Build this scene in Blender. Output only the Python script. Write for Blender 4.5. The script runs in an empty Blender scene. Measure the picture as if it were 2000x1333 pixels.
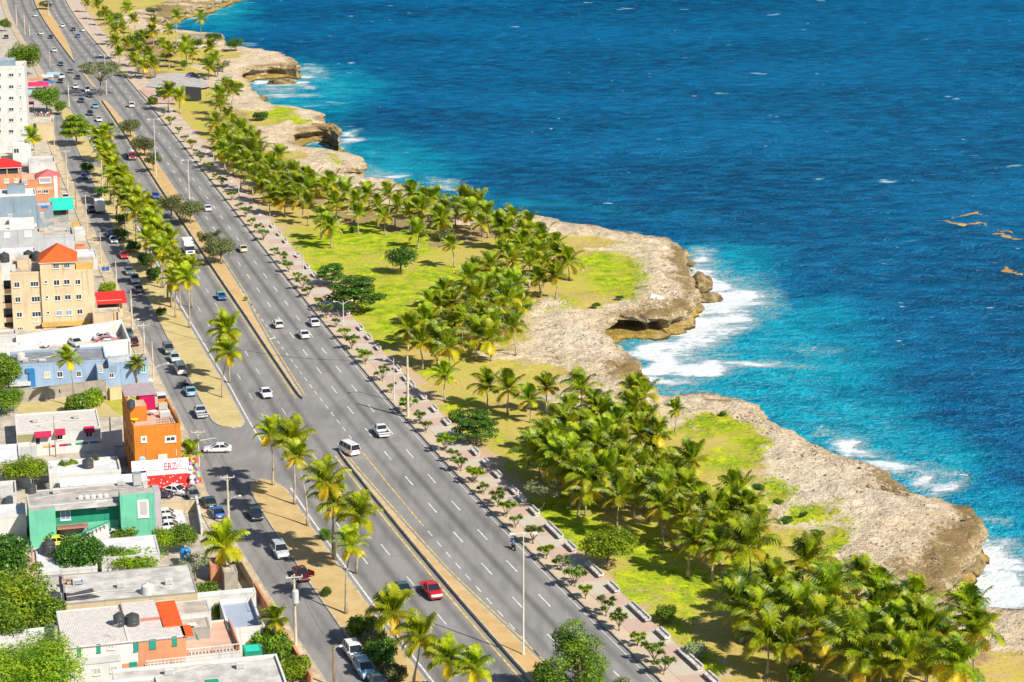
import bpy, math, random
import numpy as np
from mathutils import Vector, Matrix, noise as mnoise
from mathutils.geometry import delaunay_2d_cdt
sc = bpy.context.scene
COL = sc.collection
PI = math.pi
R = math.radians
# ------------------------------------------------------------------ camera model (used to survey the place)
FPX = 4200.0; CAMH = 106.0; PITCH = R(14.8)
cp, sp = math.cos(PITCH), math.sin(PITCH)
def G(px, py, z=0.0):
    dx = px-1000.0; up = 666.5-py
    d = (dx, FPX*cp+up*sp, -FPX*sp+up*cp)
    t = (z-CAMH)/d[2]
    return Vector((d[0]*t, d[1]*t, z))
def PX(x, y, z=0.0):
    zz = z-CAMH
    dep = y*cp - zz*sp; up = y*sp + zz*cp
    return (1000+FPX*x/dep, 666.5-FPX*up/dep)
def ray_plane(px, py, o, n):
    dx = px-1000.0; up = 666.5-py
    d = Vector((dx, FPX*cp+up*sp, -FPX*sp+up*cp)); c = Vector((0, 0, CAMH))
    t = (o-c).dot(n)/d.dot(n)
    return c+d*t
# ------------------------------------------------------------------ tagging
def tag(o, label=None, cat=None, group=None, kind=None):
    if label: o['label'] = label
    if cat: o['category'] = cat
    if group: o['group'] = group
    if kind: o['kind'] = kind
    return o
def empty(name, loc=(0, 0, 0), rz=0.0):
    o = bpy.data.objects.new(name, None); COL.objects.link(o)
    o.empty_display_size = 0.3
    o.location = loc; o.rotation_euler = (0, 0, rz); return o
def kids(o): return [c for c in ALLKIDS.get(o.name, [])]
ALLKIDS = {}
def link(o, parent=None):
    COL.objects.link(o)
    if parent is not None:
        o.parent = parent; ALLKIDS.setdefault(parent.name, []).append(o)
    return o
def dup(o, parent=None):
    c = o.copy(); COL.objects.link(c)
    c.parent = parent
    if parent is not None: ALLKIDS.setdefault(parent.name, []).append(c)
    for ch in list(kids(o)): dup(ch, c)
    return c
# ------------------------------------------------------------------ mesh builder
class MB:
    def __init__(s): s.v = []; s.f = []; s.m = []; s.col = None
    def add(s, vs, fs, mi=0):
        b = len(s.v); s.v += [tuple(v) for v in vs]
        s.f += [tuple(i+b for i in f) for f in fs]; s.m += [mi]*len(fs); return s
    def box(s, x0, y0, z0, x1, y1, z1, mi=0):
        return s.add([(x0,y0,z0),(x1,y0,z0),(x1,y1,z0),(x0,y1,z0),(x0,y0,z1),(x1,y0,z1),(x1,y1,z1),(x0,y1,z1)],
                     [(0,3,2,1),(4,5,6,7),(0,1,5,4),(1,2,6,5),(2,3,7,6),(3,0,4,7)], mi)
    def hexa(s, lo, hi, mi=0):
        return s.add(list(lo)+list(hi), [(3,2,1,0),(4,5,6,7),(0,1,5,4),(1,2,6,5),(2,3,7,6),(3,0,4,7)], mi)
    def tube(s, pts, rads, n=8, mi=0, cap=True):
        pts = [Vector(p) for p in pts]; vs = []; fs = []
        for i, p in enumerate(pts):
            a = pts[max(i-1, 0)]; b = pts[min(i+1, len(pts)-1)]
            t = (b-a).normalized(); u = t.cross(Vector((0, 0, 1)))
            if u.length < 1e-3: u = Vector((1, 0, 0))
            u.normalize(); w = t.cross(u)
            for k in range(n):
                an = 2*PI*k/n; vs.append(p+(u*math.cos(an)+w*math.sin(an))*rads[i])
        for i in range(len(pts)-1):
            for k in range(n):
                k2 = (k+1) % n; fs.append((i*n+k, i*n+k2, (i+1)*n+k2, (i+1)*n+k))
        if cap: fs += [tuple(range(n))[::-1], tuple((len(pts)-1)*n+k for k in range(n))]
        return s.add(vs, fs, mi)
    def prism(s, poly, z0, z1, mi=0):
        n = len(poly); vs = [(p[0], p[1], z0) for p in poly]+[(p[0], p[1], z1) for p in poly]
        fs = [tuple(range(n))[::-1], tuple(range(n, 2*n))]+[(i, (i+1) % n, n+(i+1) % n, n+i) for i in range(n)]
        return s.add(vs, fs, mi)
    def lathe(s, prof, c=(0, 0), n=14, mi=0):
        vs = []; fs = []
        for r, z in prof:
            for k in range(n): a = 2*PI*k/n; vs.append((c[0]+r*math.cos(a), c[1]+r*math.sin(a), z))
        for i in range(len(prof)-1):
            for k in range(n): k2 = (k+1) % n; fs.append((i*n+k, i*n+k2, (i+1)*n+k2, (i+1)*n+k))
        fs += [tuple(range(n))[::-1], tuple((len(prof)-1)*n+k for k in range(n))]
        return s.add(vs, fs, mi)
    def mesh(s, name, mats, smooth=False):
        me = bpy.data.meshes.new(name); me.from_pydata(s.v, [], s.f)
        if not isinstance(mats, (list, tuple)): mats = [mats]
        for m in mats: me.materials.append(m)
        if len(mats) > 1: me.polygons.foreach_set('material_index', s.m)
        if smooth: me.polygons.foreach_set('use_smooth', [True]*len(s.f))
        me.update(); return me
    def build(s, name, mats, parent=None, smooth=False, loc=None):
        o = bpy.data.objects.new(name, s.mesh(name, mats, smooth))
        if loc is not None: o.location = loc
        return link(o, parent)
def fattr(me, name, vals):
    a = me.attributes.new(name, 'FLOAT', 'POINT'); a.data.foreach_set('value', np.asarray(vals, dtype=np.float32))
# ------------------------------------------------------------------ materials
class NT:
    def __init__(s, name):
        s.m = bpy.data.materials.new(name); s.m.use_nodes = True; s.t = s.m.node_tree
        s.b = s.t.nodes['Principled BSDF']; s.out = s.t.nodes['Material Output']
    def n(s, typ, **kw):
        nd = s.t.nodes.new(typ)
        for k, v in kw.items():
            if k.startswith('_'): setattr(nd, k[1:], v)
            else:
                i = nd.inputs[k.replace('9', ' ')] if not k[0] == 'i' or not k[1:].isdigit() else nd.inputs[int(k[1:])]
                s.set(i, v)
        return nd
    def set(s, inp, v):
        if isinstance(v, bpy.types.NodeSocket): s.t.links.new(v, inp)
        elif isinstance(v, bpy.types.Node): s.t.links.new(v.outputs[0], inp)
        else: inp.default_value = v
    def coord(s, scale=(1, 1, 1), rot=0.0, world=False):
        if world: src = s.n('ShaderNodeNewGeometry').outputs['Position']
        else: src = s.n('ShaderNodeTexCoord').outputs['Object']
        mp = s.n('ShaderNodeMapping'); mp.inputs['Scale'].default_value = scale; mp.inputs['Rotation'].default_value = (0, 0, rot)
        s.set(mp.inputs[0], src); return mp.outputs[0]
    def noise(s, co, scale, detail=3, rough=0.55, w=0):
        nd = s.n('ShaderNodeTexNoise'); s.set(nd.inputs['Vector'], co); nd.inputs['Scale'].default_value = scale
        nd.inputs['Detail'].default_value = detail; nd.inputs['Roughness'].default_value = rough
        return nd.outputs[0]
    def ramp(s, fac, lo, hi):
        nd = s.n('ShaderNodeMapRange'); nd.interpolation_type = 'SMOOTHSTEP'
        s.set(nd.inputs[0], fac); s.set(nd.inputs[1], lo); s.set(nd.inputs[2], hi); return nd.outputs[0]
    def math(s, op, a, b=0.0, c=None):
        nd = s.n('ShaderNodeMath'); nd.operation = op; s.set(nd.inputs[0], a); s.set(nd.inputs[1], b)
        if c is not None: s.set(nd.inputs[2], c)
        return nd.outputs[0]
    def mix(s, f, a, b, blend='MIX'):
        nd = s.n('ShaderNodeMix'); nd.data_type = 'RGBA'; nd.blend_type = blend
        s.set(nd.inputs[0], f)
        for i, v in ((6, a), (7, b)):
            if isinstance(v, (tuple, list)): v = (v[0], v[1], v[2], 1.0)
            s.set(nd.inputs[i], v)
        return nd.outputs[2]
    def attr(s, name):
        nd = s.n('ShaderNodeAttribute'); nd.attribute_name = name; return nd.outputs['Fac']
    def bump(s, h, strength=0.5, dist=0.1):
        nd = s.n('ShaderNodeBump'); s.set(nd.inputs['Height'], h); nd.inputs['Strength'].default_value = strength
        nd.inputs['Distance'].default_value = dist; s.t.links.new(nd.outputs[0], s.b.inputs['Normal']); return nd
    def base(s, c, rough=0.8, spec=0.3, metal=0.0):
        s.set(s.b.inputs['Base Color'], (c[0], c[1], c[2], 1) if isinstance(c, (tuple, list)) else c)
        s.set(s.b.inputs['Roughness'], rough); s.b.inputs['Specular IOR Level'].default_value = spec
        s.b.inputs['Metallic'].default_value = metal; return s
MC = {}
def mat(name, c, rough=0.8, var=0.12, vs=0.8, metal=0.0, spec=0.3, bump=0.0, streak=False, coat=0.0):
    """weathered surface: base colour with blotchy noise variation (and optional vertical streak stains)"""
    if name in MC: return MC[name]
    t = NT(name)
    co = t.coord(world=True)
    nz = t.noise(co, vs, 5, 0.65)
    dark = tuple(max(0.0, x*(1-2.2*var)) for x in c); lite = tuple(min(0.95, x*(1+0.8*var)) for x in c)
    col = t.mix(t.ramp(nz, 0.32, 0.68), dark, lite)
    if streak:
        st = t.noise(t.coord((1.6, 1.6, 0.12), world=True), 1.0, 4, 0.7)
        col = t.mix(t.math('MULTIPLY', t.ramp(st, 0.52, 0.72), 0.55), col, tuple(x*0.5 for x in c))
    t.base(col, rough, spec, metal)
    if coat: t.b.inputs['Coat Weight'].default_value = coat; t.b.inputs['Coat Roughness'].default_value = 0.08
    if bump: t.bump(t.noise(co, vs*6, 4), bump, 0.05)
    MC[name] = t.m; return t.m
def plain(name, c, rough=0.5, metal=0.0, spec=0.5, coat=0.0):
    if name in MC: return MC[name]
    t = NT(name)
    nz = t.noise(t.coord(), 2.5, 3)
    t.base(t.mix(nz, tuple(x*0.9 for x in c), tuple(min(1, x*1.06) for x in c)), rough, spec, metal)
    if coat: t.b.inputs['Coat Weight'].default_value = coat; t.b.inputs['Coat Roughness'].default_value = 0.06
    MC[name] = t.m; return t.m
def leafmat(name, c0, c1, c2, scale=0.6, trans=0.35):
    """foliage: leaf colours c0 (young/bright) .. c1 (dark) varied by noise; attribute 'age' pulls to c2 (old, yellow)"""
    t = NT(name); co = t.coord(world=True)
    nz = t.noise(co, scale, 3, 0.6); n2 = t.noise(co, scale*7, 2)
    col = t.mix(t.ramp(t.math('ADD', t.math('MULTIPLY', nz, 0.75), t.math('MULTIPLY', n2, 0.25)), 0.36, 0.62), c0, c1)
    col = t.mix(t.attr('age'), col, c2)
    oi = t.n('ShaderNodeObjectInfo')
    hs = t.n('ShaderNodeHueSaturation'); t.set(hs.inputs['Color'], col)
    t.set(hs.inputs['Value'], t.math('ADD', t.math('MULTIPLY', oi.outputs['Random'], 0.35), 0.82))
    t.set(hs.inputs['Hue'], t.math('ADD', t.math('MULTIPLY', oi.outputs['Random'], 0.02), 0.49))
    t.base(hs.outputs[0], 0.42, 0.35)
    tr = t.n('ShaderNodeBsdfTranslucent'); t.set(tr.inputs[0], hs.outputs[0])
    mx = t.n('ShaderNodeMixShader'); mx.inputs[0].default_value = trans
    t.t.links.new(t.b.outputs[0], mx.inputs[1]); t.t.links.new(tr.outputs[0], mx.inputs[2])
    t.t.links.new(mx.outputs[0], t.out.inputs[0])
    MC[name] = t.m; return t.m
# ------------------------------------------------------------------ world, sun, camera, render look
w = bpy.data.worlds.new("World"); sc.world = w; w.use_nodes = True
bg = w.node_tree.nodes['Background']; sky = w.node_tree.nodes.new('ShaderNodeTexSky')
sky.sky_type = 'NISHITA'; sky.sun_disc = False; SUN_EL = R(41); SUN_AZ = R(133)
sky.sun_elevation = SUN_EL; sky.sun_rotation = SUN_AZ; sky.altitude = 50; sky.air_density = 1.0; sky.dust_density = 0.6; sky.ozone_density = 1.2
w.node_tree.links.new(sky.outputs[0], bg.inputs[0]); bg.inputs[1].default_value = 0.075
sun = bpy.data.lights.new('sun', 'SUN'); sun.energy = 5.0; sun.angle = R(0.5); sun.color = (1.0, 0.93, 0.80)
so = bpy.data.objects.new('sun', sun); COL.objects.link(so)
sd = Vector((math.sin(SUN_AZ)*math.cos(SUN_EL), math.cos(SUN_AZ)*math.cos(SUN_EL), math.sin(SUN_EL)))
so.rotation_euler = sd.to_track_quat('Z', 'Y').to_euler(); so.location = (200, -100, 300)
cam = bpy.data.cameras.new('camera'); co_ = bpy.data.objects.new('camera', cam); COL.objects.link(co_)
cam.sensor_width = 36; cam.lens = FPX/2000*36; cam.clip_start = 1; cam.clip_end = 20000
co_.location = (0, 0, CAMH); co_.rotation_euler = (PI/2-PITCH, 0, 0); sc.camera = co_
vs_ = sc.view_settings; vs_.view_transform = 'Standard'; vs_.look = 'None'; vs_.gamma = 1; vs_.exposure = 0.45
sc.render.engine = 'CYCLES'
# ------------------------------------------------------------------ the surveyed road lines
_c = np.array([3.33028604e-10, -8.94436543e-07, 8.62385048e-04, -6.37306354e-01, 1.32513225e+02])
_d = np.polyder(_c)
def FX(Y):
    Y = np.asarray(Y, float); Yc = np.clip(Y, 236, 1045)
    return np.polyval(_c, Yc)+np.polyval(_d, Yc)*(Y-Yc)
def FS(Y): return float(np.polyval(_d, min(max(Y, 236), 1045)))
OFF = {'D': ([200, 330, 380, 420, 560, 816, 1040], [-15.6, -15.7, -15.1, -14.7, -14.9, -14.8, -15.4]),
       'E': ([200, 240, 258, 278, 302, 330, 362, 399, 423, 440, 470, 547, 600, 650, 687, 716, 816, 870, 940, 1040],
             [-11.6, -11.9, -12.7, -14.0, -14.5, -15.2, -14.7, -13.7, -12.8, -11.9, -11.5, -11.1, -11.1, -11.9, -12.6, -13.4, -14.4, -11.6, -10.2, -10.5]),
       'C': ([200, 300, 345, 370, 425, 620, 1040], [-28.2, -28.1, -27.6, -27.0, -27.1, -27.0, -27.6]),
       'B': ([200, 300, 345, 420, 500, 610, 700], [-33.8, -34.0, -33.1, -32.6, -32.4, -31.6, -31.0]),
       'A': ([200, 310, 340, 440, 610, 660, 720, 1200], [-40.1, -40.5, -38.3, -37.3, -37.0, -36.0, -28.6, -28.6]),
       'G': ([200, 1100], [6.7, 6.6])}
def LX(k, Y):
    Y = np.asarray(Y, float)
    if k == 'F': return FX(Y)
    return FX(Y)+np.interp(Y, *OFF[k])
def road_ang(Y): return math.atan2(1.0, FS(Y))     # heading of the road going away from the camera
# ================================================================== LAND AND SEA
SEA_Z = -6.0
coast_px = [(2090,1180),(2040,1196),(2000,1192),(1960,1189),(1925,1190),(1895,1186),(1878,1172),(1850,1152),(1838,1133),(1868,1112),(1893,1078),(1903,1047),(1922,1030),(1919,1012),
 (1900,996),(1850,980),(1792,964),(1758,946),(1740,934),(1700,909),(1660,898),(1620,880),(1560,850),(1520,829),(1497,812),(1486,798),(1440,779),(1405,774),(1390,766),(1370,768),
 (1290,771),(1276,762),(1266,742),(1247,712),(1232,690),(1212,672),(1192,660),(1174,646),(1182,628),(1210,614),(1240,611),(1290,617),(1322,612),(1340,600),(1353,577),(1346,548),(1341,520),(1335,486),
 (1320,471),(1300,465),(1230,454),(1192,450),(1182,441),(1100,433),(1080,427),(1050,420),(1000,417),(960,420),(900,412),(850,400),(800,386),(788,368),(780,356),(768,348),(735,350),(715,349),
 (700,338),(674,336),(655,338),(672,326),(700,326),(708,316),(703,306),(690,301),(660,295),(625,290),(585,288),(568,276),(572,260),(600,248),(642,246),(658,262),(664,272),(655,256),(636,236),(626,220),(600,212),(560,207),(530,204),(512,198),(498,182),(488,170),
 (474,150),(470,139),(490,132),(520,129),(560,126),(583,130),(570,113),(545,103),(520,98),(478,92),(440,90),(434,78),(432,65),(380,61),(350,59),(322,55),(308,44),(318,34),(345,24),(368,14),(400,8),(425,0),(440,-8)]
cw = [G(x, y, -1.0) for x, y in coast_px]
cw = [(v.x, v.y) for v in cw]
cw = [(260, 120), (180, 215)] + cw + [(-120, 1180), (-170, 1500), (-330, 2600)]
# the cove ledges under the two upper caves would cross: smooth and resample
def resample(pts, step):
    out = []
    for i in range(len(pts)-1):
        a = np.array(pts[i]); b = np.array(pts[i+1]); L = np.linalg.norm(b-a)
        n = max(1, int(L/step(a, b)))
        for k in range(n): out.append(tuple(a+(b-a)*k/n))
    out.append(pts[-1]); return out
cst = resample(cw, lambda a, b: 1.4 if 200 < a[1] < 600 else (2.6 if a[1] < 1100 else 25))
cst = np.array(cst)
# soften + roughen
for _ in range(2):
    c2 = cst.copy(); c2[1:-1] = 0.25*cst[:-2]+0.5*cst[1:-1]+0.25*cst[2:]; cst = c2
def fbm(x, y, s, seed=0.0, oct=4):
    return mnoise.fractal(Vector((x*s+seed, y*s-seed, seed*0.37)), 0.9, 2.1, oct)
tang = np.gradient(cst, axis=0); tang /= np.linalg.norm(tang, axis=1)[:, None]+1e-9
nrm = np.stack([tang[:, 1], -tang[:, 0]], 1)          # outward = to the right when walking from near to far
inl = np.array([[fbm(x, y, 0.16, 3.3), 0] for x, y in cst])
inl2 = np.array([[fbm(x, y, 0.55, 7.7, 3)] for x, y in cst])
cst = cst+nrm*(inl[:, :1]*1.4+inl2*1.0)
coast_poly = cst
def seg_dist(P, C, chunk=4000):
    A = C[:-1]; B = C[1:]; D = B-A; LL = (D**2).sum(1)+1e-9; out = np.empty(len(P))
    for i in range(0, len(P), chunk):
        p = P[i:i+chunk, None, :]; t = np.clip(((p-A)*D).sum(2)/LL, 0, 1)
        q = A+D*t[..., None]; out[i:i+chunk] = np.sqrt(((p-q)**2).sum(2)).min(1)
    return out
ring = np.vstack([cst, [(-1500, 2600), (-1500, -200), (260, -200)]])
def inside(P, poly):
    x, y = P[:, 0], P[:, 1]; c = np.zeros(len(P), bool); j = len(poly)-1
    for i in range(len(poly)):
        xi, yi = poly[i]; xj, yj = poly[j]
        if yi != yj:
            m = ((yi > y) != (yj > y)); xx = (xj-xi)*(y-yi)/(yj-yi)+xi; c ^= m & (x < xx)
        j = i
    return c
rs = np.random.RandomState(7)
def grid(x0, x1, y0, y1, s, jit=0.35):
    xs, ys = np.meshgrid(np.arange(x0, x1, s), np.arange(y0, y1, s)); P = np.stack([xs.ravel(), ys.ravel()], 1)
    return P+rs.uniform(-jit, jit, P.shape)*s
cs_c = cst[::3]
pts = []
P = grid(-60, 130, 215, 600, 1.35); P = P[inside(P, ring)]; P = P[P[:, 0] > LX('G', P[:, 1])+0.6]
d = seg_dist(P, cs_c); keep = (d > 0.7) & (d < 30); pts.append(P[keep])
P = grid(-60, 130, 215, 600, 3.0); P = P[inside(P, ring)]; P = P[P[:, 0] > LX('G', P[:, 1])+0.8]; d = seg_dist(P, cs_c); pts.append(P[d >= 30])
P = grid(-260, 60, 600, 1150, 3.0); P = P[inside(P, ring)]; P = P[P[:, 0] > LX('G', P[:, 1])+1]; d = seg_dist(P, cs_c); pts.append(P[(d > 1.6)])
P = grid(-160, 20, 215, 420, 4.0); P = P[P[:, 0] < LX('G', P[:, 1])-1]; pts.append(P)
P = grid(-260, 20, 420, 1150, 8.0); P = P[P[:, 0] < LX('G', P[:, 1])-1]; pts.append(P)
P = grid(-1450, 250, -180, 2550, 60); m = inside(P, ring) & ((P[:, 0] < -262) | (P[:, 1] < 210) | (P[:, 1] > 1155)); m &= seg_dist(P, cs_c) > 15; pts.append(P[m])
allp = np.vstack([ring]+pts); nr = len(ring)
V2, E2, F2, OV, OE, OF = delaunay_2d_cdt([Vector(p) for p in allp], [], [list(range(nr))], 1, 1e-4)
V2 = np.array([(v.x, v.y) for v in V2]); idx = {}
orig = np.full(len(V2), -1)
for i, o in enumerate(OV):
    if o: orig[i] = min(o)
dc = seg_dist(V2, cst)
right = V2[:, 0]-LX('G', V2[:, 1])                      # metres seaward of the promenade's outer edge
Z = np.zeros(len(V2))
def sstep(x, a, b): t = np.clip((x-a)/(b-a), 0, 1); return t*t*(3-2*t)
def npx(P):
    zz = -CAMH; dep = P[:, 1]*cp-zz*sp; up = P[:, 1]*sp+zz*cp
    return 1000+FPX*P[:, 0]/np.maximum(dep, 1), 666.5-FPX*up/np.maximum(dep, 1)
QX, QY = npx(V2)
wz = np.array([(fbm(x, y, 0.10, 21.0, 3), fbm(x, y, 0.10, 33.0, 3)) for x, y in V2]); QX = QX+wz[:, 0]*42; QY = QY+wz[:, 1]*20
def blob(QX, QY, lst):
    f = np.zeros(len(QX))
    for b in lst:
        x, y, rx, ry = b[:4]; wgt = b[4] if len(b) > 4 else 1.0
        f = np.maximum(f, np.clip(wgt, 0, 9)*np.clip(1.35-np.sqrt(((QX-x)/rx)**2+((QY-y)/ry)**2)*0.85, 0, 1))
    return f
nz1 = np.array([fbm(x, y, 0.05, 1.0) for x, y in V2]); nz2 = np.array([fbm(x, y, 0.33, 5.0) for x, y in V2]); nz3 = np.array([fbm(x, y, 0.9, 15.0, 2) for x, y in V2])
rockd = 17+nz1*9
rock = 1-sstep(dc, rockd-5, rockd+5)
rock = np.where(right > 3, rock, 0)
rock = np.maximum(rock, blob(QX, QY, [(1130,680,110,30),(1050,700,90,18),(1640,960,190,75),(1240,500,70,50),(1720,1070,130,60),(1400,800,110,25),(980,690,60,12,.7),(1250,570,60,30)]))
rock = np.minimum(rock, 1-blob(QX, QY, [(1175,530,70,42),(1140,580,60,20,.8),(1400,880,75,45),(1560,1090,60,50),(1540,230,50,12),(545,225,42,10)]))
green = blob(QX, QY, [(1190,530,70,34),(1100,590,60,20,.55),(1230,560,30,30,.8),(900,800,60,30,.6),(960,860,60,30,.55),(1020,900,60,40,.6),(1000,640,60,30,.5),(1480,1100,80,70,.7),(1230,1150,70,50,.7),(1330,1120,60,60,.8),(1500,960,50,40,.8),(640,420,60,20,.5),(1400,830,60,24),(1450,860,50,30,.9),(1420,900,70,20,.8),(1590,1000,50,25,.75),(1620,1060,40,40,.8),(720,470,150,38),(640,500,70,40),(850,560,110,50,.9),(740,600,60,90),(800,650,60,30,.8),
   (850,730,40,14,.8),(1100,1010,70,60,.9),(1150,1060,80,50,.8),(1270,1090,50,80,.8),(1320,1200,60,90,.75),(1370,1290,60,40,.8),(545,226,38,9),(1640,1000,30,60,.5),(470,160,25,12,.8),(1160,870,30,20,.6),(660,310,20,8,.7),
   (1000,470,60,30,.8),(1240,920,60,60,.7),(60,1200,60,100,.8)])
dry = np.where(right > 2, 0.75, 0.0)+blob(QX, QY, [(1180,570,90,22),(1420,890,60,30,.9),(930,690,90,14),(950,830,60,40),(660,340,60,14),(620,245,30,12),(450,120,120,30),(420,220,80,30),(75,788,55,14),(255,775,50,10,.7),(740,372,60,8)])
brown = blob(QX, QY, [(1850,1070,60,60),(1800,1130,70,40,.9),(1900,1020,30,40),(1700,940,60,25,.6),(1230,720,50,25,.8),(1280,600,70,20,.7),(560,130,60,14,.8),(330,15,80,18),(1330,520,20,50,.7),(640,250,40,20,.7)])
brown = np.clip(brown+0.6*(1-sstep(dc, 0, 5.0)), 0, 1)
pale = blob(QX, QY, [(1620,960,130,50,.8),(1600,1040,80,40,.8),(1130,660,110,22,.7),(1500,880,90,40,.5)])
urban = np.where(V2[:, 0] < LX('A', V2[:, 1])+1, 1.0, 0.0)*np.where(dry > .5, 0.2, 1.0)
amp = sstep(right, 3, 14)
Z = amp*(nz1*0.35+nz2*0.12+rock*(np.abs(nz2)*1.3-0.35+nz3*0.45)) - sstep(9-dc, 0, 9)*amp*1.0
Z = np.where(orig >= 0, np.where((orig < len(cst)), -1.0+nz2*0.3, Z), Z)
# ---- cliff skirt
lut = {int(o): i for i, o in enumerate(orig) if o >= 0}
verts = [(V2[i, 0], V2[i, 1], Z[i]) for i in range(len(V2))]
faces = [tuple(f) for f in F2]
ledge = [0.0]*len(verts)
cave_px = [(1185,640,26,1.0),(1225,616,40,1.0),(1285,618,24,1.0),(1330,606,16,.5),(585,250,20,.35),(620,248,10,.2),(688,332,16,.6),(490,132,14,.6),(535,128,14,.6),(1240,700,14,.3),(1850,1150,20,.3),(675,326,10,.4)]
ZP = [-1.7, -2.4, -3.1, -3.8, -4.5, -5.1, -5.7, -6.9]
OP = [0.35, 0.45, 0.2, -0.1, -0.3, 0.1, 0.5, 1.1]
OC = [0.3, -0.2, -4.5, -8.0, -6.0, 0.6, 2.2, 3.2]
prev = None
rings_idx = []
tang = np.gradient(cst, axis=0); tang /= np.linalg.norm(tang, axis=1)[:, None]+1e-9; nrm = np.stack([tang[:, 1], -tang[:, 0]], 1)
for _ in range(4): nrm[1:-1] = (nrm[:-2]+nrm[1:-1]*2+nrm[2:]); nrm /= np.linalg.norm(nrm, axis=1)[:, None]+1e-9
CX, CY = npx(cst)
for i in range(len(cst)):
    c = 0.0
    for (x, y, r, s) in cave_px:
        c = max(c, s*max(0, min(1, 1.6-1.2*math.hypot(CX[i]-x, (CY[i]-y)*1.3)/r)))
    row = [lut.get(i, None)]
    for k in range(8):
        o = OP[k]*(1-c)+OC[k]*c + fbm(cst[i, 0], cst[i, 1], 0.28, 9.0+k*0.6)*(0.8+0.1*k) + 0.55*fbm(cst[i, 0], cst[i, 1], 0.9, 2.0+k*3)
        z = ZP[k]+0.25*fbm(cst[i, 0], cst[i, 1], 0.5, 30.0+k)
        verts.append((cst[i, 0]+nrm[i, 0]*o, cst[i, 1]+nrm[i, 1]*o, z)); row.append(len(verts)-1)
    rings_idx.append(row)
for i in range(len(cst)-1):
    a, b = rings_idx[i], rings_idx[i+1]
    if a[0] is None or b[0] is None: continue
    for k in range(8): faces.append((a[k], a[k+1], b[k+1], b[k]))
me = bpy.data.meshes.new('land'); me.from_pydata(verts, [], faces)
nv = len(verts); pad = nv-len(V2)
skirt_brown = [0.75]*pad
fattr(me, 'rock', list(rock)+[1.0]*pad); fattr(me, 'green', list(green)+[0.0]*pad); fattr(me, 'dry', list(np.clip(dry, 0, 1))+[0.0]*pad)
fattr(me, 'brown', list(brown)+skirt_brown); fattr(me, 'urban', list(urban)+[0.0]*pad); LITTER_SHADE = [(450,255,40,50),(520,345,60,45),(590,385,60,25),(700,425,90,16),(830,440,90,16),(960,450,70,20),(860,470,60,10),(930,620,90,60),(1050,540,60,25,.7),(1130,880,60,60),(1210,870,80,60),(1260,970,80,50),(1350,1000,80,40),(1430,1050,60,30,.8),(1550,1230,110,60),(1720,1250,120,60),(1860,1280,80,40),(1000,790,90,10,.7),(280,110,60,50)]
lit = blob(QX, QY, LITTER_SHADE)  # dark ground under the groves: leaf litter, with palm shade put into the colour
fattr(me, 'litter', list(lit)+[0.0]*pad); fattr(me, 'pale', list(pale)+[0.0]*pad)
me.polygons.foreach_set('use_smooth', [True]*len(F2)+[False]*(len(faces)-len(F2)))
t = NT('land_surface'); co = t.coord(world=True)
nA = t.noise(co, 0.35, 6, 0.7); nB = t.noise(co, 1.6, 5, 0.7); nC = t.noise(co, 0.09, 4, 0.6); nD = t.noise(co, 5.0, 3, 0.6)
gr = t.mix(t.ramp(nA, 0.35, 0.65), (0.15, 0.27, 0.010), (0.48, 0.52, 0.022))
gr = t.mix(t.ramp(nB, 0.5, 0.7), gr, (0.06, 0.13, 0.008)); gr = t.mix(t.math('MULTIPLY', t.ramp(nC, 0.48, 0.62), 0.6), gr, (0.46, 0.40, 0.06))
dr = t.mix(t.ramp(nB, 0.3, 0.7), (0.38, 0.28, 0.07), (0.56, 0.44, 0.15))
dr = t.mix(t.ramp(nA, 0.48, 0.7), dr, (0.50, 0.35, 0.19))
vor = t.n('ShaderNodeTexVoronoi'); t.set(vor.inputs['Vector'], co); vor.inputs['Scale'].default_value = 0.8
vor2 = t.n('ShaderNodeTexVoronoi'); t.set(vor2.inputs['Vector'], co); vor2.inputs['Scale'].default_value = 2.4
rk = t.mix(t.ramp(nA, 0.3, 0.7), (0.54, 0.42, 0.28), (0.77, 0.65, 0.49))
rk = t.mix(t.math('MULTIPLY', t.attr('pale'), t.ramp(nB, 0.35, 0.65)), rk, (0.78, 0.69, 0.60))
rk = t.mix(t.ramp(nB, 0.52, 0.7), rk, (0.42, 0.30, 0.16))
rk = t.mix(t.math('MULTIPLY', t.ramp(t.noise(co, 0.9, 6, 0.85), 0.55, 0.64), 0.7), rk, (0.20, 0.145, 0.09))
rk = t.mix(t.ramp(t.math('ADD', t.attr('brown'), t.math('MULTIPLY', t.math('SUBTRACT', t.math('ADD', t.math('MULTIPLY', nA, .5), t.math('MULTIPLY', nB, .5)), 0.5), 3.2)), 0.35, 0.95), rk, (0.27, 0.19, 0.085))
pit = t.math('MAXIMUM', t.ramp(t.math('ADD', vor2.outputs[0], t.math('MULTIPLY', nB, 0.5)), 0.52, 0.34), t.ramp(t.math('ADD', vor.outputs[0], t.math('MULTIPLY', nA, 0.6)), 0.44, 0.32))
rk = t.mix(t.math('MULTIPLY', pit, 0.85), rk, (0.07, 0.05, 0.035))
sep = t.n('ShaderNodeSeparateXYZ'); t.set(sep.inputs[0], co)
lowz = t.ramp(t.math('ADD', sep.outputs[2], t.math('MULTIPLY', nA, 1.2)), -3.3, -4.4)
rk = t.mix(t.math('MULTIPLY', lowz, t.ramp(nA, 0.30, 0.52)), rk, t.mix(t.ramp(nB, 0.35, 0.65), (0.20, 0.13, 0.03), (0.42, 0.30, 0.07)))
wet = t.ramp(t.math('ADD', sep.outputs[2], t.math('MULTIPLY', nB, 0.5)), -5.25, -5.6)
rk = t.mix(wet, rk, (0.06, 0.05, 0.025))
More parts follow.
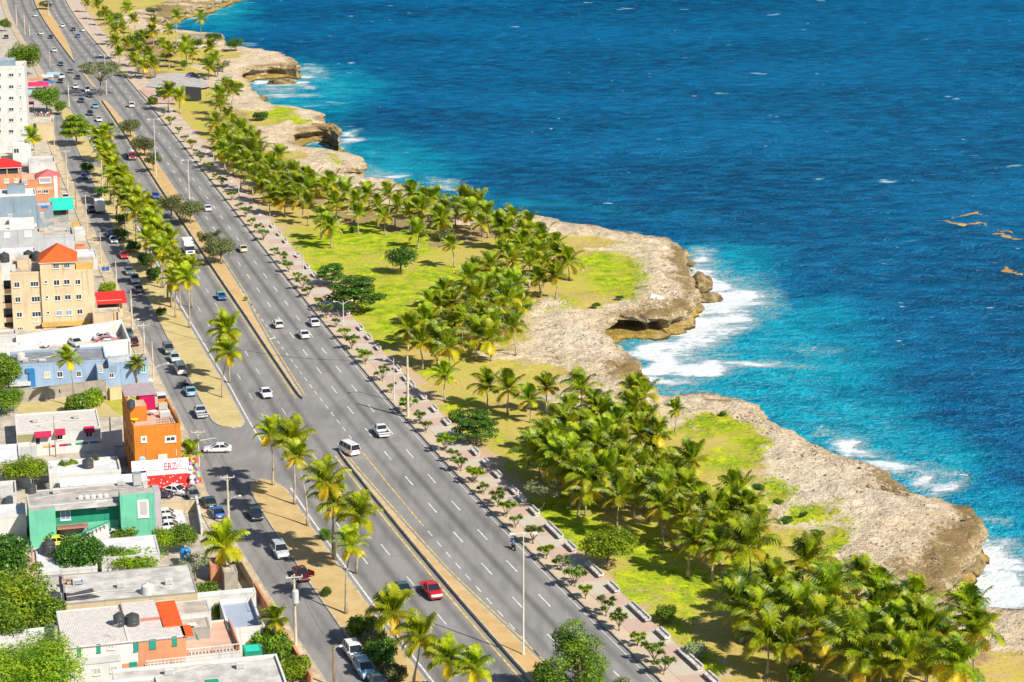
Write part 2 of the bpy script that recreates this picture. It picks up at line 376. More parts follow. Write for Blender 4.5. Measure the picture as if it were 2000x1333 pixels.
ub = t.mix(t.ramp(nA, 0.35, 0.65), (0.36, 0.32, 0.27), (0.55, 0.49, 0.41))
soil = (0.50, 0.36, 0.24); litter_shade_col = t.mix(t.ramp(nB, 0.35, 0.65), (0.16, 0.10, 0.06), (0.40, 0.28, 0.18))
def thr(a, amt=0.9, lo=0.42, hi=0.58): return t.ramp(t.math('ADD', t.attr(a), t.math('MULTIPLY', t.math('SUBTRACT', t.math('ADD', t.math('MULTIPLY', nA, 0.6), t.math('MULTIPLY', nB, 0.4)), 0.5), amt*1.6)), lo, hi)
col = t.mix(thr('dry'), soil, dr)
col = t.mix(t.attr('urban'), col, ub)
col = t.mix(thr('rock', 0.7, 0.4, 0.6), col, rk)
col = t.mix(t.math('MULTIPLY', t.ramp(t.math('ADD', t.math('MULTIPLY', nC, .5), t.math('MULTIPLY', nB, .5)), 0.44, 0.60), t.math('MULTIPLY', t.math('MULTIPLY', t.attr('dry'), 0.8), t.math('SUBTRACT', 1.0, t.attr('rock')))), col, t.mix(nB, (0.26, 0.33, 0.02), (0.50, 0.48, 0.06)))
col = t.mix(thr('green', 1.7, 0.36, 0.66), col, gr)
col = t.mix(t.math('MULTIPLY', thr('litter', 1.3, 0.5, 0.8), 0.85), col, litter_shade_col)  # litter attribute darkens to brown debris plus painted grove shade
t.base(col, 0.95, 0.1)
hgt = t.math('ADD', t.math('MULTIPLY', nB, 0.6), t.math('MULTIPLY', nA, 0.7)); hgt = t.math('ADD', hgt, t.math('MULTIPLY', vor.outputs[0], 0.3)); hgt = t.math('ADD', hgt, t.math('MULTIPLY', nD, 0.2))
t.bump(t.math('MULTIPLY', hgt, t.math('ADD', t.math('MULTIPLY', t.attr('rock'), 0.9), 0.12)), 0.9, 0.9)
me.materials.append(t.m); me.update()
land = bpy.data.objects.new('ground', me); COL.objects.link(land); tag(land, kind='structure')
# ---------------------------------------------------------------- SEA
def axis(a, b, s, far_lo, far_hi):
    m = list(np.arange(a, b, s)); lo = []; x = a; st = s
    while x > far_lo: st *= 1.35; x -= st; lo.append(x)
    hi = []; x = m[-1]; st = s
    while x < far_hi: st *= 1.35; x += st; hi.append(x)
    return np.array(lo[::-1]+m+hi)
xs = axis(-130, 300, 2.2, -2500, 9000); ys = axis(225, 1100, 2.2, -1500, 9000)
XX, YY = np.meshgrid(xs, ys); SP = np.stack([XX.ravel(), YY.ravel()], 1); nx, ny = len(xs), len(ys)
dsea = seg_dist(SP, cst[::3], 3000)
ins = inside(SP, ring); dsea = np.where(ins, 0, dsea)
zz = -CAMH+SEA_Z*0
def npz(P, z):
    q = z-CAMH; dep = P[:, 1]*cp-q*sp; up = P[:, 1]*sp+q*cp; dep = np.maximum(dep, 1)
    return 1000+FPX*P[:, 0]/dep, 666.5-FPX*up/dep
SX, SY = npz(SP, SEA_Z)
vis = (SY > -40) & (SY < 1400) & (SX < 2100)
swell = np.array([mnoise.fractal(Vector((x*0.035, y*0.06, 0.0)), 1.0, 2.0, 3) if v else 0 for (x, y), v in zip(SP, vis)])
chop = np.array([mnoise.fractal(Vector((x*0.12+5, y*0.22, 4.0)), 0.9, 2.0, 3) if v else 0 for (x, y), v in zip(SP, vis)])
sz = SEA_Z+0.5*swell+0.3*chop
fw = np.array([(mnoise.fractal(Vector((x*0.07, y*0.07, 50)), .9, 2, 4), mnoise.fractal(Vector((x*0.07, y*0.07, 80)), .9, 2, 4)) if v else (0, 0) for (x, y), v in zip(SP, vis)])
foam = blob(SX+fw[:, 0]*46, SY+fw[:, 1]*20, [(1400,590,100,45,1.35),(1340,640,80,42,1.35),(1300,690,60,24,1.3),(1450,590,70,24,1.25),(1370,540,40,30,1.2),(1265,715,30,20,1.3),(1375,510,30,28,.95),(1360,720,90,16,1.15),(1490,714,90,8,1.0),(1400,690,60,8,.95),(1560,708,50,5,.85),(1420,640,60,14,1.05),(1290,735,30,22,1),(1440,575,50,35,.9),
   (1665,868,34,20,1.2),(1735,908,75,14,1.1),(1775,940,34,14,1.25),(1840,955,40,16,1.1),(1950,1110,75,45,1.2),(1870,1150,50,34,1.35),(1970,1165,70,28,1.35),(1900,1090,30,40,1.3),(1930,1080,30,25,.9),(1950,1020,20,10,.7),(1980,1075,35,12,.7),
   (600,148,45,9,.95),(540,172,35,22,1),(585,178,30,10,.9),(620,208,40,4,.8),(672,262,22,10,.95),(680,285,16,8,.9),(730,332,22,10,.9),(760,342,40,8,.8),(850,362,50,12,.8),(400,12,35,14,1),(375,22,30,10,1),(445,8,20,5,.8),
   (1215,452,25,6,.9),(1355,482,24,6,.9),(480,92,14,4,.8),(1310,750,60,14,1.05),(1600,850,30,8,.9),(1690,880,60,12,1.05),(1800,925,50,12,1.05),(1340,770,70,8,.8),(1600,680,60,10,.5)])
shoreN = np.array([fbm(x, y, 0.06, 11.0) if v else 0 for (x, y), v in zip(SP, vis)])
foam = np.maximum(foam*0.95, np.clip(1.1-dsea/(2.6+3.0*shoreN), 0, 0.85))
turq = blob(SX, SY, [(1450,720,280,130,1),(1600,620,90,20,.7),(1660,830,160,70,1),(1780,900,150,60,1),(1900,1080,150,120,.9),(1420,540,110,60,.8),(620,180,130,50,.8),(760,320,150,60,.7),(420,30,90,40,.7),(1000,415,260,40,.35),(1560,850,120,60,.8)])
turq = np.clip(0.9*turq+0.30*np.exp(-dsea/10.0)+0.12*shoreN, 0, 1)
sfaces = []
ii = np.arange(nx*ny).reshape(ny, nx)
q = np.stack([ii[:-1, :-1], ii[:-1, 1:], ii[1:, 1:], ii[1:, :-1]], -1).reshape(-1, 4)
ms = bpy.data.meshes.new('sea'); SV = np.column_stack([SP, sz])
ms.vertices.add(len(SV)); ms.vertices.foreach_set('co', SV.astype(np.float32).ravel())
ms.loops.add(q.size); ms.loops.foreach_set('vertex_index', q.ravel().astype(np.int32))
ms.polygons.add(len(q)); ms.polygons.foreach_set('loop_start', np.arange(0, q.size, 4, dtype=np.int32)); ms.polygons.foreach_set('use_smooth', np.ones(len(q), bool))
ms.update(); ms.validate()
fattr(ms, 'foam', foam); fattr(ms, 'turq', turq)
t = NT('sea_water'); co = t.coord(world=True)
cs1 = t.coord((1.0, 1.0, 1), R(12), world=True)
st = t.coord((0.62, 1.0, 1), R(14), world=True)
n1 = t.noise(st, 0.20, 6, 0.72); n2 = t.noise(cs1, 0.6, 4, 0.7); n3 = t.noise(st, 0.045, 3, 0.5); n4 = t.noise(st, 0.012, 3, 0.5)
deep = t.mix(t.ramp(n1, 0.38, 0.66), (0.0001, 0.042, 0.115), (0.0002, 0.125, 0.290))
deep = t.mix(t.ramp(n4, 0.35, 0.65), deep, t.mix(t.ramp(n1, 0.3, 0.7), (0.0001, 0.070, 0.180), (0.0002, 0.160, 0.370)))
tq = t.mix(t.ramp(n1, 0.35, 0.66), (0.0002, 0.22, 0.34), (0.0005, 0.40, 0.54))
tf = t.ramp(t.math('ADD', t.attr('turq'), t.math('MULTIPLY', t.math('SUBTRACT', n3, 0.5), 0.9)), 0.12, 0.95)
wc = t.mix(tf, deep, tq)
fs2 = t.coord((0.5, 1.0, 1), R(25), world=True)
fn = t.math('ADD', t.math('MULTIPLY', n3, 0.35), t.math('MULTIPLY', t.noise(fs2, 0.26, 7, 0.74), 0.65))
ff = t.ramp(t.math('ADD', t.attr('foam'), t.math('MULTIPLY', t.math('SUBTRACT', fn, 0.5), 3.2)), 0.50, 1.08)
capn = t.noise(t.coord((0.35, 0.7, 1), R(-8), world=True), 0.55, 2, 0.5); capm = t.noise(t.coord((1, 1, 1), 0, world=True), 0.035, 2, 0.5)
cap = t.math('MULTIPLY', t.ramp(capn, 0.735, 0.765), t.ramp(capm, 0.47, 0.56))
ln = t.noise(t.coord((0.55, 1.0, 1), R(20), world=True), 0.32, 5, 0.65); lace = t.ramp(t.math('ABSOLUTE', t.math('SUBTRACT', ln, 0.5)), 0.035, 0.004); lz = t.math('MAXIMUM', t.ramp(t.attr('foam'), 0.02, 0.6), t.math('MULTIPLY', t.ramp(t.attr('turq'), 0.55, 1.0), 0.15))
ff2 = t.math('MAXIMUM', t.math('MAXIMUM', ff, cap), t.math('MULTIPLY', t.math('MULTIPLY', lace, lz), 0.7))
milky = t.math('MULTIPLY', t.ramp(t.attr('foam'), 0.05, 0.8), 0.55)
wc = t.mix(milky, wc, (0.10, 0.52, 0.60))
t.base(t.mix(ff2, wc, (0.66, 0.70, 0.73)), t.math('ADD', 0.22, t.math('MULTIPLY', ff2, 0.6)), 0.0)
h = t.math('ADD', t.math('MULTIPLY', n1, 1.0), t.math('MULTIPLY', n2, 0.35)); h = t.math('ADD', h, t.math('MULTIPLY', t.noise(st, 1.6, 3, 0.6), 0.12))
h = t.math('MULTIPLY', h, t.math('SUBTRACT', 1.0, t.math('MULTIPLY', ff2, 0.75))); h = t.math('ADD', h, t.math('MULTIPLY', ff2, 0.3))
t.bump(h, 1.0, 2.6)
gl = t.n('ShaderNodeBsdfGlossy'); gl.inputs['Color'].default_value = (0.25, 0.62, 1.0, 1); gl.inputs['Roughness'].default_value = 0.22
bn = [n_ for n_ in t.t.nodes if n_.bl_idname == 'ShaderNodeBump'][0]; t.t.links.new(bn.outputs[0], gl.inputs['Normal'])
mxs = t.n('ShaderNodeMixShader'); mxs.inputs[0].default_value = 0.07; t.t.links.new(t.b.outputs[0], mxs.inputs[1]); t.t.links.new(gl.outputs[0], mxs.inputs[2]); t.t.links.new(mxs.outputs[0], t.out.inputs[0])
ms.materials.append(t.m)
sea = bpy.data.objects.new('sea', ms); COL.objects.link(sea); tag(sea, kind='structure')
# floating seaweed mats
swm = mat('sargassum', (0.44, 0.27, 0.08), 0.9, 0.2, 1.5)
def ribbon(name, pxs, wid, label, m=swm):
    b = MB(); P = [G(x, y, -5.9) for x, y in pxs]; Q = []
    for i in range(len(P)-1):
        for k in range(6): Q.append(P[i].lerp(P[i+1], k/6))
    Q.append(P[-1]); n = len(Q); vs = []
    for i, p in enumerate(Q):
        tt = (Q[min(i+1, n-1)]-Q[max(i-1, 0)]).normalized(); nn = Vector((-tt.y, tt.x, 0))
        ww = 0.8*wid*max(0.06, 0.2+0.75*abs(math.sin(i*0.7+1))+1.1*mnoise.noise(p*0.9))*math.sin(PI*(i+0.6)/(n+0.2))
        j = mnoise.noise(p*0.8+Vector((3, 3, 3)))*wid*0.6
        c = p+nn*j; vs += [Vector((q_.x, q_.y, SEA_Z+0.10+0.5*mnoise.fractal(Vector((q_.x*0.035, q_.y*0.06, 0.0)), 1.0, 2.0, 3)+0.3*mnoise.fractal(Vector((q_.x*0.12+5, q_.y*0.22, 4.0)), 0.9, 2.0, 3))) for q_ in (c-nn*ww, c, c+nn*ww)]
    fs = []
    for i in range(n-1):
        for k in (0, 1): a = i*3+k; fs.append((a, a+1, a+4, a+3))
    b.add(vs, fs); o = b.build(name, m, smooth=True); tag(o, label, 'seaweed', 'orange seaweed mats drifting on the sea'); return o
ribbon('floating_seaweed', [(1826,432),(1850,434),(1868,440),(1900,440),(1915,436),(1931,442)], 1.5, 'long curved mat of orange seaweed floating, leftmost of the drifting mats')
ribbon('floating_seaweed', [(1858,430),(1862,425),(1900,417),(1906,414),(1916,420),(1932,423)], 0.8, 'thin orange seaweed streak just behind the long curved mat')
ribbon('floating_seaweed', [(1938,459),(1955,456),(1975,464),(2010,467)], 1.6, 'thick orange seaweed mat cut by the right edge of the photo')
ribbon('floating_seaweed', [(1948,447),(1957,452),(1972,450),(1980,456)], 0.9, 'small looped orange seaweed patch touching the thick mat at the right')
ribbon('floating_seaweed', [(1966,520),(1970,530),(1985,535),(1996,538)], 1.8, 'brownish seaweed clump lower right of the thick orange mat')
# loose boulders at the foot of the headlands
rockm = mat('cliff_rock', (0.26, 0.19, 0.09), 0.95, 0.3, 0.6, bump=1.0)
def boulder(px, py, z, r, sq, label, seed):
    rnd = random.Random(seed); bmx = MB()
    n1_, n2_ = 18, 11; vs = []; fs = []
    for j in range(n2_+1):
        th = PI*j/n2_
        for k in range(n1_):
            a = 2*PI*k/n1_; d = Vector((math.sin(th)*math.cos(a), math.sin(th)*math.sin(a), math.cos(th)))
            rr = r*(1+0.28*mnoise.fractal(d*1.3+Vector((seed, 0, 0)), 0.8, 2.2, 4))
            vs.append((d.x*rr*sq[0], d.y*rr*sq[1], d.z*rr*sq[2]))
    for j in range(n2_):
        for k in range(n1_): k2 = (k+1) % n1_; fs.append((j*n1_+k, (j+1)*n1_+k, (j+1)*n1_+k2, j*n1_+k2))
    bmx.add(vs, fs); o = bmx.build('boulder', rockm); o.location = G(px, py, z); tag(o, label, 'rock'); return o
boulder(1366, 556, -3.0, 2.6, (1.1, 1.3, 0.95), 'big rounded brown boulder leaning on the tip of the cape amid white surf', 1)
boulder(1378, 582, -5.6, 3.0, (1.15, 1.1, 0.45), 'low flat ochre rock below the big rounded boulder', 2)
boulder(1350, 600, -5.5, 2.4, (1.2, 1.1, 0.5), 'ochre rock shelf at the foot of the cape under the boulder', 3)
boulder(1346, 514, -5.2, 1.2, (1.4, 0.8, 0.5), 'small flat rock in the surf on the far side of the cape', 4)
boulder(505, 193, -4.6, 2.0, (1.6, 1.0, 0.6), 'dark rock at the cove between the two far headlands', 5)
boulder(648, 256, -4.4, 3.0, (1.0, 1.1, 0.8), 'brown boulder at the tip of the far cave headland', 6)
boulder(552, 161, -5.4, 3.4, (1.5, 1.0, 0.4), 'low golden rock shelf in the foam of the farthest cave headland', 7)
boulder(1890, 1100, -4.6, 2.2, (1.0, 1.4, 0.8), 'brown rock block at the foot of the big near headland', 8)
# ================================================================== ROADS, KERBS, MARKINGS, PROMENADE
YR = np.concatenate([np.arange(-150, 220, 20), np.arange(220, 560, 3.0), np.arange(560, 1100, 6.0), np.arange(1100, 2400, 60)])
def strip(fl, fr, z, Y):
    b = MB(); n = len(Y); vs = []
    for y in Y:
        vs += [(fl(y), y, z), (fr(y), y, z)]
    b.add(vs, [(2*i, 2*i+1, 2*i+3, 2*i+2) for i in range(n-1)]); return b
t = NT('asphalt'); co = t.coord(world=True)
at = t.n('ShaderNodeAttribute'); at.attribute_name = 'lane'; lane = at.outputs['Fac']
a1 = t.noise(co, 0.08, 4, 0.6); a2 = t.noise(t.coord((1, 0.08, 1), R(-16.5), world=True), 0.9, 3, 0.6); a3 = t.noise(co, 2.5, 3, 0.6)
ac = t.mix(t.ramp(a1, 0.3, 0.7), (0.195, 0.19, 0.19), (0.265, 0.255, 0.248))
ac = t.mix(t.math('MULTIPLY', t.ramp(a2, 0.35, 0.75), 0.4), ac, (0.33, 0.31, 0.29))
# dark tyre/oil lanes : lane attribute is distance across a lane, in lanes
fr = t.math('FRACT', lane); tri = t.math('ABSOLUTE', t.math('SUBTRACT', fr, 0.5))
oil = t.math('MULTIPLY', t.ramp(t.math('ADD', tri, t.math('MULTIPLY', a1, 0.12)), 0.34, 0.06), t.attr('oil'))
ac = t.mix(t.math('MULTIPLY', oil, 0.7), ac, (0.075, 0.073, 0.08))
ac = t.mix(t.math('MULTIPLY', t.ramp(a3, 0.55, 0.75), 0.25), ac, (0.13, 0.125, 0.12))
pt = t.noise(t.coord((1, 0.35, 1), R(-16.5), world=True), 0.22, 1, 0.3); ac = t.mix(t.math('MULTIPLY', t.ramp(pt, 0.60, 0.62), 0.18), ac, (0.12, 0.118, 0.12))
crk = t.n('ShaderNodeTexVoronoi'); crk.feature = 'DISTANCE_TO_EDGE'; t.set(crk.inputs['Vector'], co); crk.inputs['Scale'].default_value = 0.09
ac = t.mix(t.math('MULTIPLY', t.ramp(crk.outputs[0], 0.004, 0.0), 0.3), ac, (0.10, 0.095, 0.09))
t.base(ac, 0.85, 0.25); t.bump(a3, 0.2, 0.02); ASPH = t.m
# asphalt sheet: columns across at many offsets so the 'lane' attribute is right
cols = [('A', 0), ('A', 0.5), ('B', -0.2), ('B', 0.2), ('C', 0), ('C', 4.15), ('C', 8.3), ('D', 0.0), ('E', 0), ('F', -11.8), ('F', -8.15), ('F', -4.35), ('F', 0)]
# lane coordinate value at each column (integers = painted lines; .5 = lane middle)
lv = [0, 0, 2, 0, 0, 1, 2, 3, 3, 4, 5, 6, 7]
ol = [0, .3, .5, .0, .5, .8, .8, .5, 0, .15, .9, .9, .25]
b = MB(); n = len(YR); K = 9; vs = []; lanev = []; oilv = []
segs = []
for y in YR:
    xc = [float(LX(k, y))+o for k, o in cols]
    for j in range(1, len(xc)): xc[j] = max(xc[j], xc[j-1]+0.02)
    row = []
    for j in range(len(xc)-1):
        m = 4
        for q_ in range(m):
            f = q_/m; row.append((xc[j]+(xc[j+1]-xc[j])*f, y, 0.03)); lanev.append(lv[j]+(lv[j+1]-lv[j])*f); oilv.append(ol[j]+(ol[j+1]-ol[j])*f)
    row.append((xc[-1], y, 0.03)); lanev.append(lv[-1]); oilv.append(ol[-1]); vs += row; W_ = len(row)
fs = [(i*W_+k, i*W_+k+1, (i+1)*W_+k+1, (i+1)*W_+k) for i in range(n-1) for k in range(W_-1)]
b.add(vs, fs); road = b.build('road', ASPH); fattr(road.data, 'lane', lanev); fattr(road.data, 'oil', oilv); tag(road, kind='structure')
# a side street going left at the crossing, and a small car park by the far headland
b = MB(); P = [G(400, 868), G(392, 905), G(340, 912), G(352, 880)]
def patch(name, pxs, z, m, kind='structure'):
    b = MB(); b.add([(G(x, y).x, G(x, y).y, z) for x, y in pxs], [tuple(range(len(pxs)))]); o = b.build(name, m); tag(o, kind=kind); return o
patch('parking_lot', [(285,172),(300,150),(330,146),(385,146),(412,172),(390,176),(330,176)], 0.45, mat('lot_grey', (0.44, 0.41, 0.40), 0.9, 0.1, 0.4))
pave_c = mat('path_concrete', (0.50, 0.43, 0.36), 0.9, 0.12, 0.5)
patch('path', [(412,174),(432,150),(452,146),(458,150),(438,160),(424,176)], 0.55, pave_c)
white = mat('road_paint', (0.72, 0.71, 0.68), 0.7, 0.14, 1.2); yellow = mat('road_paint_yellow', (0.66, 0.50, 0.17), 0.7, 0.2, 1.0)
cream = mat('edge_paint', (0.62, 0.54, 0.40), 0.8, 0.2, 1.0)
bw = MB(); by = MB()
def dash_line(b, key, off, y0, y1, ln, period, wd, ph=0.0, z=0.045):
    y = y0+ph
    while y < y1:
        ya, yb = y, min(y+ln, y1); q = [ya, (ya+yb)/2, yb]
        for i in range(2):
            xa = float(LX(key, q[i]))+off; xb = float(LX(key, q[i+1]))+off
            b.add([(xa-wd/2, q[i], z), (xa+wd/2, q[i], z), (xb+wd/2, q[i+1], z), (xb-wd/2, q[i+1], z)], [(0, 1, 2, 3)])
        y += period
for off in (-4.35, -8.15): dash_line(bw, 'F', off, 110, 1080, 4.4, 12.7, 0.20, ph=2.0 if off > -5 else 1.0)
for off in (-4.35, -8.4): dash_line(bw, 'D', off, 110, 306, 4.4, 12.7, 0.18, ph=8.5 if off > -5 else 5.0)
for off in (-4.35, -8.4): dash_line(bw, 'D', off, 318, 1080, 4.0, 12.7, 0.13, ph=8.5 if off > -5 else 5.0)
dash_line(bw, 'F', -11.75, 200, 296, 2.2, 4.35, 0.17); dash_line(bw, 'F', -11.8, 338, 560, 2.2, 4.35, 0.17)
dash_line(bw, 'C', 0.75, 100, 313, 3.0, 3.0, 0.26); dash_line(bw, 'C', 0.75, 333, 640, 3.0, 3.0, 0.24)
dash_line(bw, 'F', -0.75, 100, 1080, 3.0, 3.0, 0.12)
dash_line(by, 'D', -0.9, 100, 329, 3.0, 3.0, 0.30); dash_line(by, 'D', -0.7, 362, 716, 3.0, 3.0, 0.25)
dash_line(by, 'E', 0.55, 100, 329, 3.0, 3.0, 0.22); dash_line(by, 'E', 0.6, 364, 500, 3.0, 3.0, 0.22)
dash_line(by, 'F', -11.8, 296, 331, 3.5, 3.5, 0.2)
def seg(b, p, q, wd, z=0.046):
    a = G(*p); c = G(*q); d = (c-a).normalized(); nn = Vector((-d.y, d.x, 0))*wd/2
    b.add([(v.x, v.y, z) for v in (a-nn, a+nn, c+nn, c-nn)], [(0, 1, 2, 3)])
seg(bw, (391,861), (421,856), 0.35); seg(bw, (527,663), (536,660), 0.4)
o = bw.build('lane_marking', white); tag(o, kind='structure'); o = by.build('edge_line', yellow); tag(o, kind='structure')
# ---- islands
def island(fl, fr, y0, y1, zl, zr, taper, name, mats, kerb=0.25):
    Y = [y for y in np.arange(y0, y1, 3.0)]+[y1]
    ext = list(np.linspace(y0, y0+taper, 6))+list(np.linspace(y1-taper, y1, 6)); Y = sorted(set(Y+ext))
    b = MB(); rows = []
    for y in Y:
        xl, xr = fl(y), fr(y); e = min((y-y0)/taper, (y1-y)/taper, 1.0); e = math.sqrt(max(0.0, 1-(1-e)**2)); m = (xl+xr)/2
        xl = m+(xl-m)*max(e, 0.03); xr = m+(xr-m)*max(e, 0.03); k = min(kerb, (xr-xl)*0.3)
        rows.append([(xl, y, -0.1), (xl, y, zl), (xl+k, y, zl), (xr-k, y, zr), (xr, y, zr), (xr, y, -0.1)])
    vs = [v for r in rows for v in r]; n = len(rows); fs = []; ms_ = []
    for i in range(n-1):
        for k in range(5): a = i*6+k; fs.append((a, a+1, a+7, a+6)); ms_.append(1 if k == 2 else 0)
    fs += [tuple(range(6))[::-1], tuple((n-1)*6+k for k in range(6))]; ms_ += [0, 0]
    b.v = vs; b.f = fs; b.m = ms_
    o = b.build(name, mats); tag(o, kind='structure'); return o
kerbm = mat('kerb_concrete', (0.50, 0.44, 0.33), 0.9, 0.15, 1.0)
def dirtmat(name, a, b_, c_):
    t = NT(name); co = t.coord(world=True); x1 = t.noise(co, 0.25, 5, 0.7); x2 = t.noise(co, 1.7, 4, 0.7)
    col = t.mix(t.ramp(x1, 0.3, 0.7), a, b_); col = t.mix(t.math('MULTIPLY', t.ramp(x2, 0.5, 0.75), 0.6), col, c_); t.base(col, 0.95, 0.1); t.bump(x2, 0.4, 0.1); return t.m
dirt_med = dirtmat('median_soil', (0.46, 0.30, 0.14), (0.56, 0.38, 0.18), (0.42, 0.33, 0.10))
dirt_strip = dirtmat('strip_dry_grass', (0.46, 0.32, 0.15), (0.56, 0.42, 0.20), (0.38, 0.27, 0.11))
dirt_top = dirtmat('strip_pale_grass', (0.46, 0.36, 0.16), (0.56, 0.46, 0.23), (0.36, 0.31, 0.10))
lx = lambda k, o=0: (lambda y: float(LX(k, y))+o)
island(lx('D'), lx('E'), -150, 331, 0.50, 0.16, 4, 'median', [kerbm, dirt_med])
island(lx('D'), lx('E'), 361, 716, 0.50, 0.16, 6, 'median', [kerbm, dirt_med])
island(lx('D', 0.2), lx('E', 0.4), 745, 790, 0.2, 0.2, 10, 'median', [kerbm, dirt_med])
island(lx('D', 0.0), lx('E'), 812, 2400, 0.5, 0.2, 20, 'median', [kerbm, dirt_med])
island(lx('B'), lx('C'), -150, 317, 0.16, 0.16, 7, 'verge', [kerbm, dirt_strip])
island(lx('B'), lx('C'), 344, 590, 0.16, 0.16, 5, 'verge', [kerbm, dirt_top])
island(lx('B'), lx('C'), 600, 700, 0.16, 0.16, 8, 'verge', [kerbm, dirt_top])
# ---- promenade: kerb, planting bed, banded paving
t = NT('promenade_paving'); co = t.coord(world=True); sy = t.n('ShaderNodeSeparateXYZ'); t.set(sy.inputs[0], co)
along = t.math('ADD', t.math('MULTIPLY', sy.outputs[1], 0.958), t.math('MULTIPLY', sy.outputs[0], -0.287))
band = t.math('FRACT', t.math('DIVIDE', along, 9.4)); pk = t.ramp(band, 0.49, 0.50); pk = t.math('MULTIPLY', pk, t.ramp(band, 0.995, 0.985))
br = t.n('ShaderNodeTexBrick'); t.set(br.inputs[0], t.coord(world=True)); br.inputs['Scale'].default_value = 1.6; br.inputs['Mortar Size'].default_value = 0.02
br.inputs[1].default_value = (1, 1, 1, 1); br.inputs[2].default_value = (0.90, 0.9, 0.9, 1); br.inputs[3].default_value = (0.7, 0.7, 0.7, 1)
x1 = t.noise(co, 0.5, 5, 0.7)
pc = t.mix(pk, (0.55, 0.49, 0.41), (0.55, 0.39, 0.33)); pc = t.mix(0.7, pc, br.outputs[0], 'MULTIPLY')
pc = t.mix(t.math('MULTIPLY', t.ramp(x1, 0.4, 0.75), 0.4), pc, (0.40, 0.34, 0.28)); t.base(pc, 0.9, 0.2); PAVE = t.m
bed = dirtmat('planting_bed', (0.50, 0.40, 0.30), (0.58, 0.46, 0.34), (0.42, 0.31, 0.2))
Yp = [y for y in YR if y < 1100]
b = MB(); rows = []
for y in Yp: 
    f = float(FX(y)); g = float(LX('G', y)); rows.append([(f, y, -0.1), (f, y, 0.28), (f+0.28, y, 0.28), (f+0.29, y, 0.24), (f+2.3, y, 0.24), (f+2.32, y, 0.27), (g, y, 0.27), (g, y, -0.4)])
n = len(rows); fs = []; mm = []
for i in range(n-1):
    for k in range(7): a = i*8+k; fs.append((a, a+1, a+9, a+8)); mm.append([0, 0, 0, 1, 0, 2, 0][k])
b.v = [v for r in rows for v in r]; b.f = fs; b.m = mm; o = b.build('promenade', [kerbm, bed, PAVE]); tag(o, kind='structure')
# ---- frontage sidewalk
b = MB(); rows = []
for y in Yp:
    f = float(LX('A', y)); wd = 2.7; rows.append([(f-wd, y, 0.0), (f-wd, y, 0.15), (f-0.22, y, 0.15), (f-0.2, y, 0.17), (f, y, 0.17), (f, y, -0.1)])
n = len(rows); fs = []; mm = []
for i in range(n-1):
    for k in range(5): a = i*6+k; fs.append((a, a+1, a+7, a+6)); mm.append(1 if k == 1 else 0)
swk = mat('sidewalk', (0.54, 0.44, 0.30), 0.9, 0.16, 0.4)
b.v = [v for r in rows for v in r]; b.f = fs; b.m = mm; o = b.build('pavement', [kerbm, swk]); tag(o, kind='structure')
# ================================================================== BENCHES, LAMPS, POLES
conc = mat('bench_concrete', (0.60, 0.56, 0.53), 0.9, 0.18, 1.5)
polew = mat('pole_white', (0.66, 0.62, 0.55), 0.6, 0.08, 0.5); polec = mat('pole_concrete', (0.60, 0.52, 0.40), 0.85, 0.12, 0.8)
greyp = mat('lamp_grey', (0.55, 0.55, 0.53), 0.5, 0.06, 0.5); wood = mat('pole_wood', (0.28, 0.19, 0.12), 0.9, 0.2, 0.8)
darkm = plain('dark_iron', (0.04, 0.035, 0.035), 0.5)
def ordw(i): return ['first','second','third','fourth','fifth','sixth','seventh','eighth','ninth','tenth','eleventh','twelfth'][i] if i < 12 else 'far'
# benches: (px, py) of centre
bench_px = [(1045,1000),(1078,1032),(1092,1045),(1117,1070),(1160,1108),(1172,1120),(1204,1150),(1243,1190),(1258,1206),(1303,1241),(1345,1280),(1364,1299),(1400,1328),
 (1005,960),(1020,975),(978,928),(951,906),(928,884),(900,856),(864,826),(846,800),(824,776),(803,752),(794,740),(776,722),(741,680),(722,660),(709,642),(690,612),(615,538),(602,522),(585,500),(560,472),(547,458),(534,442)]
tb = empty('bench', G(0, 400))
def bench_parts(root):
    b = MB(); L = 1.55
    b.hexa([(-L,-.38,0.34),(L,-.38,0.34),(L,.38,0.34),(-L,.38,0.34)], [(-L,-.40,0.55),(L,-.40,0.55),(L,.38,0.55),(-L,.38,0.55)]); b.build('seat', conc, root)
    b = MB(); b.hexa([(-L,.12,0.553),(L,.12,0.553),(L,.38,0.553),(-L,.38,0.553)], [(-L,.22,.78),(L,.22,.78),(L,.46,.78),(-L,.46,.78)]); b.build('backrest', conc, root)
    for s in (-1, 0, 1):
        b = MB(); x = s*1.15; b.hexa([(x-.16,-.2,0),(x+.16,-.2,0),(x+.16,.34,0),(x-.16,.34,0)], [(x-.13,-.16,.418),(x+.13,-.16,.418),(x+.13,.3,.418),(x-.13,.3,.418)]); b.build('leg', conc, root)
bench_parts(tb)
bench_px.sort(key=lambda p: -p[1])
blab = {}
bl_mark = [(1190,1110,'the shorn round tree'),(928,840,'the almond tree by the path'),(795,800,'the thick pole on the promenade'),(672,620,'the two-armed white lamp'),(593,530,'the promenade lamp beside the lawn'),(1020,1280,'the bottom end of the promenade'),(1060,960,'the silvery bare-limbed tree'),(523,440,'the lamp by the palm belt')]
for i, (x, y) in enumerate(bench_px):
    o = tb if i == 0 else dup(tb)
    g = G(x, y, 0.5); yy = g.y; o.location = (float(LX('G', yy))-0.75, yy, 0.27); o.rotation_euler = (0, 0, road_ang(yy)+PI)
    blab[i] = (x, y, o)
done = {}
for i, (x, y, o) in blab.items():
    nm = min(bl_mark, key=lambda m: math.hypot((m[0]-x), (m[1]-y))); done.setdefault(nm[2], []).append((y, i))
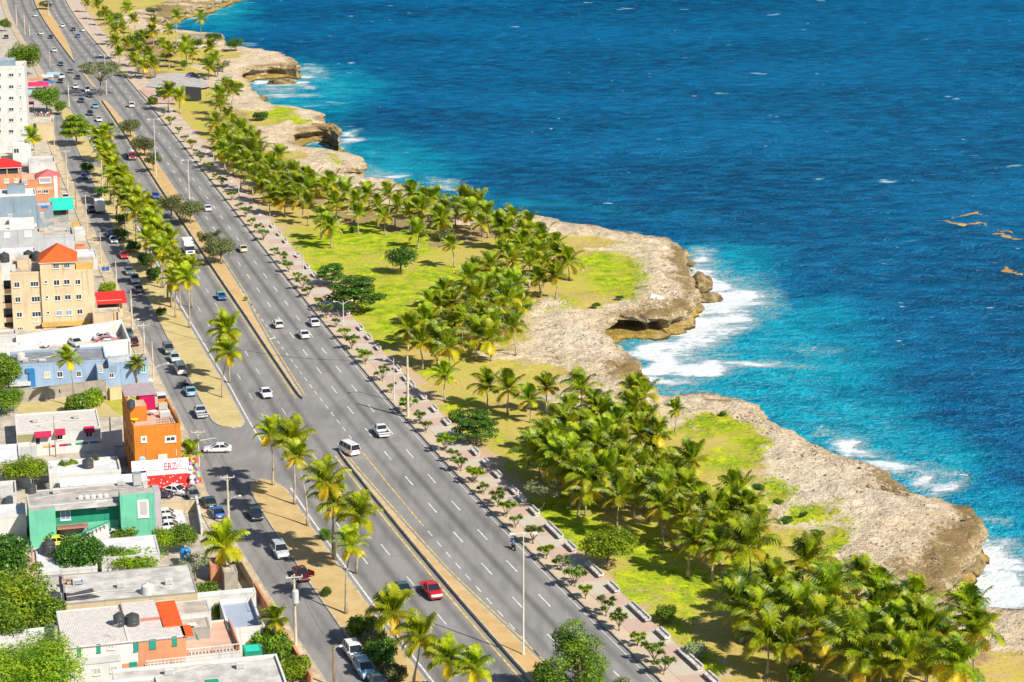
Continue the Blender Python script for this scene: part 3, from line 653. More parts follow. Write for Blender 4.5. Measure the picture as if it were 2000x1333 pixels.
for nm, L in done.items():
    L.sort()
    for k, (y, i) in enumerate(L):
        q = 'only' if len(L) == 1 else ('nearest' if k == len(L)-1 else ordw(len(L)-1-k)+' nearest')
        tag(blab[i][2], f"grey concrete bench, {q} one to the camera around {nm}".replace('only one to the camera', 'the single one'), 'bench', 'concrete benches along the promenade edge')
# lamp posts
def lamp_double(base, top_py, label, group='tall double lamps on the median', m=polew, arm=1.15, ang=None):
    g = G(*base); root = empty('street_lamp', (g.x, g.y, 0.2)); 
    # height by surveying the top
    n = Vector((0, -1, 0)); p = ray_plane(base[0], top_py, Vector((g.x, g.y, 0)), n); hgt = p.z-0.2
    b = MB(); b.tube([(0,0,0),(0,0,hgt)], [0.14, 0.07], 10); b.build('pole', m, root)
    b = MB(); b.lathe([(0.3,0),(0.3,0.25),(0.2,0.4)], n=10); b.build('base', kerbm, root)
    b = MB(); b.tube([(-arm,0,hgt+.02),(arm,0,hgt+.02)], [0.05,0.05], 6); b.build('arm', m, root)
    for s in (-1, 1):
        b = MB(); x = s*(arm+.25); b.hexa([(x-.42,-.22,hgt-.12),(x+.42,-.22,hgt-.12),(x+.42,.22,hgt-.12),(x-.42,.22,hgt-.12)], [(x-.3,-.16,hgt+.12),(x+.3,-.16,hgt+.12),(x+.3,.16,hgt+.12),(x-.3,.16,hgt+.12)]); b.build('lamp_head', greyp, root)
    root.rotation_euler = (0, 0, 0.1 if ang is None else ang); tag(root, label, 'street lamp', group); return root
lamp_double((1022,1283), 1042, 'tall white double-headed street lamp on the near end of the median')
lamp_double((370,391), 313, 'double-headed street lamp rising through the grey trees on the median')
lamp_double((305,346), 233, 'tall double-headed street lamp beside the two median trees and red truck')
lamp_double((208,186), 108, 'double-headed street lamp beside the feathery flat-topped median tree')
lamp_double((96,33), 6, 'slim street lamp on the farthest median, at the top of the photo')
def lamp_single(base, top_py, label, group, arms=2, m=greyp, r=0.09, al=1.5, az=0.0, z0=0.26):
    g = G(*base); root = empty('street_lamp', (g.x, g.y, z0)); p = ray_plane(base[0], top_py, Vector((g.x, g.y, 0)), Vector((0, -1, 0))); hgt = p.z-z0
    b = MB(); b.tube([(0,0,0),(0,0,hgt)], [r*1.5, r*0.8], 8); b.build('pole', m, root)
    dirs = [PI, 0][:arms] if arms <= 2 else [PI, 0, PI/2]
    for a in dirs:
        b = MB(); pts = [(math.cos(a)*al*u, math.sin(a)*al*u, hgt-0.9*(1-u)**2*0+(-0.75+0.75*math.sin(u*PI/2))) for u in (0, .35, .7, 1)]
        b.tube(pts, [r*.55]*4, 6); b.build('arm', m, root)
        b = MB(); x, y = math.cos(a)*(al+.3), math.sin(a)*(al+.3); b.lathe([(0.10,hgt-.1),(0.3,hgt-.06),(0.22,hgt+.1),(0.05,hgt+.14)], (x, y), 8); b.build('lamp_head', polew, root)
    root.rotation_euler = (0, 0, az); tag(root, label, 'street lamp', group); return root
gp = 'slim lamps along the promenade'
lamp_single((671,640), 588, 'two-armed white lamp on the promenade beside the layered almond tree', gp, az=0.3)
lamp_single((770,785), 700, 'slim grey lamp just left of the thick promenade pole', gp, 1, az=0.4)
lamp_single((593,546), 498, 'slim lamp on the promenade where the lawn begins', gp, 1)
lamp_single((523,462), 420, 'slim lamp on the promenade beside the shady end of the palm belt', gp, 1)
lamp_single((467,392), 356, 'slim lamp on the promenade left of the dense palm belt', gp, 1)
lamp_single((418,322), 316-22, 'slim lamp on the promenade before the far palm belt', gp, 1)
lamp_single((337,243), 215, 'slim lamp on the promenade near the pink plaza', gp, 1)
lamp_single((190,68), 46, 'slim lamp at the promenade near the top of the photo', gp, 1)
lamp_single((172,46), 26, 'slim lamp at the promenade, farthest one up the coast road', gp, 1)
def utility_pole(base, top_py, label, cross=1, transformer=False, lampside=None, m=polec, r=0.16, h=None, wooden=False, az=0.2):
    g = G(*base); root = empty('utility_pole', (g.x, g.y, 0.1)); p = ray_plane(base[0], top_py, Vector((g.x, g.y, 0)), Vector((0, -1, 0))); hgt = (p.z-0.1)
    b = MB(); b.tube([(0,0,0),(0,0,hgt)], [r*1.25, r*0.75], 8); b.build('pole', wood if wooden else m, root)
    for c in range(cross):
        z = hgt-0.35-c*0.9; b = MB(); b.box(-1.05,-.2,z-.07,1.05,-.12,z+.07); ca = b.build('crossarm', greyp, root)
        for x in (-.95, -.3, .95):
            b = MB(); b.lathe([(0.07,z+.07),(0.09,z+.16),(0.04,z+.3)], (x, -.16), 6); b.build('insulator', polew, ca)
        b = MB(); b.tube([(-.6,-.13,z-.06),(0,-.13,z-.6)], [.03,.03], 5); b.tube([(.6,-.13,z-.06),(0,-.13,z-.6)], [.03,.03], 5); b.build('brace', greyp, root)
    if transformer:
        b = MB(); b.lathe([(0.1,hgt-3.6),(0.42,hgt-3.55),(0.42,hgt-2.0),(0.3,hgt-1.85),(0.05,hgt-1.8)], (0.05,-.58), 14); b.build('transformer', plain('transformer_grey', (0.5,0.53,0.53), 0.4), root)
    if lampside:
        zl = hgt*lampside[1]; a = lampside[0]; L = lampside[2] if len(lampside) > 2 else 2.4
        b = MB(); b.tube([(0,0,zl-.7),(math.cos(a)*L*.4, math.sin(a)*L*.4, zl-.2),(math.cos(a)*L, math.sin(a)*L, zl)], [.05,.045,.04], 6); b.build('arm', greyp, root)
        b = MB(); x, y = math.cos(a)*(L+.35), math.sin(a)*(L+.35); b.lathe([(0.06,zl-.1),(0.2,zl-.12),(0.3,zl-.02),(0.16,zl+.1),(0.04,zl+.12)], (x, y), 10); b.build('lamp_head', polew, root)
    root.rotation_euler = (0, 0, az); tag(root, label, 'utility pole', 'concrete utility poles along the frontage street'); return root, hgt
UP = []
def up(*a, **k): r, h = utility_pole(*a, **k); UP.append((r, h)); return r
up((653,1345), 1262, 'dull wooden-looking utility pole at the bottom edge beside three parked cars', 0, m=wood, lampside=(0.1, .98, .5))
up((578,1262), 1122, 'pole with big grey transformer in front of the dark red car', 1, True)
up((447,1028), 928, 'pole with crossarm and street light beside the dark blue parked car', 1, lampside=(0.2, .56, 1.4))
up((389,912), 840, 'thin pole between the orange building and the side crossing', 1, r=0.12)
up((302,790), 668, 'tall pole with long lamp arm near the light blue annex', 0, lampside=(0.35, .62, 2.4), r=.14)
up((285,745), 632, 'tall cream pole beside the parked burgundy car, nearest the road', 1, r=.15)
up((259,655), 567, 'leaning cream pole with a small fork beside the red awning', 0, r=.17, lampside=(0.5, .32, 1.0))
up((228,562), 510, 'pole above the bright bush behind the red canopy', 0, r=.13)
up((198,515), 450, 'thin pole beside the green street sign, near the small orange kiosk', 0, r=.1)
up((170,452), 380, 'pole at the kerb beside the white box truck', 0, r=.12)
up((149,410), 344, 'thin dark pole at the kerb near the teal awning', 0, r=.08, wooden=True)
up((201,386), 312, 'white pole standing among the palms of the verge', 0, r=.16)
up((132,372), 293, 'thick pole with crossarm opposite the pink hipped roof', 1, r=.18)
up((107,302), 256, 'white pole by the cream wall with flower box', 0, r=.13)
up((135,210), 166, 'cream pole on the median opening near the market cars', 0, r=.2)
up((98,133), 98, 'thin pole beside the big round tree on the far frontage', 0, r=.1)
up((58,72), 50, 'short pale pole, right one of the far roadside trio', 0, r=.15)
up((49,68), 28, 'tall pale pole, middle of the far roadside trio', 0, r=.17)
up((33,52), 10, 'tall pale pole, left of the far roadside trio', 0, r=.2)
thick, _h = utility_pole((797,817), 695, 'thick cream pole at the seaward kerb beside a slim lamp', 0, r=.22); thick['group'] = 'poles on the promenade'
UPT = (thick, _h)
# cables between the street poles
wire = plain('cable_black', (0.03, 0.03, 0.03), 0.6)
def cable(a, b_, sag, label, name='power_cable', r=0.022):
    n = 14; pts = [Vector(a).lerp(Vector(b_), i/n)-Vector((0, 0, sag*4*(i/n)*(1-i/n))) for i in range(n+1)]
    b = MB(); b.tube(pts, [r]*(n+1), 4); o = b.build(name, wire); tag(o, label, 'power cable', 'power cables over the frontage street')
bpy.context.view_layer.update()
def top(i, dx=0, dz=-0.1): r, h = UP[i]; return Vector((r.location.x+dx, r.location.y-.15, r.location.z+h+dz))
cable(top(1, -.9), top(2, -.9), 0.9, 'left cable slung from the transformer pole to the street light pole')
cable(top(1, .9), top(2, .9), 1.1, 'right cable slung from the transformer pole to the street light pole')
cable(top(2, -.9), top(3, -.8), 0.8, 'left cable from the street light pole past the shop')
cable(top(2, .9), top(3, .8), 0.9, 'right cable from the street light pole past the shop')
cable(top(3, 0), top(4, 0), 0.9, 'cable over the parked cars beside the orange building')
cable(top(4, 0), top(6, 0), 1.0, 'cable over the white parking yard')
cable(top(5, 0.6), Vector((thick.location.x, thick.location.y, _h-.3)), 2.6, 'long cable crossing all the lanes to the promenade pole', r=0.03)
cable(top(0, 0), top(1, 0), 0.9, 'cable from the bottom edge pole to the transformer pole')
# ================================================================== VEHICLES
glass = plain('car_glass', (0.015, 0.022, 0.03), 0.08, 0, 0.6); tyre = plain('tyre', (0.025, 0.025, 0.025), 0.9); rimm = plain('rim', (0.45, 0.45, 0.46), 0.3, 0.8)
lampc = plain('headlight_glass', (0.8, 0.8, 0.78), 0.1); lampr = plain('taillight_red', (0.45, 0.02, 0.02), 0.2); trim = plain('black_trim', (0.03, 0.03, 0.03), 0.6); plate = plain('number_plate', (0.75, 0.75, 0.7), 0.5)
def paint(name, c): return plain('paint_'+name, c, 0.28, 0, 0.5, 0.8)
PNT = dict(white=paint('white',(0.78,0.78,0.78)), silver=paint('silver',(0.50,0.53,0.56)), grey=paint('grey',(0.16,0.17,0.18)), dark=paint('dark',(0.018,0.022,0.035)), red=paint('red',(0.50,0.012,0.02)),
   blue=paint('blue',(0.02,0.10,0.35)), lblue=paint('lblue',(0.22,0.42,0.60)), slate=paint('slate',(0.05,0.10,0.12)), maroon=paint('maroon',(0.10,0.006,0.010)), navy=paint('navy',(0.01,0.03,0.10)), teal=paint('teal',(0.06,0.55,0.42)),
   beige=paint('beige',(0.68,0.60,0.38)), yellow=paint('yellow',(0.75,0.68,0.02)), purple=paint('purple',(0.08,0.06,0.25)), green=paint('green',(0.02,0.06,0.05)))
def loft(b, sts, mi=0):
    n = len(sts[0]); vs = [v for s in sts for v in s]; fs = []
    for i in range(len(sts)-1):
        for k in range(n): k2 = (k+1) % n; fs.append((i*n+k, i*n+k2, (i+1)*n+k2, (i+1)*n+k))
    fs += [tuple(range(n))[::-1], tuple((len(sts)-1)*n+k for k in range(n))]
    b.add(vs, fs, mi)
def sect(x, w, z0, zt, sh=0.16, tuck=0.1):
    return [(x,-w*.92,z0),(x,-w,z0+.14),(x,-w,zt-sh),(x,-w+.05,zt-.04),(x,-w+tuck+.08,zt),(x,w-tuck-.08,zt),(x,w-.05,zt-.04),(x,w,zt-sh),(x,w,z0+.14),(x,w*.92,z0)]
SPEC = {'sedan': dict(L=4.5,W=1.76,belt=.93,H=1.43,hood=.86,tr=.95,cb=(-1.75,1.0),rf=(-1.0,.15)),
        'hatchback': dict(L=3.9,W=1.70,belt=.96,H=1.50,hood=.88,tr=.98,cb=(-1.88,1.0),rf=(-1.5,.2)),
        'suv': dict(L=4.6,W=1.86,belt=1.08,H=1.76,hood=1.02,tr=1.08,cb=(-2.22,1.1),rf=(-1.95,.35)),
        'pickup': dict(L=5.2,W=1.86,belt=1.08,H=1.76,hood=1.03,tr=1.02,cb=(-.65,1.25),rf=(-.45,.55)),
        'van': dict(L=4.8,W=1.80,belt=1.15,H=2.0,hood=1.05,tr=1.15,cb=(-2.34,1.9),rf=(-2.25,1.25))}
def wheel(root, x, y, r=0.33):
    b = MB(); s = 1 if y > 0 else -1
    b.tube([(x, y-s*.11, r), (x, y+s*.09, r)], [r, r], 14); w_ = b.build('wheel', tyre, root)
    b = MB(); b.tube([(x, y+s*.085, r), (x, y+s*.1, r)], [r*.62, r*.55], 10); b.build('rim', rimm, w_)
def make_car(kind, name):
    S = SPEC[kind]; L, W, be, H = S['L'], S['W']/2, S['belt'], S['H']; root = empty(name); z0 = .24
    c0, c1 = S['cb']; r0, r1 = S['rf']; h = L/2
    st = [sect(-h,W*.86,.42,.72),sect(-h+.07,W*.94,.3,S['tr']-.10),sect(-h+.3,W*.985,z0,S['tr']),sect(c0+.1,W,z0,be),sect(0,W,z0,be-.01),sect(c1,W,z0,be-.02),sect(h-.75,W*.99,z0,S['hood']-.03),sect(h-.22,W*.95,z0+.02,S['hood']-.13),sect(h-.05,W*.88,.3,.66),sect(h,W*.8,.36,.56)]
    b = MB()
    if kind == 'pickup':
        bx = c0-.06; st2 = [sect(bx,W,z0,be)]+st[4:]; st1 = [sect(-h,W*.95,.4,.62),sect(-h+.03,W*.97,z0+.1,.66),sect(bx,W*.97,z0,.66)]
        loft(b, st1); loft(b, st2)
        for s in (-1, 1): b.box(-h+.02, s*W*.98-.035-(.0), .66, bx, s*W*.98+.035, 1.04)
        b.box(-h+.0, -W*.93, .66, -h+.06, W*.93, 1.04)
    else: loft(b, st)
    body = b.build('body', PNT['white'], root); 
    if kind == 'pickup':
        b = MB(); b.box(-h+.07, -W*.92, .662, bx-.02, W*.92, .70); b.build('cargo_bed', trim, root)
    # greenhouse
    wt = W*.76; wb = W*.93; zr = H-.05
    def fr(e): return [(c0-e,-wb-e,be-.03),(c1+e,-wb-e,be-.03),(c1+e,wb+e,be-.03),(c0-e,wb+e,be-.03)], [(r0-e,-wt-e,zr),(r1+e,-wt-e,zr),(r1+e,wt+e,zr),(r0-e,wt+e,zr)]
    lo, hi = fr(0); b = MB(); b.hexa(lo, hi); b.build('windows', glass, root)
    b = MB(); e = .025
    b.hexa([(r0-.05,-wt-.04,zr),(r1+.06,-wt-.04,zr),(r1+.06,wt+.04,zr),(r0-.05,wt+.04,zr)], [(r0+.08,-wt+.06,H),(r1-.1,-wt+.06,H),(r1-.1,wt-.06,H),(r0+.08,wt-.06,H)])
    lo, hi = fr(e)
    def pil(a, c, wd):
        a = Vector(a); c = Vector(c); s = .03
        b.hexa([(a.x-wd,a.y-s,a.z),(a.x+wd,a.y-s,a.z),(a.x+wd,a.y+s,a.z),(a.x-wd,a.y+s,a.z)], [(c.x-wd,c.y-s,c.z),(c.x+wd,c.y-s,c.z),(c.x+wd,c.y+s,c.z),(c.x-wd,c.y+s,c.z)])
    for k in range(4): pil(lo[k], hi[k], .05)
    for f in ((.52,) if kind not in ('suv', 'van', 'hatchback') else (.36, .68)):
        for s in (-1, 1):
            xb = c0+(c1-c0)*f; xt = r0+(r1-r0)*f; pil((xb, s*(wb+.01), be-.03), (xt, s*(wt+.01), zr), .045)
    b.build('roof', PNT['white'], root)
    for sx in (h-.82, -h+.85):
        for s in (-1, 1): wheel(root, sx, s*(W-.1), .33 if kind in ('sedan', 'hatchback') else .37)
    for s in (-1, 1):
        b = MB(); b.box(h-.2, s*W*.70-.16, S['hood']-.30, h+.005-.07, s*W*.70+.14, S['hood']-.16); b.build('headlight', lampc, root)
        b = MB(); b.box(-h+.0, s*W*.78-.13, S['tr']-.32, -h+.14, s*W*.78+.12, S['tr']-.12); b.build('taillight', lampr, root)
        b = MB(); b.box(c1-.25, s*(W+.12)-.08, be-.02, c1-.12, s*(W+.12)+.08, be+.12); b.build('mirror', PNT['white'], root)
    b = MB(); b.box(h-.09, -W*.55, .36, h+.02, W*.55, .52); b.build('grille', trim, root)
    b = MB(); b.box(-h-.02, -.25, .5, -h+.03, .25, .62); b.build('number_plate', plate, root)
    return root
def setpaint(root, m, parts=('body', 'roof', 'mirror', 'cab'), roofm=None):
    for c in kids(root):
        nm = c.name.split('.')[0]
        if nm in parts:
            c.material_slots[0].link = 'OBJECT'; c.material_slots[0].material = roofm if (roofm and nm == 'roof') else m
def make_truck(kind):
    root = empty('tanker_truck' if kind == 'tanker' else 'truck'); L = 6.8 if kind == 'box' else 8.0; h = L/2; W = 1.08
    b = MB(); b.box(-h, -.45, .55, h-.3, .45, .75); b.build('chassis', trim, root)
    b = MB(); x1 = h-1.7
    b.hexa([(x1,-W,.5),(h,-W*.96,.5),(h,W*.96,.5),(x1,W,.5)], [(x1,-W,1.45),(h-.05,-W*.96,1.35),(h-.05,W*.96,1.35),(x1,W,1.45)]); b.build('cab', PNT['white'], root)
    b = MB(); b.hexa([(x1,-W*.98,1.45),(h-.1,-W*.94,1.36),(h-.1,W*.94,1.36),(x1,W*.98,1.45)], [(x1+.05,-W*.86,2.25),(h-.5,-W*.84,2.25),(h-.5,W*.84,2.25),(x1+.05,W*.86,2.25)]); b.build('windows', glass, root)
    b = MB(); b.hexa([(x1-.02,-W*.9,2.25),(h-.45,-W*.88,2.25),(h-.45,W*.88,2.25),(x1-.02,W*.9,2.25)], [(x1+.02,-W*.8,2.42),(h-.65,-W*.78,2.42),(h-.65,W*.78,2.42),(x1+.02,W*.8,2.42)]); b.build('roof', PNT['white'], root)
    if kind == 'box':
        b = MB(); b.box(-h-.1, -1.15, .8, x1-.15, 1.15, 3.1); bx = b.build('cargo_box', plain('box_white', (0.74,0.74,0.72), 0.5), root)
        b = MB(); b.box(-h-.13, -1.1, .9, -h-.1, -.02, 3.0); b.box(-h-.13, .02, .9, -h-.1, 1.1, 3.0); b.build('rear_door', plain('box_grey', (0.6,0.6,0.6), 0.5), bx)
    else:
        b = MB(); b.tube([(-h,0,1.75),(-h+.25,0,1.75),(x1-.5,0,1.75),(x1-.25,0,1.75)], [.75,1.05,1.05,.75], 18); tk = b.build('tank', plain('tank_silver', (0.55,0.56,0.57), 0.35, 0.6), root)
        for f in (.25, .5, .75):
            x = -h+(x1+h)*f; b = MB(); b.lathe([(0.28,2.75),(0.28,2.92),(0.1,2.96)], (x, 0), 10); b.build('hatch', greyp, tk)
        b = MB(); b.box(h-.02, -W*.9, .5, h+.12, W*.9, .85); b.build('bumper', plain('chrome', (0.6,0.6,0.6), 0.2, 0.9), root)
    for sx in ((h-1.0, -h+1.0) if kind == 'box' else (h-1.0, -h+1.0, -h+2.1)):
        for s in (-1, 1): wheel(root, sx, s*(W-.12), .48)
    for s in (-1, 1):
        b = MB(); b.box(h-.1, s*.78-.16, .78, h+.03, s*.78+.16, .98); b.build('headlight', lampc, root)
    b = MB(); b.box(h-.05, -.55, .8, h+.02, .55, 1.15); b.build('grille', trim, root)
    return root
PROTO = {}
def place(kind, px, py, color, heading, label, cat=None, group='vehicles on the avenue and street', roofm=None, z=0.05, ang=None, name=None):
    nm = {'sedan':'car','hatchback':'car','suv':'suv','pickup':'pickup_truck','van':'van','box':'truck','tanker':'tanker_truck'}[kind]
    if kind not in PROTO:
        o = make_truck(kind) if kind in ('box', 'tanker') else make_car(kind, nm); PROTO[kind] = o
    else: o = dup(PROTO[kind])
    H_ = {'sedan':.7,'hatchback':.75,'suv':.9,'pickup':.9,'van':1.0,'box':1.6,'tanker':1.5}[kind]
    g = G(px, py, H_); o.location = (g.x, g.y, z)
    a = road_ang(g.y) if ang is None else ang
    if heading == 'toward': a += PI
    o.rotation_euler = (0, 0, a)
    setpaint(o, PNT[color], roofm=roofm); tag(o, label, cat or {'sedan':'car','hatchback':'car','suv':'car','pickup':'pickup truck','van':'van','box':'truck','tanker':'truck'}[kind], group); return o
gA = 'vehicles driving on the avenue'; gS = 'vehicles parked or moving on the frontage street'; gY = 'vehicles parked in the yards'
pk = place('pickup', 744, 839, 'white', 'away', 'white pickup with blue-striped tailgate driving away in the seaward lane', group=gA)
b = MB(); b.box(-2.64, -.8, .72, -2.605, .8, .86); b.build('stripe', PNT['blue'], pk)
place('van', 681, 874, 'white', 'away', 'boxy white van turning at the gap in the median', group=gA, ang=R(122))
place('sedan', 593, 652, 'white', 'away', 'white sedan in the middle lane, left of the kerbside white sedan', group=gA)
place('sedan', 613, 629, 'white', 'away', 'white sedan nearest the promenade kerb, just ahead of another', group=gA)
place('hatchback', 543, 632, 'white', 'away', 'small white hatchback alone in the inner lane beside the median', group=gA)
place('sedan', 474, 485, 'beige', 'away', 'cream taxi sedan partly under the olive median trees', group=gA)
place('sedan', 405, 406, 'white', 'away', 'white sedan right of the grey median trees, heading away', group=gA)
place('suv', 256, 204, 'white', 'away', 'white car alone in the seaward lanes beside the pink plaza', group=gA)
place('sedan', 122, 50, 'white', 'away', 'white car at the far left of the distant seaward lanes', group=gA)
place('sedan', 143, 57, 'dark', 'away', 'dark car right of a white car on the distant seaward lanes', group=gA)
place('sedan', 152, 70, 'blue', 'away', 'blue car nearest of the distant seaward cluster', group=gA)
place('hatchback', 162, 58, 'white', 'away', 'tiny white car nearest the kerb in the distant seaward cluster', group=gA)
rp = place('pickup', 843, 1150, 'red', 'toward', 'bright red pickup driving toward the camera beside the median', group=gA)
place('sedan', 787, 1150, 'slate', 'toward', 'dark slate sedan beside the red pickup, partly behind a palm', group=gA)
place('sedan', 519, 767, 'white', 'toward', 'white sedan with dark windscreen alone on the landward lanes', group=gA)
place('sedan', 432, 578, 'blue', 'toward', 'blue taxi with a teal roof on the landward lanes', group=gA, roofm=PNT['teal'])
place('box', 368, 482, 'white', 'toward', 'white box truck driving beside the median behind the palms', group=gA)
place('tanker', 256, 300, 'red', 'toward', 'red tanker truck with silver tank in the shade of median trees', group=gA)
place('sedan', 304, 382, 'blue', 'toward', 'blue car half hidden by the grey median tree', group=gA)
place('sedan', 325, 445, 'dark', 'toward', 'dark car hidden between the verge palms and the median', group=gA)
for (x, y, c, k, l) in [(193,233,'white','sedan','white car beside the bright round tree, nearest of the queue'),(176,221,'dark','sedan','dark car behind the white car at the bright round tree'),
  (186,207,'lblue','sedan','pale blue car near the median in the far queue'),(159,196,'navy','sedan','navy car in the outer lane of the far queue'),(176,186,'dark','sedan','dark car close behind the white bus-like van'),
  (170,174,'white','van','white van beside the flat-topped feathery tree'),(147,169,'white','sedan','white car in the outer lane left of the white van'),(152,151,'dark','sedan','black car behind the white van in the far queue'),
  (120,148,'white','pickup','white pickup beside the street market'),(138,139,'grey','sedan','grey car approaching the street market'),(119,125,'slate','sedan','dark green car farther up beside the market'),
  (106,98,'white','sedan','white car by the tip of the far median'),(99,72,'dark','sedan','dark car next to the far median with orange soil'),(80,65,'white','sedan','white car left of the dark car near the far median'),
  (69,30,'white','hatchback','white car near the top edge of the landward lanes'),(217,246,'dark','sedan','dark car between two verge trees beyond the tanker'),(118,158,'dark','sedan','dark car just below the white pickup at the market')]:
    place(k, x, y, c, 'toward', l, group='distant cars on the landward lanes')
place('sedan', 425, 875, 'white', 'away', 'white sedan seen side-on turning in the crossing', group=gS, ang=R(184))
place('sedan', 498, 1003, 'dark', 'toward', 'black sedan driving beside the palm verge', group=gS)
place('suv', 547, 1073, 'silver', 'toward', 'silver blue SUV driving between palm shadows', group=gS)
mr = place('sedan', 588, 1120, 'maroon', 'toward', 'dark maroon car with an open door behind the transformer pole', group=gS)
b = MB(); b.hexa([(0.2,.9,.35),(0.75,1.7,.35),(0.8,1.66,.35),(0.26,.88,.35)], [(0.2,.9,1.3),(0.75,1.7,1.0),(0.8,1.66,1.0),(0.26,.88,1.3)]); b.build('door', PNT['maroon'], mr)
place('suv', 692, 1271, 'white', 'toward', 'white SUV first of three parked cars at the bottom edge', group=gS)
place('suv', 712, 1304, 'lblue', 'toward', 'pale blue SUV in the middle of three parked cars', group=gS)
place('sedan', 737, 1330, 'slate', 'toward', 'dark car cut by the bottom edge, last of three parked', group=gS)
place('pickup', 391, 802, 'silver', 'away', 'silver pickup parked at the palm verge near the crossing', group=gS)
place('sedan', 371, 763, 'lblue', 'away', 'blue hatch-like sedan parked at the verge behind the motorcycle', group=gS)
place('van', 352, 718, 'white', 'away', 'white van parked among the verge-side row', group=gS)
place('hatchback', 341, 698, 'silver', 'toward', 'silver hatchback parked just ahead of the white van', group=gS)
place('suv', 329, 680, 'grey', 'toward', 'dark grey SUV, farthest of the verge-side parked row', group=gS)
place('sedan', 261, 667, 'maroon', 'toward', 'burgundy car on the pavement beside the leaning pole', group=gS)
place('sedan', 251, 650, 'slate', 'toward', 'grey-blue car on the pavement behind the burgundy car', group=gS)
place('pickup', 263, 543, 'silver', 'toward', 'silver pickup parked under the dark verge shrubs', group=gS)
place('sedan', 270, 563, 'grey', 'away', 'grey sedan tight against the silver pickup', group=gS)
place('sedan', 252, 529, 'grey', 'toward', 'grey car parked beyond the silver pickup', group=gS)
place('sedan', 242, 498, 'red', 'toward', 'bright red car on the frontage street', group=gS)
place('sedan', 222, 468, 'white', 'toward', 'white sedan in tree shade up the frontage street', group=gS)
place('sedan', 215, 455, 'navy', 'toward', 'dark car just beyond the shaded white sedan', group=gS)
place('box', 194, 402, 'white', 'away', 'white box truck parked beside the palms of the verge', group=gS)
place('sedan', 178, 408, 'dark', 'toward', 'dark car beside the parked white box truck', group=gS)
place('sedan', 165, 344, 'purple', 'toward', 'dark purple car in shade near the far verge', group=gS)
place('sedan', 128, 385, 'white', 'toward', 'white car parked behind the teal awning', group=gS)
place('suv', 313, 776, 'white', 'away', 'white SUV parked on the pavement behind the orange building', group=gS)
place('sedan', 321, 794, 'navy', 'away', 'dark blue car squeezed beside the orange building', group=gS)
place('sedan', 408, 979, 'green', 'away', 'dark green car parked by the cream wall', group=gS)
place('sedan', 424, 999, 'blue', 'away', 'blue sedan parked just in front of the dark green car', group=gS)
bh = R(14)
for k, x, y, c, a, l in [('sedan',345,957,'white',R(-25),'white sedan in front of the red polka-dot wall'),('sedan',311,964,'dark',R(10),'black car beside the rusty plant in the shop lot'),('hatchback',377,965,'grey',R(-70),'grey car beside the white sedan at the shop'),
  ('sedan',327,1003,'white',bh,'white sedan at the cream wall, rearmost of the tight trio'),('sedan',331,1014,'white',bh,'white sedan in the middle of the tight trio behind the green house'),('sedan',334,1026,'white',bh,'white sedan nearest the camera of the tight trio'),
  ('sedan',114,1057,'yellow',R(20),'yellow roofed taxi parked before the green house'),('sedan',182,1050,'silver',R(12),'silver car below the white stairs of the green house'),('sedan',232,1042,'white',R(14),'white car behind flowering shrubs at the green house'),
  ('suv',217,741,'slate',bh,'dark blue SUV in front of the blue house'),('sedan',275,743,'white',bh,'white car next to the dark blue SUV'),
  ('sedan',205,657,'silver',bh,'silver car behind the red one in the walled yard'),('sedan',210,664,'red',bh,'red car in the walled white yard'),('sedan',214,670,'white',bh,'white car peeking over the wall next to the red one'),
  ('van',88,664,'white',bh,'white minibus parked along the white yard wall'),('sedan',75,671,'white',R(-20),'white sedan below the minibus'),('sedan',148,668,'silver',R(-60),'silver car in the middle of the walled yard')]:
    place(k, x, y, c, 'away', l, group=gY, ang=a)
place('sedan', 376, 148, 'purple', 'away', 'purple car alone in the coastal parking lot', group=gY, ang=R(10), z=0.47)
place('sedan', 12, 72, 'navy', 'away', 'dark car cut by the left edge near the top', group=gY)
# ================================================================== VEGETATION
palm_leaf = leafmat('palm_leaf', (0.38, 0.50, 0.012), (0.05, 0.125, 0.006), (0.72, 0.50, 0.03), 0.5, 0.38)
palm_leaf_y = leafmat('palm_leaf_yellow', (0.46, 0.54, 0.012), (0.09, 0.19, 0.008), (0.78, 0.56, 0.03), 0.5, 0.42)
lf_mid = leafmat('leaf_mid', (0.21, 0.33, 0.02), (0.06, 0.14, 0.012), (0.4, 0.35, 0.03), 0.7, 0.3)
lf_dark = leafmat('leaf_dark', (0.08, 0.21, 0.015), (0.025, 0.085, 0.010), (0.3, 0.3, 0.03), 0.7, 0.22)
lf_bright = leafmat('leaf_bright', (0.36, 0.48, 0.015), (0.12, 0.25, 0.012), (0.62, 0.55, 0.02), 0.6, 0.4)
lf_olive = leafmat('leaf_olive', (0.22, 0.24, 0.09), (0.09, 0.12, 0.04), (0.4, 0.38, 0.12), 0.7, 0.3)
lf_silver = leafmat('leaf_silver', (0.34, 0.38, 0.20), (0.16, 0.21, 0.10), (0.5, 0.5, 0.2), 0.9, 0.3)
lf_young = leafmat('leaf_young', (0.30, 0.40, 0.10), (0.12, 0.20, 0.04), (0.5, 0.5, 0.1), 0.9, 0.35)
lf_pink = leafmat('leaf_orange', (0.55, 0.22, 0.10), (0.25, 0.25, 0.04), (0.7, 0.4, 0.1), 1.2, 0.3)
bark = mat('bark', (0.26, 0.20, 0.14), 0.95, 0.2, 1.2); palmbark = mat('palm_bark', (0.40, 0.33, 0.25), 0.95, 0.15, 1.5)
fiber = mat('palm_fibre', (0.34, 0.22, 0.09), 0.95, 0.2, 1.5)
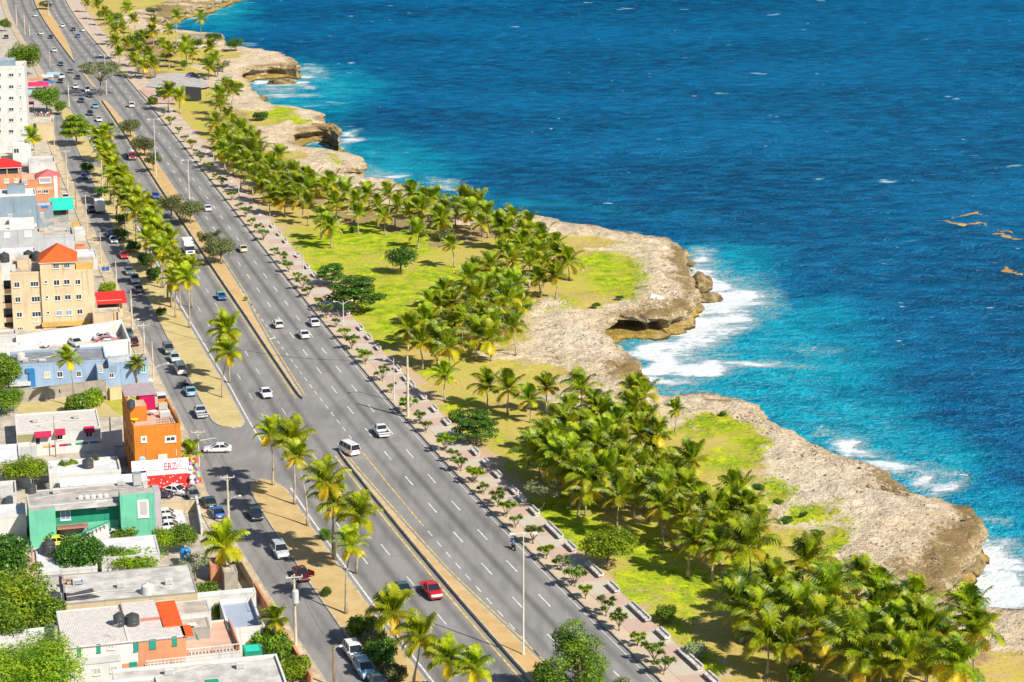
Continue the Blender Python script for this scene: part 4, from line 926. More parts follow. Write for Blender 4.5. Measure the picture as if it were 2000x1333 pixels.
def crown_mesh(name, seed, R_=3.9, n=19, wind=0.35, yellow=0.0, leafm=None, droop=1.0):
    rnd = random.Random(seed); vs = []; fs = []; age = []
    def quad(a, b_, c, d, g):
        i = len(vs); vs.extend([a, b_, c, d]); fs.append((i, i+1, i+2, i+3)); age.extend([g]*4)
    W = Vector((-1, 0.25, 0)).normalized()
    for k in range(n):
        f = k/(n-1.0)                                     # 0 young .. 1 old
        az = k*2.39996+rnd.uniform(-.25, .25); el = R(86-(f**1.25)*(100+rnd.uniform(-12, 14)))
        L = R_*(0.72+0.34*math.sin(PI*min(1, f*0.9+.18)))*rnd.uniform(.9, 1.08)
        d = Vector((math.cos(az)*math.cos(el), math.sin(az)*math.cos(el), math.sin(el)))
        p = Vector((0, 0, 0)); N = 11; spine = [p.copy()]; dirs = []
        for i in range(N):
            u = (i+1)/N; d = (d+Vector((0, 0, -1))*(0.045+0.20*u*u)*droop*(0.7+0.5*f)+W*wind*0.10*u).normalized(); p = p+d*(L/N); spine.append(p.copy()); dirs.append(d.copy())
        dirs.append(dirs[-1])
        g = max(0.0, (f-0.72)/0.28)**1.2*(0.75+yellow)+yellow*0.4*f; g = min(1, g*rnd.uniform(.6, 1.1)+(0.22 if rnd.random() < .18 else 0))
        side0 = d.cross(Vector((0, 0, 1)))
        for i in range(N):           # rachis
            a, c = spine[i], spine[i+1]; s = dirs[i].cross(Vector((0, 0, 1)))
            if s.length < .05: s = Vector((math.sin(az), -math.cos(az), 0))
            s.normalize(); ww = .055*(1-i/N)+.015; quad(a-s*ww, a+s*ww, c+s*ww*.8, c-s*ww*.8, min(1, g+.35))
        M = 30
        for i in range(2, M):
            u = i/M; x = u*N; j = min(int(x), N-1); a = spine[j].lerp(spine[j+1], x-j); dd = dirs[j]
            s = dd.cross(Vector((0, 0, 1)))
            if s.length < .08: s = Vector((math.sin(az), -math.cos(az), 0))
            s.normalize(); upv = s.cross(dd).normalized()
            if upv.z < 0: upv = -upv
            ll = (0.30+1.05*math.sin(PI*min(1, u*.93+.06))**0.75)*R_/3.9*rnd.uniform(.8, 1.1)
            for sg in (-1, 1):
                out = (s*sg*0.80+dd*0.62+upv*rnd.uniform(-.02, .14)).normalized(); tip = a+out*ll*0.62
                o2 = (out*0.72+Vector((0, 0, -1))*(0.62+.25*f)+W*wind*0.35).normalized(); tip2 = tip+o2*ll*0.48
                wv = dd*0.075; wv2 = dd*0.07; gg = min(1, max(0, g+rnd.uniform(-.08, .12)+(.12 if u > .85 else 0)))
                quad(a-wv, a+wv, tip+wv2, tip-wv2, gg); quad(tip-wv2, tip+wv2, tip2+wv2*.3, tip2-wv2*.3, gg)
    me = bpy.data.meshes.new(name); me.from_pydata([tuple(v) for v in vs], [], fs); me.materials.append(leafm or palm_leaf); fattr(me, 'age', age); me.update(); return me
CROWNS = [crown_mesh('crown', 11+i, 3.7+.35*(i % 3), 13+i % 5, 0.35+0.3*(i % 3), 0.12*(i % 3), droop=.7+.3*(i % 3)) for i in range(9)]
CROWNS_Y = [crown_mesh('crown', 41+i, 3.8, 17, 0.5+0.3*(i % 2), 0.35, palm_leaf_y, 1.2) for i in range(4)]
CROWNS_S = [crown_mesh('crown', 71+i, 2.6, 13, 0.6, 0.1) for i in range(2)]
def trunk_mesh(h, seed, lean):
    rnd = random.Random(seed); pts = []; rd = []; n = 10; a = rnd.uniform(0, 2*PI)
    for i in range(n+1):
        u = i/n; off = lean*(u**1.7); pts.append((math.cos(a)*off+0.08*math.sin(u*7+seed), math.sin(a)*off+.05*math.cos(u*6), u*h)); rd.append(0.16*(1-u)**3+0.115-0.03*u)
    b = MB(); b.tube(pts, rd, 8); return b.mesh('trunk', palmbark, True), pts[-1]
TR = {h: [trunk_mesh(h, s+int(h*3), ln*h/9) for s, ln in ((1, .3), (2, .9), (3, 1.4))] for h in (3.0, 4.5, 6.5, 9.0, 11.0)}
heart = MB(); heart.lathe([(0.14,-.5),(0.26,-.15),(0.30,.15),(0.16,.45),(0.03,.7)], n=8)
HEART = heart.mesh('crownshaft', fiber, True)
nutm = mat('coconut', (0.42, 0.34, 0.05), 0.6, 0.2, 3)
nb = MB()
for k in range(7):
    a = k*0.9; nb.lathe([(0.03,-.62),(0.13,-.52),(0.15,-.42),(0.10,-.28),(0.02,-.24)], (0.30*math.cos(a), .30*math.sin(a)), 6)
NUTS = nb.mesh('coconuts', nutm, True)
PALMS = []
def palm(cx, cy, h, kind='n', zone='', seed=None, scale=1.0):
    """cx,cy: pixel of the crown centre in the photo; h trunk height (m)"""
    i = len(PALMS); rnd = random.Random(1000+i)
    hb = min(TR, key=lambda k: abs(k-h)); tm, tp = TR[hb][rnd.randrange(3)]; sc_ = h/hb
    yaw = rnd.uniform(-PI, PI)
    g = G(cx, cy, h); ca, sa = math.cos(yaw), math.sin(yaw)
    offx = tp[0]*sc_*ca-tp[1]*sc_*sa; offy = tp[0]*sc_*sa+tp[1]*sc_*ca
    root = empty('coconut_palm', (g.x-offx, g.y-offy, 0.05), 0)
    o = bpy.data.objects.new('trunk', tm); link(o, root); o.scale = (max(.85, sc_), max(.85, sc_), sc_); o.rotation_euler = (0, 0, yaw)
    L = {'n': CROWNS, 'y': CROWNS_Y, 's': CROWNS_S}[kind]
    me = L[rnd.randrange(len(L))]
    o = bpy.data.objects.new('crown', me); link(o, root); s = scale*rnd.uniform(.8, 1.14)
    o.location = (offx, offy, h-.05); o.scale = (s, s, s*rnd.uniform(.92, 1.05)); o.rotation_euler = (rnd.uniform(-.18, .18), rnd.uniform(-.2, .12), rnd.uniform(-.9, .9))
    o = bpy.data.objects.new('crownshaft', HEART); link(o, root); o.location = (offx, offy, h)
    if kind != 's' and rnd.random() < .6: o = bpy.data.objects.new('coconuts', NUTS); link(o, root); o.location = (offx, offy, h+.1)
    PALMS.append((root, cx, cy, h, kind, zone)); return root
def plist(s, h, kind, zone, jit=0.0, scale=1.0):
    for i, (x, y) in enumerate(s):
        rr = random.Random(int(x*7+y)); palm(x, y, h*(1+jit*rr.uniform(-1, 1)), kind, zone, scale=scale)
# -- verge palms
V1 = 'on the near verge'; V2_ = 'on the upper verge'
for x, y, h in [(527,850,8.5),(570,862,10),(579,893,10.4),(637,945,11.5),(655,985,8.0),(700,1010,8.5),(685,1068,9.2)]: palm(x, y, h, 'y', V1, scale=1.0)
for x, y, h in [(442,648,9.5),(445,690,8.2)]: palm(x, y, h, 'y', 'at the tip of the upper verge')
for x, y, h in [(768,1200,5.5),(822,1248,6.5),(875,1290,6.0),(925,1308,5.0)]: palm(x, y, h, 'y', 'on the near verge at the bottom edge')
for x, y, h in [(318,485,9),(345,512,9.5),(365,545,10),(340,548,8),(300,412,9),(272,392,9),(250,372,8),(240,345,8),(228,352,7),(285,430,8),(262,415,8),(210,318,8),(198,290,8),(188,268,7),(208,262,8),(222,330,7),(330,470,8),(305,450,7),(296,440,8),(312,500,7),(352,530,8),(372,522,8.5),(335,505,9),(290,470,7),(262,388,8),(285,400,8.5),(232,372,7),(245,395,7),(215,345,7),(205,305,8),(218,300,7),(200,275,6.5)]: palm(x, y, h, 'y', V2_, scale=.95)
palm(437,1070,4.5,'y','by the garden wall'); palm(133,705,8.5,'y','in front of the blue house'); palm(540,1212,4.0,'n','by the yellow hedge',scale=.6); palm(267,712,4.2,'s','by the light blue annex',scale=.7)
palm(370,885,3.2,'s','beside the orange building',scale=.9); palm(62,268,6,'n','beside the white tower',scale=1.0)
# -- seaside palms
A_ = [(430,205),(445,228),(422,240),(458,248),(440,262),(472,258),(486,268),(500,280),(425,275),(452,282),(470,292),(488,296),(438,300),(510,300),(459,313),(480,315),(502,318),(527,322),(545,305),(471,334),(494,345),(515,350),(527,338),(552,346),(540,330),(512,366),(536,366),(560,365),(572,340),(596,346),(581,362),(613,356),(557,388),(530,388),(603,371),(585,388),(600,398)]
plist(A_, 4.6, 'n', 'in the long palm belt beside the promenade', .2)
B_ = [(636,371),(650,360),(676,376),(656,399),(628,427),(694,399),(719,381),(737,405),(759,381),(777,405),(805,378),(830,391),(825,412),(800,412),(871,410),(850,392),(890,408),(919,416),(905,395),(935,398),(952,421),(974,440),(940,440),(1002,426),(1032,436),(1020,460),(990,455),(700,420),(750,425),(860,432),(645,445)]
plist(B_, 4.8, 'n', 'in the palm row behind the green lawn', .2)
plist([(815,456),(881,482),(985,495),(1020,480),(1060,470),(1084,478),(1050,500),(1090,500),(1060,520),(1035,515),(1000,510),(1053,545),(1085,540),(1108,515)], 4.6, 'n', 'in the clump between lawn and rocky cape', .2)
C_ = [(800,645),(835,630),(862,605),(882,642),(905,602),(930,582),(950,562),(915,548),(958,524),(985,537),(1000,562),(945,620),(970,600),(992,585),(900,670),(930,655),(960,640),(868,575),(840,595),(985,620),(850,660),(905,625),(925,530),(975,560),(820,610),(1012,598),(955,665),(875,680),(1000,640),(940,600),(885,590),(820,670)]
plist([p for i, p in enumerate(C_) if i % 5 != 4], 4.8, 'n', 'in the dense middle grove', .3)
D1 = [(870,738),(950,755),(993,762),(1033,782),(1068,757),(1137,764),(1111,808)]
plist(D1, 4.4, 'n', 'in the loose row below the sandy clearing', .12)
D_ = [(1066,857),(1127,870),(1180,817),(1205,842),(1235,800),(1238,765),(1053,887),(1079,895),(1165,870),(1218,900),(1192,950),(1245,958),(1259,770),(1208,824),(1233,822),(1188,857),(1274,877),(1307,887),(1352,900),(1213,880),(1251,913),(1292,925),(1337,958),(1160,800),(1403,971),(1441,963),(1367,986),(1140,930),(1100,910),(1095,835),(1145,840),(1165,905),(1250,850),(1285,850),(1320,925),(1225,935),(1270,950),(1300,965),(1240,990),(1335,1010),(1385,1010),(1405,1030),(1430,1000),(1465,1000),(1480,1030),(1455,1050),(1085,870),(1115,845),(1200,905),(1180,925),(1150,960),(1210,970),(1375,950),(1120,890),(1260,820),(1290,990)]
plist([p for i, p in enumerate(D_) if i % 7 != 3], 5.2, 'n', 'in the big near grove', .3)
palm(1122,925,5.2,'n','at the roadside edge of the big near grove',scale=1.1); palm(1322,802,4.0,'s','alone on the lime green turf')
palm(1357,1057,5.2,'n','on the grass just off the big near grove',scale=1.15); palm(1463,1069,5.0,'n','at the seaward tail of the big near grove',scale=1.1); palm(1402,1072,4.6,'n','at the seaward tail of the big near grove')
E_ = [(1574,1100),(1681,1130),(1716,1160),(1789,1173),(1486,1206),(1542,1261),(1567,1190),(1509,1145),(1658,1198),(1713,1208),(1688,1285),(1741,1261),(1810,1236),(1779,1212),(1893,1205),(1620,1180),(1600,1230),(1640,1240),(1530,1180),(1750,1225),(1845,1262),(1660,1262),(1725,1300),(1620,1160),(1770,1290),(1815,1295),(1590,1150),(1540,1160),(1740,1180),(1690,1240),(1500,1250),(1450,1190),(1870,1300)]
plist([p for i, p in enumerate(E_) if i % 9 != 8], 5.0, 'n', 'in the bottom right grove', .3, 1.05)
palm(1904,1240,5.6,'n','standing rightmost in front of the last rocks',scale=1.15)
# -- far palms
plist([(352,190),(428,190),(455,180),(440,172),(330,182),(408,130),(420,118)], 5.5, 'n', 'on the yellow lawn of the far park', .15)
plist([(345,32),(392,38)], 11, 'n', 'tall against the far inlet', .1)
plist([(250,18),(262,40),(240,55),(278,72),(298,62),(225,60),(268,98),(290,112),(248,88),(225,85),(205,25),(215,45),(300,128),(280,130),(318,88),(330,100),(365,90),(375,105),(410,95),(300,45),(330,60),(356,100),(232,105),(262,120),(190,12),(170,6)], 5.5, 'n', 'in the far palm park at the top', .25)
# -- broadleaf trees
def leafcloud(name, blobs, nper, leaf, m, seed, flat=1.0, up=0.35, age=0.0):
    rnd = random.Random(seed); vs = []; fs = []; ag = []
    tot = sum(b[3]**2 for b in blobs)
    for (x, y, z, r) in blobs:
        n = int(nper*r*r/tot)
        for k in range(n):
            d = Vector((rnd.gauss(0, 1), rnd.gauss(0, 1), rnd.gauss(0, 1))).normalized(); rad = r*(rnd.random()**0.33)
            rad *= 1+0.22*mnoise.noise(d*2.0+Vector((x+seed, y, z)))
            if d.z < -.3 and rnd.random() < .6: continue
            p = Vector((x, y, z))+Vector((d.x*rad, d.y*rad, d.z*rad*flat))
            nn = (d*0.7+Vector((rnd.gauss(0, .55), rnd.gauss(0, .55), rnd.gauss(0, .55)+up))).normalized()
            a = nn.cross(Vector((rnd.random()-.5, rnd.random()-.5, rnd.random()-.5))).normalized(); c = nn.cross(a); s = leaf*rnd.uniform(.6, 1.25)
            i = len(vs); vs += [p-a*s-c*s*.45, p+a*s*.2-c*s*.6, p+a*s+c*s*.1, p-a*s*.1+c*s*.65]; fs.append((i, i+1, i+2, i+3)); ag += [max(0, min(1, age+rnd.gauss(0, .12)))]*4
    me = bpy.data.meshes.new(name); me.from_pydata([tuple(v) for v in vs], [], fs); me.materials.append(m); fattr(me, 'age', ag); me.update(); return me
def woody(name, h, blobs, r=0.18, m=None):
    b = MB(); b.tube([(0,0,-.2),(0.05,0.03,h*.5),(0,0,h)], [r*1.3, r, r*.8], 8)
    for (x, y, z, rr) in blobs:
        b.tube([(0,0,h*.9),(x*.5,y*.5,(h+z)/2+.15),(x*.95,y*.95,z)], [r*.55, r*.35, r*.15], 5)
    return b.mesh(name, m or bark, True)
def mkblobs(seed, n, R0, H0, r0, H1=None):
    rnd = random.Random(seed); L = [(0, 0, H0, r0*1.15)]
    for k in range(n):
        a = k*2.4+rnd.uniform(-.3, .3); rr = R0*rnd.uniform(.55, 1.0); L.append((math.cos(a)*rr, math.sin(a)*rr, H0+rnd.uniform(-.5, .55)*(H1 or R0)*.8, r0*rnd.uniform(.7, 1.1)))
    return L
TREEC = {}
def tree(name, px, py, W, H, style, leafm, label, cat='tree', group=None, seed=1, leaf=None, dens=1.0, z=0.05, trunk=None):
    """px,py = pixel of trunk foot, W crown width (m), H total height (m)"""
    key = (style, leafm.name, seed)
    if key not in TREEC:
        if style == 'round': bl = mkblobs(seed, 11, 2.6, 4.0, 1.75, 2.0); h = 2.2; me = leafcloud('crown', bl, 6500*dens, leaf or .17, leafm, seed); ref = (8.2, 7.2)
        elif style == 'ball': bl = mkblobs(seed, 9, 1.6, 3.0, 1.75, 1.2); h = 1.6; me = leafcloud('crown', bl, 5500*dens, leaf or .16, leafm, seed, .85); ref = (6.4, 5.1)
        elif style == 'layer':
            rnd = random.Random(seed); bl = []
            for lv_, (zz_, rr_) in enumerate([(2.4, 3.6), (3.5, 3.3), (4.6, 2.6), (5.6, 1.7)]):
                for k in range(7 if lv_ < 3 else 4): a = k*0.9+lv_*.5; q_ = rr_*rnd.uniform(.5, 1); bl.append((math.cos(a)*q_, math.sin(a)*q_, zz_+rnd.uniform(-.2, .2), 1.35))
            h = 2.4; me = leafcloud('crown', bl, 6000*dens, leaf or .2, leafm, seed, .30, .9); ref = (9.4, 6.2)
        elif style == 'wispy':
            bl = mkblobs(seed, 14, 3.0, 4.6, 1.15, 2.6); h = 2.6; me = leafcloud('crown', bl, 2600*dens, leaf or .20, leafm, seed, .8, .1); ref = (8.4, 7.4)
        elif style == 'umbrella':
            rnd = random.Random(seed); bl = [(math.cos(k*1.1)*rnd.uniform(2, 5.2), math.sin(k*1.1)*rnd.uniform(2, 5.2), 6.0+rnd.uniform(-.9, 1.2), 1.5) for k in range(16)]
            h = 3.6; me = leafcloud('crown', bl, 4200*dens, leaf or .18, leafm, seed, .35, .5); ref = (13, 7.6)
        elif style == 'bush': bl = mkblobs(seed, 8, 1.5, 1.0, 1.0, .7); h = .5; me = leafcloud('crown', bl, 2600*dens, leaf or .15, leafm, seed, .8); ref = (5.0, 2.3)
        elif style == 'conifer':
            rnd = random.Random(seed); bl = []
            for k in range(22): u = k/21; a = k*2.2; q_ = 2.9*(1-u*.75)*rnd.uniform(.3, 1.0); bl.append((math.cos(a)*q_+.5*u, math.sin(a)*q_, 1.6+u*7.4*rnd.uniform(.75, 1.0), 1.45*(1-u*.4)*rnd.uniform(.7, 1.1)))
            h = 6; me = leafcloud('crown', bl, 15000*dens, leaf or .10, leafm, seed, 1.0, .1); ref = (6.0, 9.8)
        if style == 'bush': wm = woody('trunk', h, [(x, y, z, r) for x, y, z, r in bl[:6]], .06)
        else: wm = woody('trunk', h, bl[:12] if style != 'conifer' else bl[:3], .2)
        TREEC[key] = (me, wm, ref)
    me, wm, ref = TREEC[key]
    g = G(px, py, 0); rnd = random.Random(int(px*13+py)); root = empty(name, (g.x, g.y, z), rnd.uniform(0, 6.28))
    sx, sz_ = W/ref[0], H/ref[1]
    for nm, mm in (('trunk', wm), ('crown', me)):
        o = bpy.data.objects.new(nm, mm); link(o, root); o.scale = (sx, sx, sz_)
    tag(root, label, cat, group); return root
gT = 'broadleaf trees of the seaside park'
tree('almond_tree', 692,610, 14.5, 7.2, 'layer', lf_dark, 'large layered almond tree at the promenade beside the two-armed lamp', group=gT, seed=1)
tree('almond_tree', 648,560, 8, 5, 'layer', lf_dark, 'smaller layered tree tucked left of the large almond tree', group=gT, seed=2)
tree('round_tree', 783,534, 7.8, 6.0, 'ball', lf_dark, 'dark round tree alone on the lawn', group=gT, seed=3)
tree('almond_tree', 930,868, 9, 5.6, 'layer', lf_dark, 'dark green almond tree at the path below the thick pole', group=gT, seed=1)
tree('shrub', 893,825, 4.5, 2.6, 'bush', lf_mid, 'light green shrub behind the path-side almond tree', 'shrub', group=gT, seed=4)
tree('round_tree', 1187,1114, 8.6, 6.2, 'ball', lf_bright, 'neatly round bright green tree beside the promenade benches', group=gT, seed=5)
tree('silver_tree', 1062,995, 7.0, 5.0, 'wispy', lf_silver, 'sparse silvery tree with bare limbs beside the big grove', group=gT, seed=6, dens=.45)
tree('round_tree', 1442,1172, 6, 4.2, 'ball', lf_dark, 'dark dense shrubby tree left of the bottom right grove', group=gT, seed=3)
tree('shrub', 1302,1215, 4.2, 2.8, 'bush', lf_mid, 'knee-high green bush on the lawn behind the double benches', 'shrub', group=gT, seed=7)
tree('shrub', 1358,1285, 3.6, 2.4, 'bush', lf_silver, 'small grey green shrub by the last promenade benches', 'shrub', group=gT, seed=8)
tree('shrub', 1560,1335, 5, 3, 'bush', lf_bright, 'bright shrub cut by the bottom edge below the right grove', 'shrub', group=gT, seed=7)
tree('shrub', 1018,612, 5, 3.4, 'bush', lf_dark, 'dark bush at the seaward edge of the middle grove', 'shrub', group=gT, seed=4)
tree('shrub', 868,470, 7, 3.4, 'bush', lf_olive, 'rusty brown thicket in front of the palm row', 'shrub', group=gT, seed=9)
tree('shrub', 690,455, 3, 1.6, 'bush', lf_mid, 'low bush at the near edge of the palm row shade', 'shrub', group=gT, seed=4)
gM = 'trees on the median'
tree('median_tree', 335,428, 8.0, 7.0, 'round', lf_olive, 'grey green tree on the median left of the white double lamp', group=gM, seed=11)
tree('median_tree', 372,440, 8.5, 7.5, 'round', lf_olive, 'grey green tree on the median touching the double lamp', group=gM, seed=12)
tree('median_tree', 411,498, 6.5, 6.5, 'wispy', lf_olive, 'slender olive tree, left of the pair before the cream taxi', group=gM, seed=13, dens=1.3)
tree('median_tree', 432,518, 8.5, 7.2, 'round', lf_olive, 'wide pale olive tree in front of the cream taxi', group=gM, seed=14)
tree('median_tree', 283,308, 8.5, 7.0, 'round', lf_olive, 'grey tree shading the red tanker truck', group=gM, seed=11)
tree('median_tree', 300,338, 6, 6.5, 'wispy', lf_olive, 'small tree in front of the lamp beside the tanker truck', group=gM, seed=13, dens=1.3)
tree('median_tree', 255,272, 8, 7.5, 'round', lf_olive, 'tree behind the red tanker truck on the median', group=gM, seed=12)
tree('median_tree', 197,187, 20, 11, 'umbrella', lf_olive, 'big feathery flat-topped tree on the far median', group=gM, seed=15)
tree('median_tree', 90,20, 8, 5, 'round', lf_olive, 'tree on the farthest median at the top edge', group=gM, seed=12)
tree('pine_tree', 1128,1378, 11.0, 11.0, 'conifer', lf_mid, 'dark feathery pine at the bottom edge of the near median', group=gM, seed=16)
tree('pine_tree', 1212,1420, 7.0, 7.0, 'conifer', lf_olive, 'shorter olive pine top rising from the bottom edge', group=gM, seed=17)
tree('shrub', 1062,1335, 3.4, 3.6, 'bush', lf_bright, 'yellow flowering shrub at the foot of the near pine', 'shrub', gM, seed=7)
tree('shrub', 480,590, 1.3, 1.0, 'bush', lf_bright, 'tiny shrub alone on the narrow median', 'shrub', gM, seed=7, z=.3)
gL = 'trees among the houses and along the street'
tree('street_tree', 52,150, 15, 13, 'round', lf_mid, 'big dark round tree behind the white tower', group=gL, seed=21, dens=1.4)
tree('street_tree', 92,220, 11, 9, 'round', lf_mid, 'dark domed tree beside the pink market awning', group=gL, seed=22, dens=1.4)
tree('street_tree', 150,285, 12, 9.5, 'layer', lf_bright, 'bright layered tree spreading over the frontage street', group=gL, seed=23, dens=1.2)
tree('street_tree', 120,225, 5, 5, 'round', lf_mid, 'small tree between the market and bright layered tree', group=gL, seed=21)
tree('street_tree', 10,62, 6, 6, 'round', lf_mid, 'small tree at the left edge near the far poles', group=gL, seed=21)
tree('street_tree', 10,770, 8, 8, 'round', lf_mid, 'green tree at the left edge beside the blue house', group=gL, seed=21)
tree('street_tree', 12,810, 7, 5, 'round', lf_mid, 'rounded tree at the left edge by the dry yard', group=gL, seed=22)
tree('street_tree', 0,770, 5, 4.5, 'ball', lf_bright, 'yellow green tree cut by the left edge', group=gL, seed=5)
tree('mango_tree', 50,955, 8.5, 5.5, 'round', lf_bright, 'mango tree in front of the flat white roof', group=gL, seed=24, dens=1.3)
tree('mango_tree', 160,1132, 9, 7.2, 'round', lf_dark, 'dark dense tree in front of the green house', group=gL, seed=25, dens=1.5)
tree('shrub', 155,806, 7, 3.8, 'bush', lf_mid, 'green bushes under the palm by the dry yard', 'shrub', gL, seed=26, dens=1.6)
tree('shrub', 182,795, 5, 4.0, 'bush', lf_bright, 'yellow tipped bush beside the palm in the dry yard', 'shrub', gL, seed=7)
tree('shrub', 212,578, 5.5, 3.6, 'bush', lf_bright, 'bright climbing bush behind the red canopy', 'shrub', gL, seed=7)
tree('garden_tree', 268,1122, 8.5, 3.6, 'ball', lf_bright, 'bright green garden tree behind the large grey roof', group=gL, seed=27)
tree('garden_tree', 225,1122, 5, 4.5, 'ball', lf_mid, 'green garden tree right of the dark dense tree', group=gL, seed=28)
tree('garden_tree', 358,1080, 5.4, 4.6, 'round', lf_mid, 'broad tree beside the blue tank in the garden', group=gL, seed=21)
tree('garden_tree', 328,1085, 4, 4, 'ball', lf_bright, 'yellow green shrub tree left of the blue tank', group=gL, seed=27)
tree('garden_tree', 382,1135, 6, 4, 'wispy', lf_silver, 'grey green garden tree behind the small white wall', group=gL, seed=6)
tree('shrub', 400,1172, 4.5, 2.8, 'bush', lf_mid, 'clipped green bush at the corner of the grey roof', 'shrub', gL, seed=26)
tree('shrub', 245,1055, 5, 2.6, 'bush', lf_mid, 'flowering shrubs before the right block of the green house', 'shrub', gL, seed=9)
tree('shrub', 100,1060, 4.2, 3.0, 'bush', lf_mid, 'bush at the left foot of the green house', 'shrub', gL, seed=26)
tree('shrub', 300,1048, 3, 2.4, 'bush', lf_mid, 'small bush at the tail of the white car trio', 'shrub', gL, seed=26)
tree('garden_tree', 8,1150, 10, 9, 'round', lf_dark, 'dark tree at the left edge beside the pink roof', group=gL, seed=25)
tree('garden_tree', 48,1150, 6, 5, 'wispy', lf_mid, 'drooping feathery tree overhanging the pink roof', group=gL, seed=29)
tree('garden_tree', 40,1235, 11, 8.5, 'round', lf_bright, 'large bright tree above the small white parapet', group=gL, seed=24)
tree('garden_tree', 78,1245, 8, 6, 'round', lf_mid, 'olive green tree against the wall of the white house', group=gL, seed=21)
tree('garden_tree', 45,1385, 17, 9.5, 'round', lf_bright, 'huge leafy tree filling the bottom left corner', group=gL, seed=30, dens=4.0, leaf=.085)
tree('garden_tree', -5,1290, 8, 9, 'round', lf_mid, 'tree cut by the left edge above the corner tree', group=gL, seed=21)
tree('shrub', 160,1335, 3, 2.6, 'bush', lf_mid, 'potted plants against the white wall at the bottom', 'shrub', gL, seed=9)
tree('hedge', 508,1268, 5.2, 3.2, 'bush', lf_bright, 'yellow hedge bush beside the teal canopy', 'shrub', gL, seed=31, dens=1.5)
tree('hedge', 548,1290, 5.4, 3.6, 'bush', lf_mid, 'leafy hedge between bottom roof and sidewalk', 'shrub', gL, seed=32, dens=1.5)
tree('hedge', 575,1325, 5.2, 3.2, 'bush', lf_bright, 'lime hedge at the bottom edge beside the pavement', 'shrub', gL, seed=33, dens=1.5)
tree('hedge', 482,1248, 4.0, 2.8, 'bush', lf_mid, 'hedge bush right of the terrace balustrade', 'shrub', gL, seed=32)
tree('hedge', 436,1215, 3.6, 3.2, 'bush', lf_bright, 'yellow flowering bush along the blue-grey roof', 'shrub', gL, seed=31)
tree('hedge', 452,1238, 3.2, 2.6, 'bush', lf_pink, 'orange flowering bush along the terrace', 'shrub', gL, seed=34)
for i, (x, y, lab) in enumerate([(170,338,'dark bush on the verge where a purple car parks'),(242,440,'dense dark shrub beside the parked box truck'),(236,470,'dark shrub on the verge beside shaded cars'),(262,495,'green shrub behind the red car'),(285,520,'dark green shrub opposite the silver pickup'),(302,548,'low dark shrub between pickup and tall palms'),(315,618,'small dark palm-like bush alone on the verge'),(200,385,'dark bush behind the white box truck')]):
    tree('shrub', x, y, 4.4 if i != 6 else 2.6, 3.4 if i != 6 else 2, 'bush', lf_dark, lab, 'shrub', 'shrubs on the upper verge', seed=26+i % 2)
for i, (x, y, w_) in enumerate([(1482,955,2.4),(1520,985,2.0),(1535,1020,3.0),(1595,1045,2.6),(1570,1010,1.6),(1412,812,1.8),(1210,585,2.2),(1165,600,2.6),(1500,1060,2.6)]): tree('shrub', x, y, w_, .8, 'bush', lf_mid if i % 2 else lf_dark, 'low scrub tuft on the bare rock flats, '+['above the near grove','right of the near grove','mid way down the near rock','by the lower turf patches','small one between turf patches','on the lime turf near the bay','at the cape lawn edge','behind the sea cave lawn','beside the seaward palms'][i], 'shrub', 'scrub tufts on the rock', seed=26)
tree('shrub', 638,1165, 2.0, 1.3, 'bush', lf_mid, 'tiny bush on the near verge beside a heap of litter', 'shrub', 'shrubs on the near verge', seed=26)
tree('shrub', 635,1055, 2.4, 2.0, 'bush', lf_mid, 'thin shrub on the near verge opposite the silver SUV', 'shrub', 'shrubs on the near verge', seed=9)
tree('shrub', 708,1245, 5.0, 3.4, 'bush', lf_mid, 'green bush at the bottom verge behind the white SUV', 'shrub', 'shrubs on the near verge', seed=26)
tree('shrub', 733,1262, 4, 3.0, 'bush', lf_silver, 'spiky silver shrub beside the parked pale blue SUV', 'shrub', 'shrubs on the near verge', seed=8)
tree('shrub', 745,1300, 6, 3.8, 'bush', lf_dark, 'dark shrub mass under the bottom verge palms', 'shrub', 'shrubs on the near verge', seed=27)
tree('shrub', 770,1330, 5, 2.6, 'bush', lf_olive, 'brown dry shrub at the bottom verge', 'shrub', 'shrubs on the near verge', seed=9)
# far park trees
for i, (x, y, W_, H_, st_, m_, lab) in enumerate([(262,100,11,7,'round',lf_dark,'wide dark tree in the far palm park'),(285,88,11,7,'round',lf_dark,'dark tree right of the wide dark one in the far park'),(225,48,10,6,'round',lf_mid,'green tree near the farthest promenade'),(205,40,8,5,'round',lf_mid,'tree nearest the farthest promenade kerb'),
   (460,100,9,5.5,'round',lf_dark,'dark tree at the seaward rim of the farthest lawn'),(418,86,8,5,'round',lf_dark,'low dark tree by the square sea wall'),(385,96,7,4.5,'round',lf_mid,'low green tree left of the sea wall tree'),(420,150,9,5,'wispy',lf_olive,'thin grey shrub tree beside the parking lot'),
   (435,140,7,4.5,'wispy',lf_olive,'grey green shrub behind the parking lot corner'),(360,138,3.6,4,'ball',lf_mid,'small single tree on the yellow lawn above the parking lot'),(325,190,9,4,'bush',lf_dark,'dark hedge behind the black memorial slab'),(300,205,5,3,'bush',lf_mid,'green shrub beside the pink plaza'),
   (400,128,4,3,'bush',lf_olive,'low shrub above the parking lot'),(508,235,7,3,'bush',lf_dark,'dark bush on the grassy second headland'),(455,175,9,2.2,'bush',lf_mid,'low green mound of shrubs by the cliff path'),(325,120,6,4,'round',lf_dark,'tree shading the lawn behind the parking lot'),(300,30,8,4,'round',lf_olive,'tree by the rocks of the far inlet')]):
    tree('park_tree' if st_ != 'bush' else 'shrub', x, y, W_, H_, st_, m_, lab, 'tree' if st_ != 'bush' else 'shrub', 'trees of the far park', seed=[21,22,25,13,5,26][i % 6] if st_ in ('round','wispy','ball') else 26)
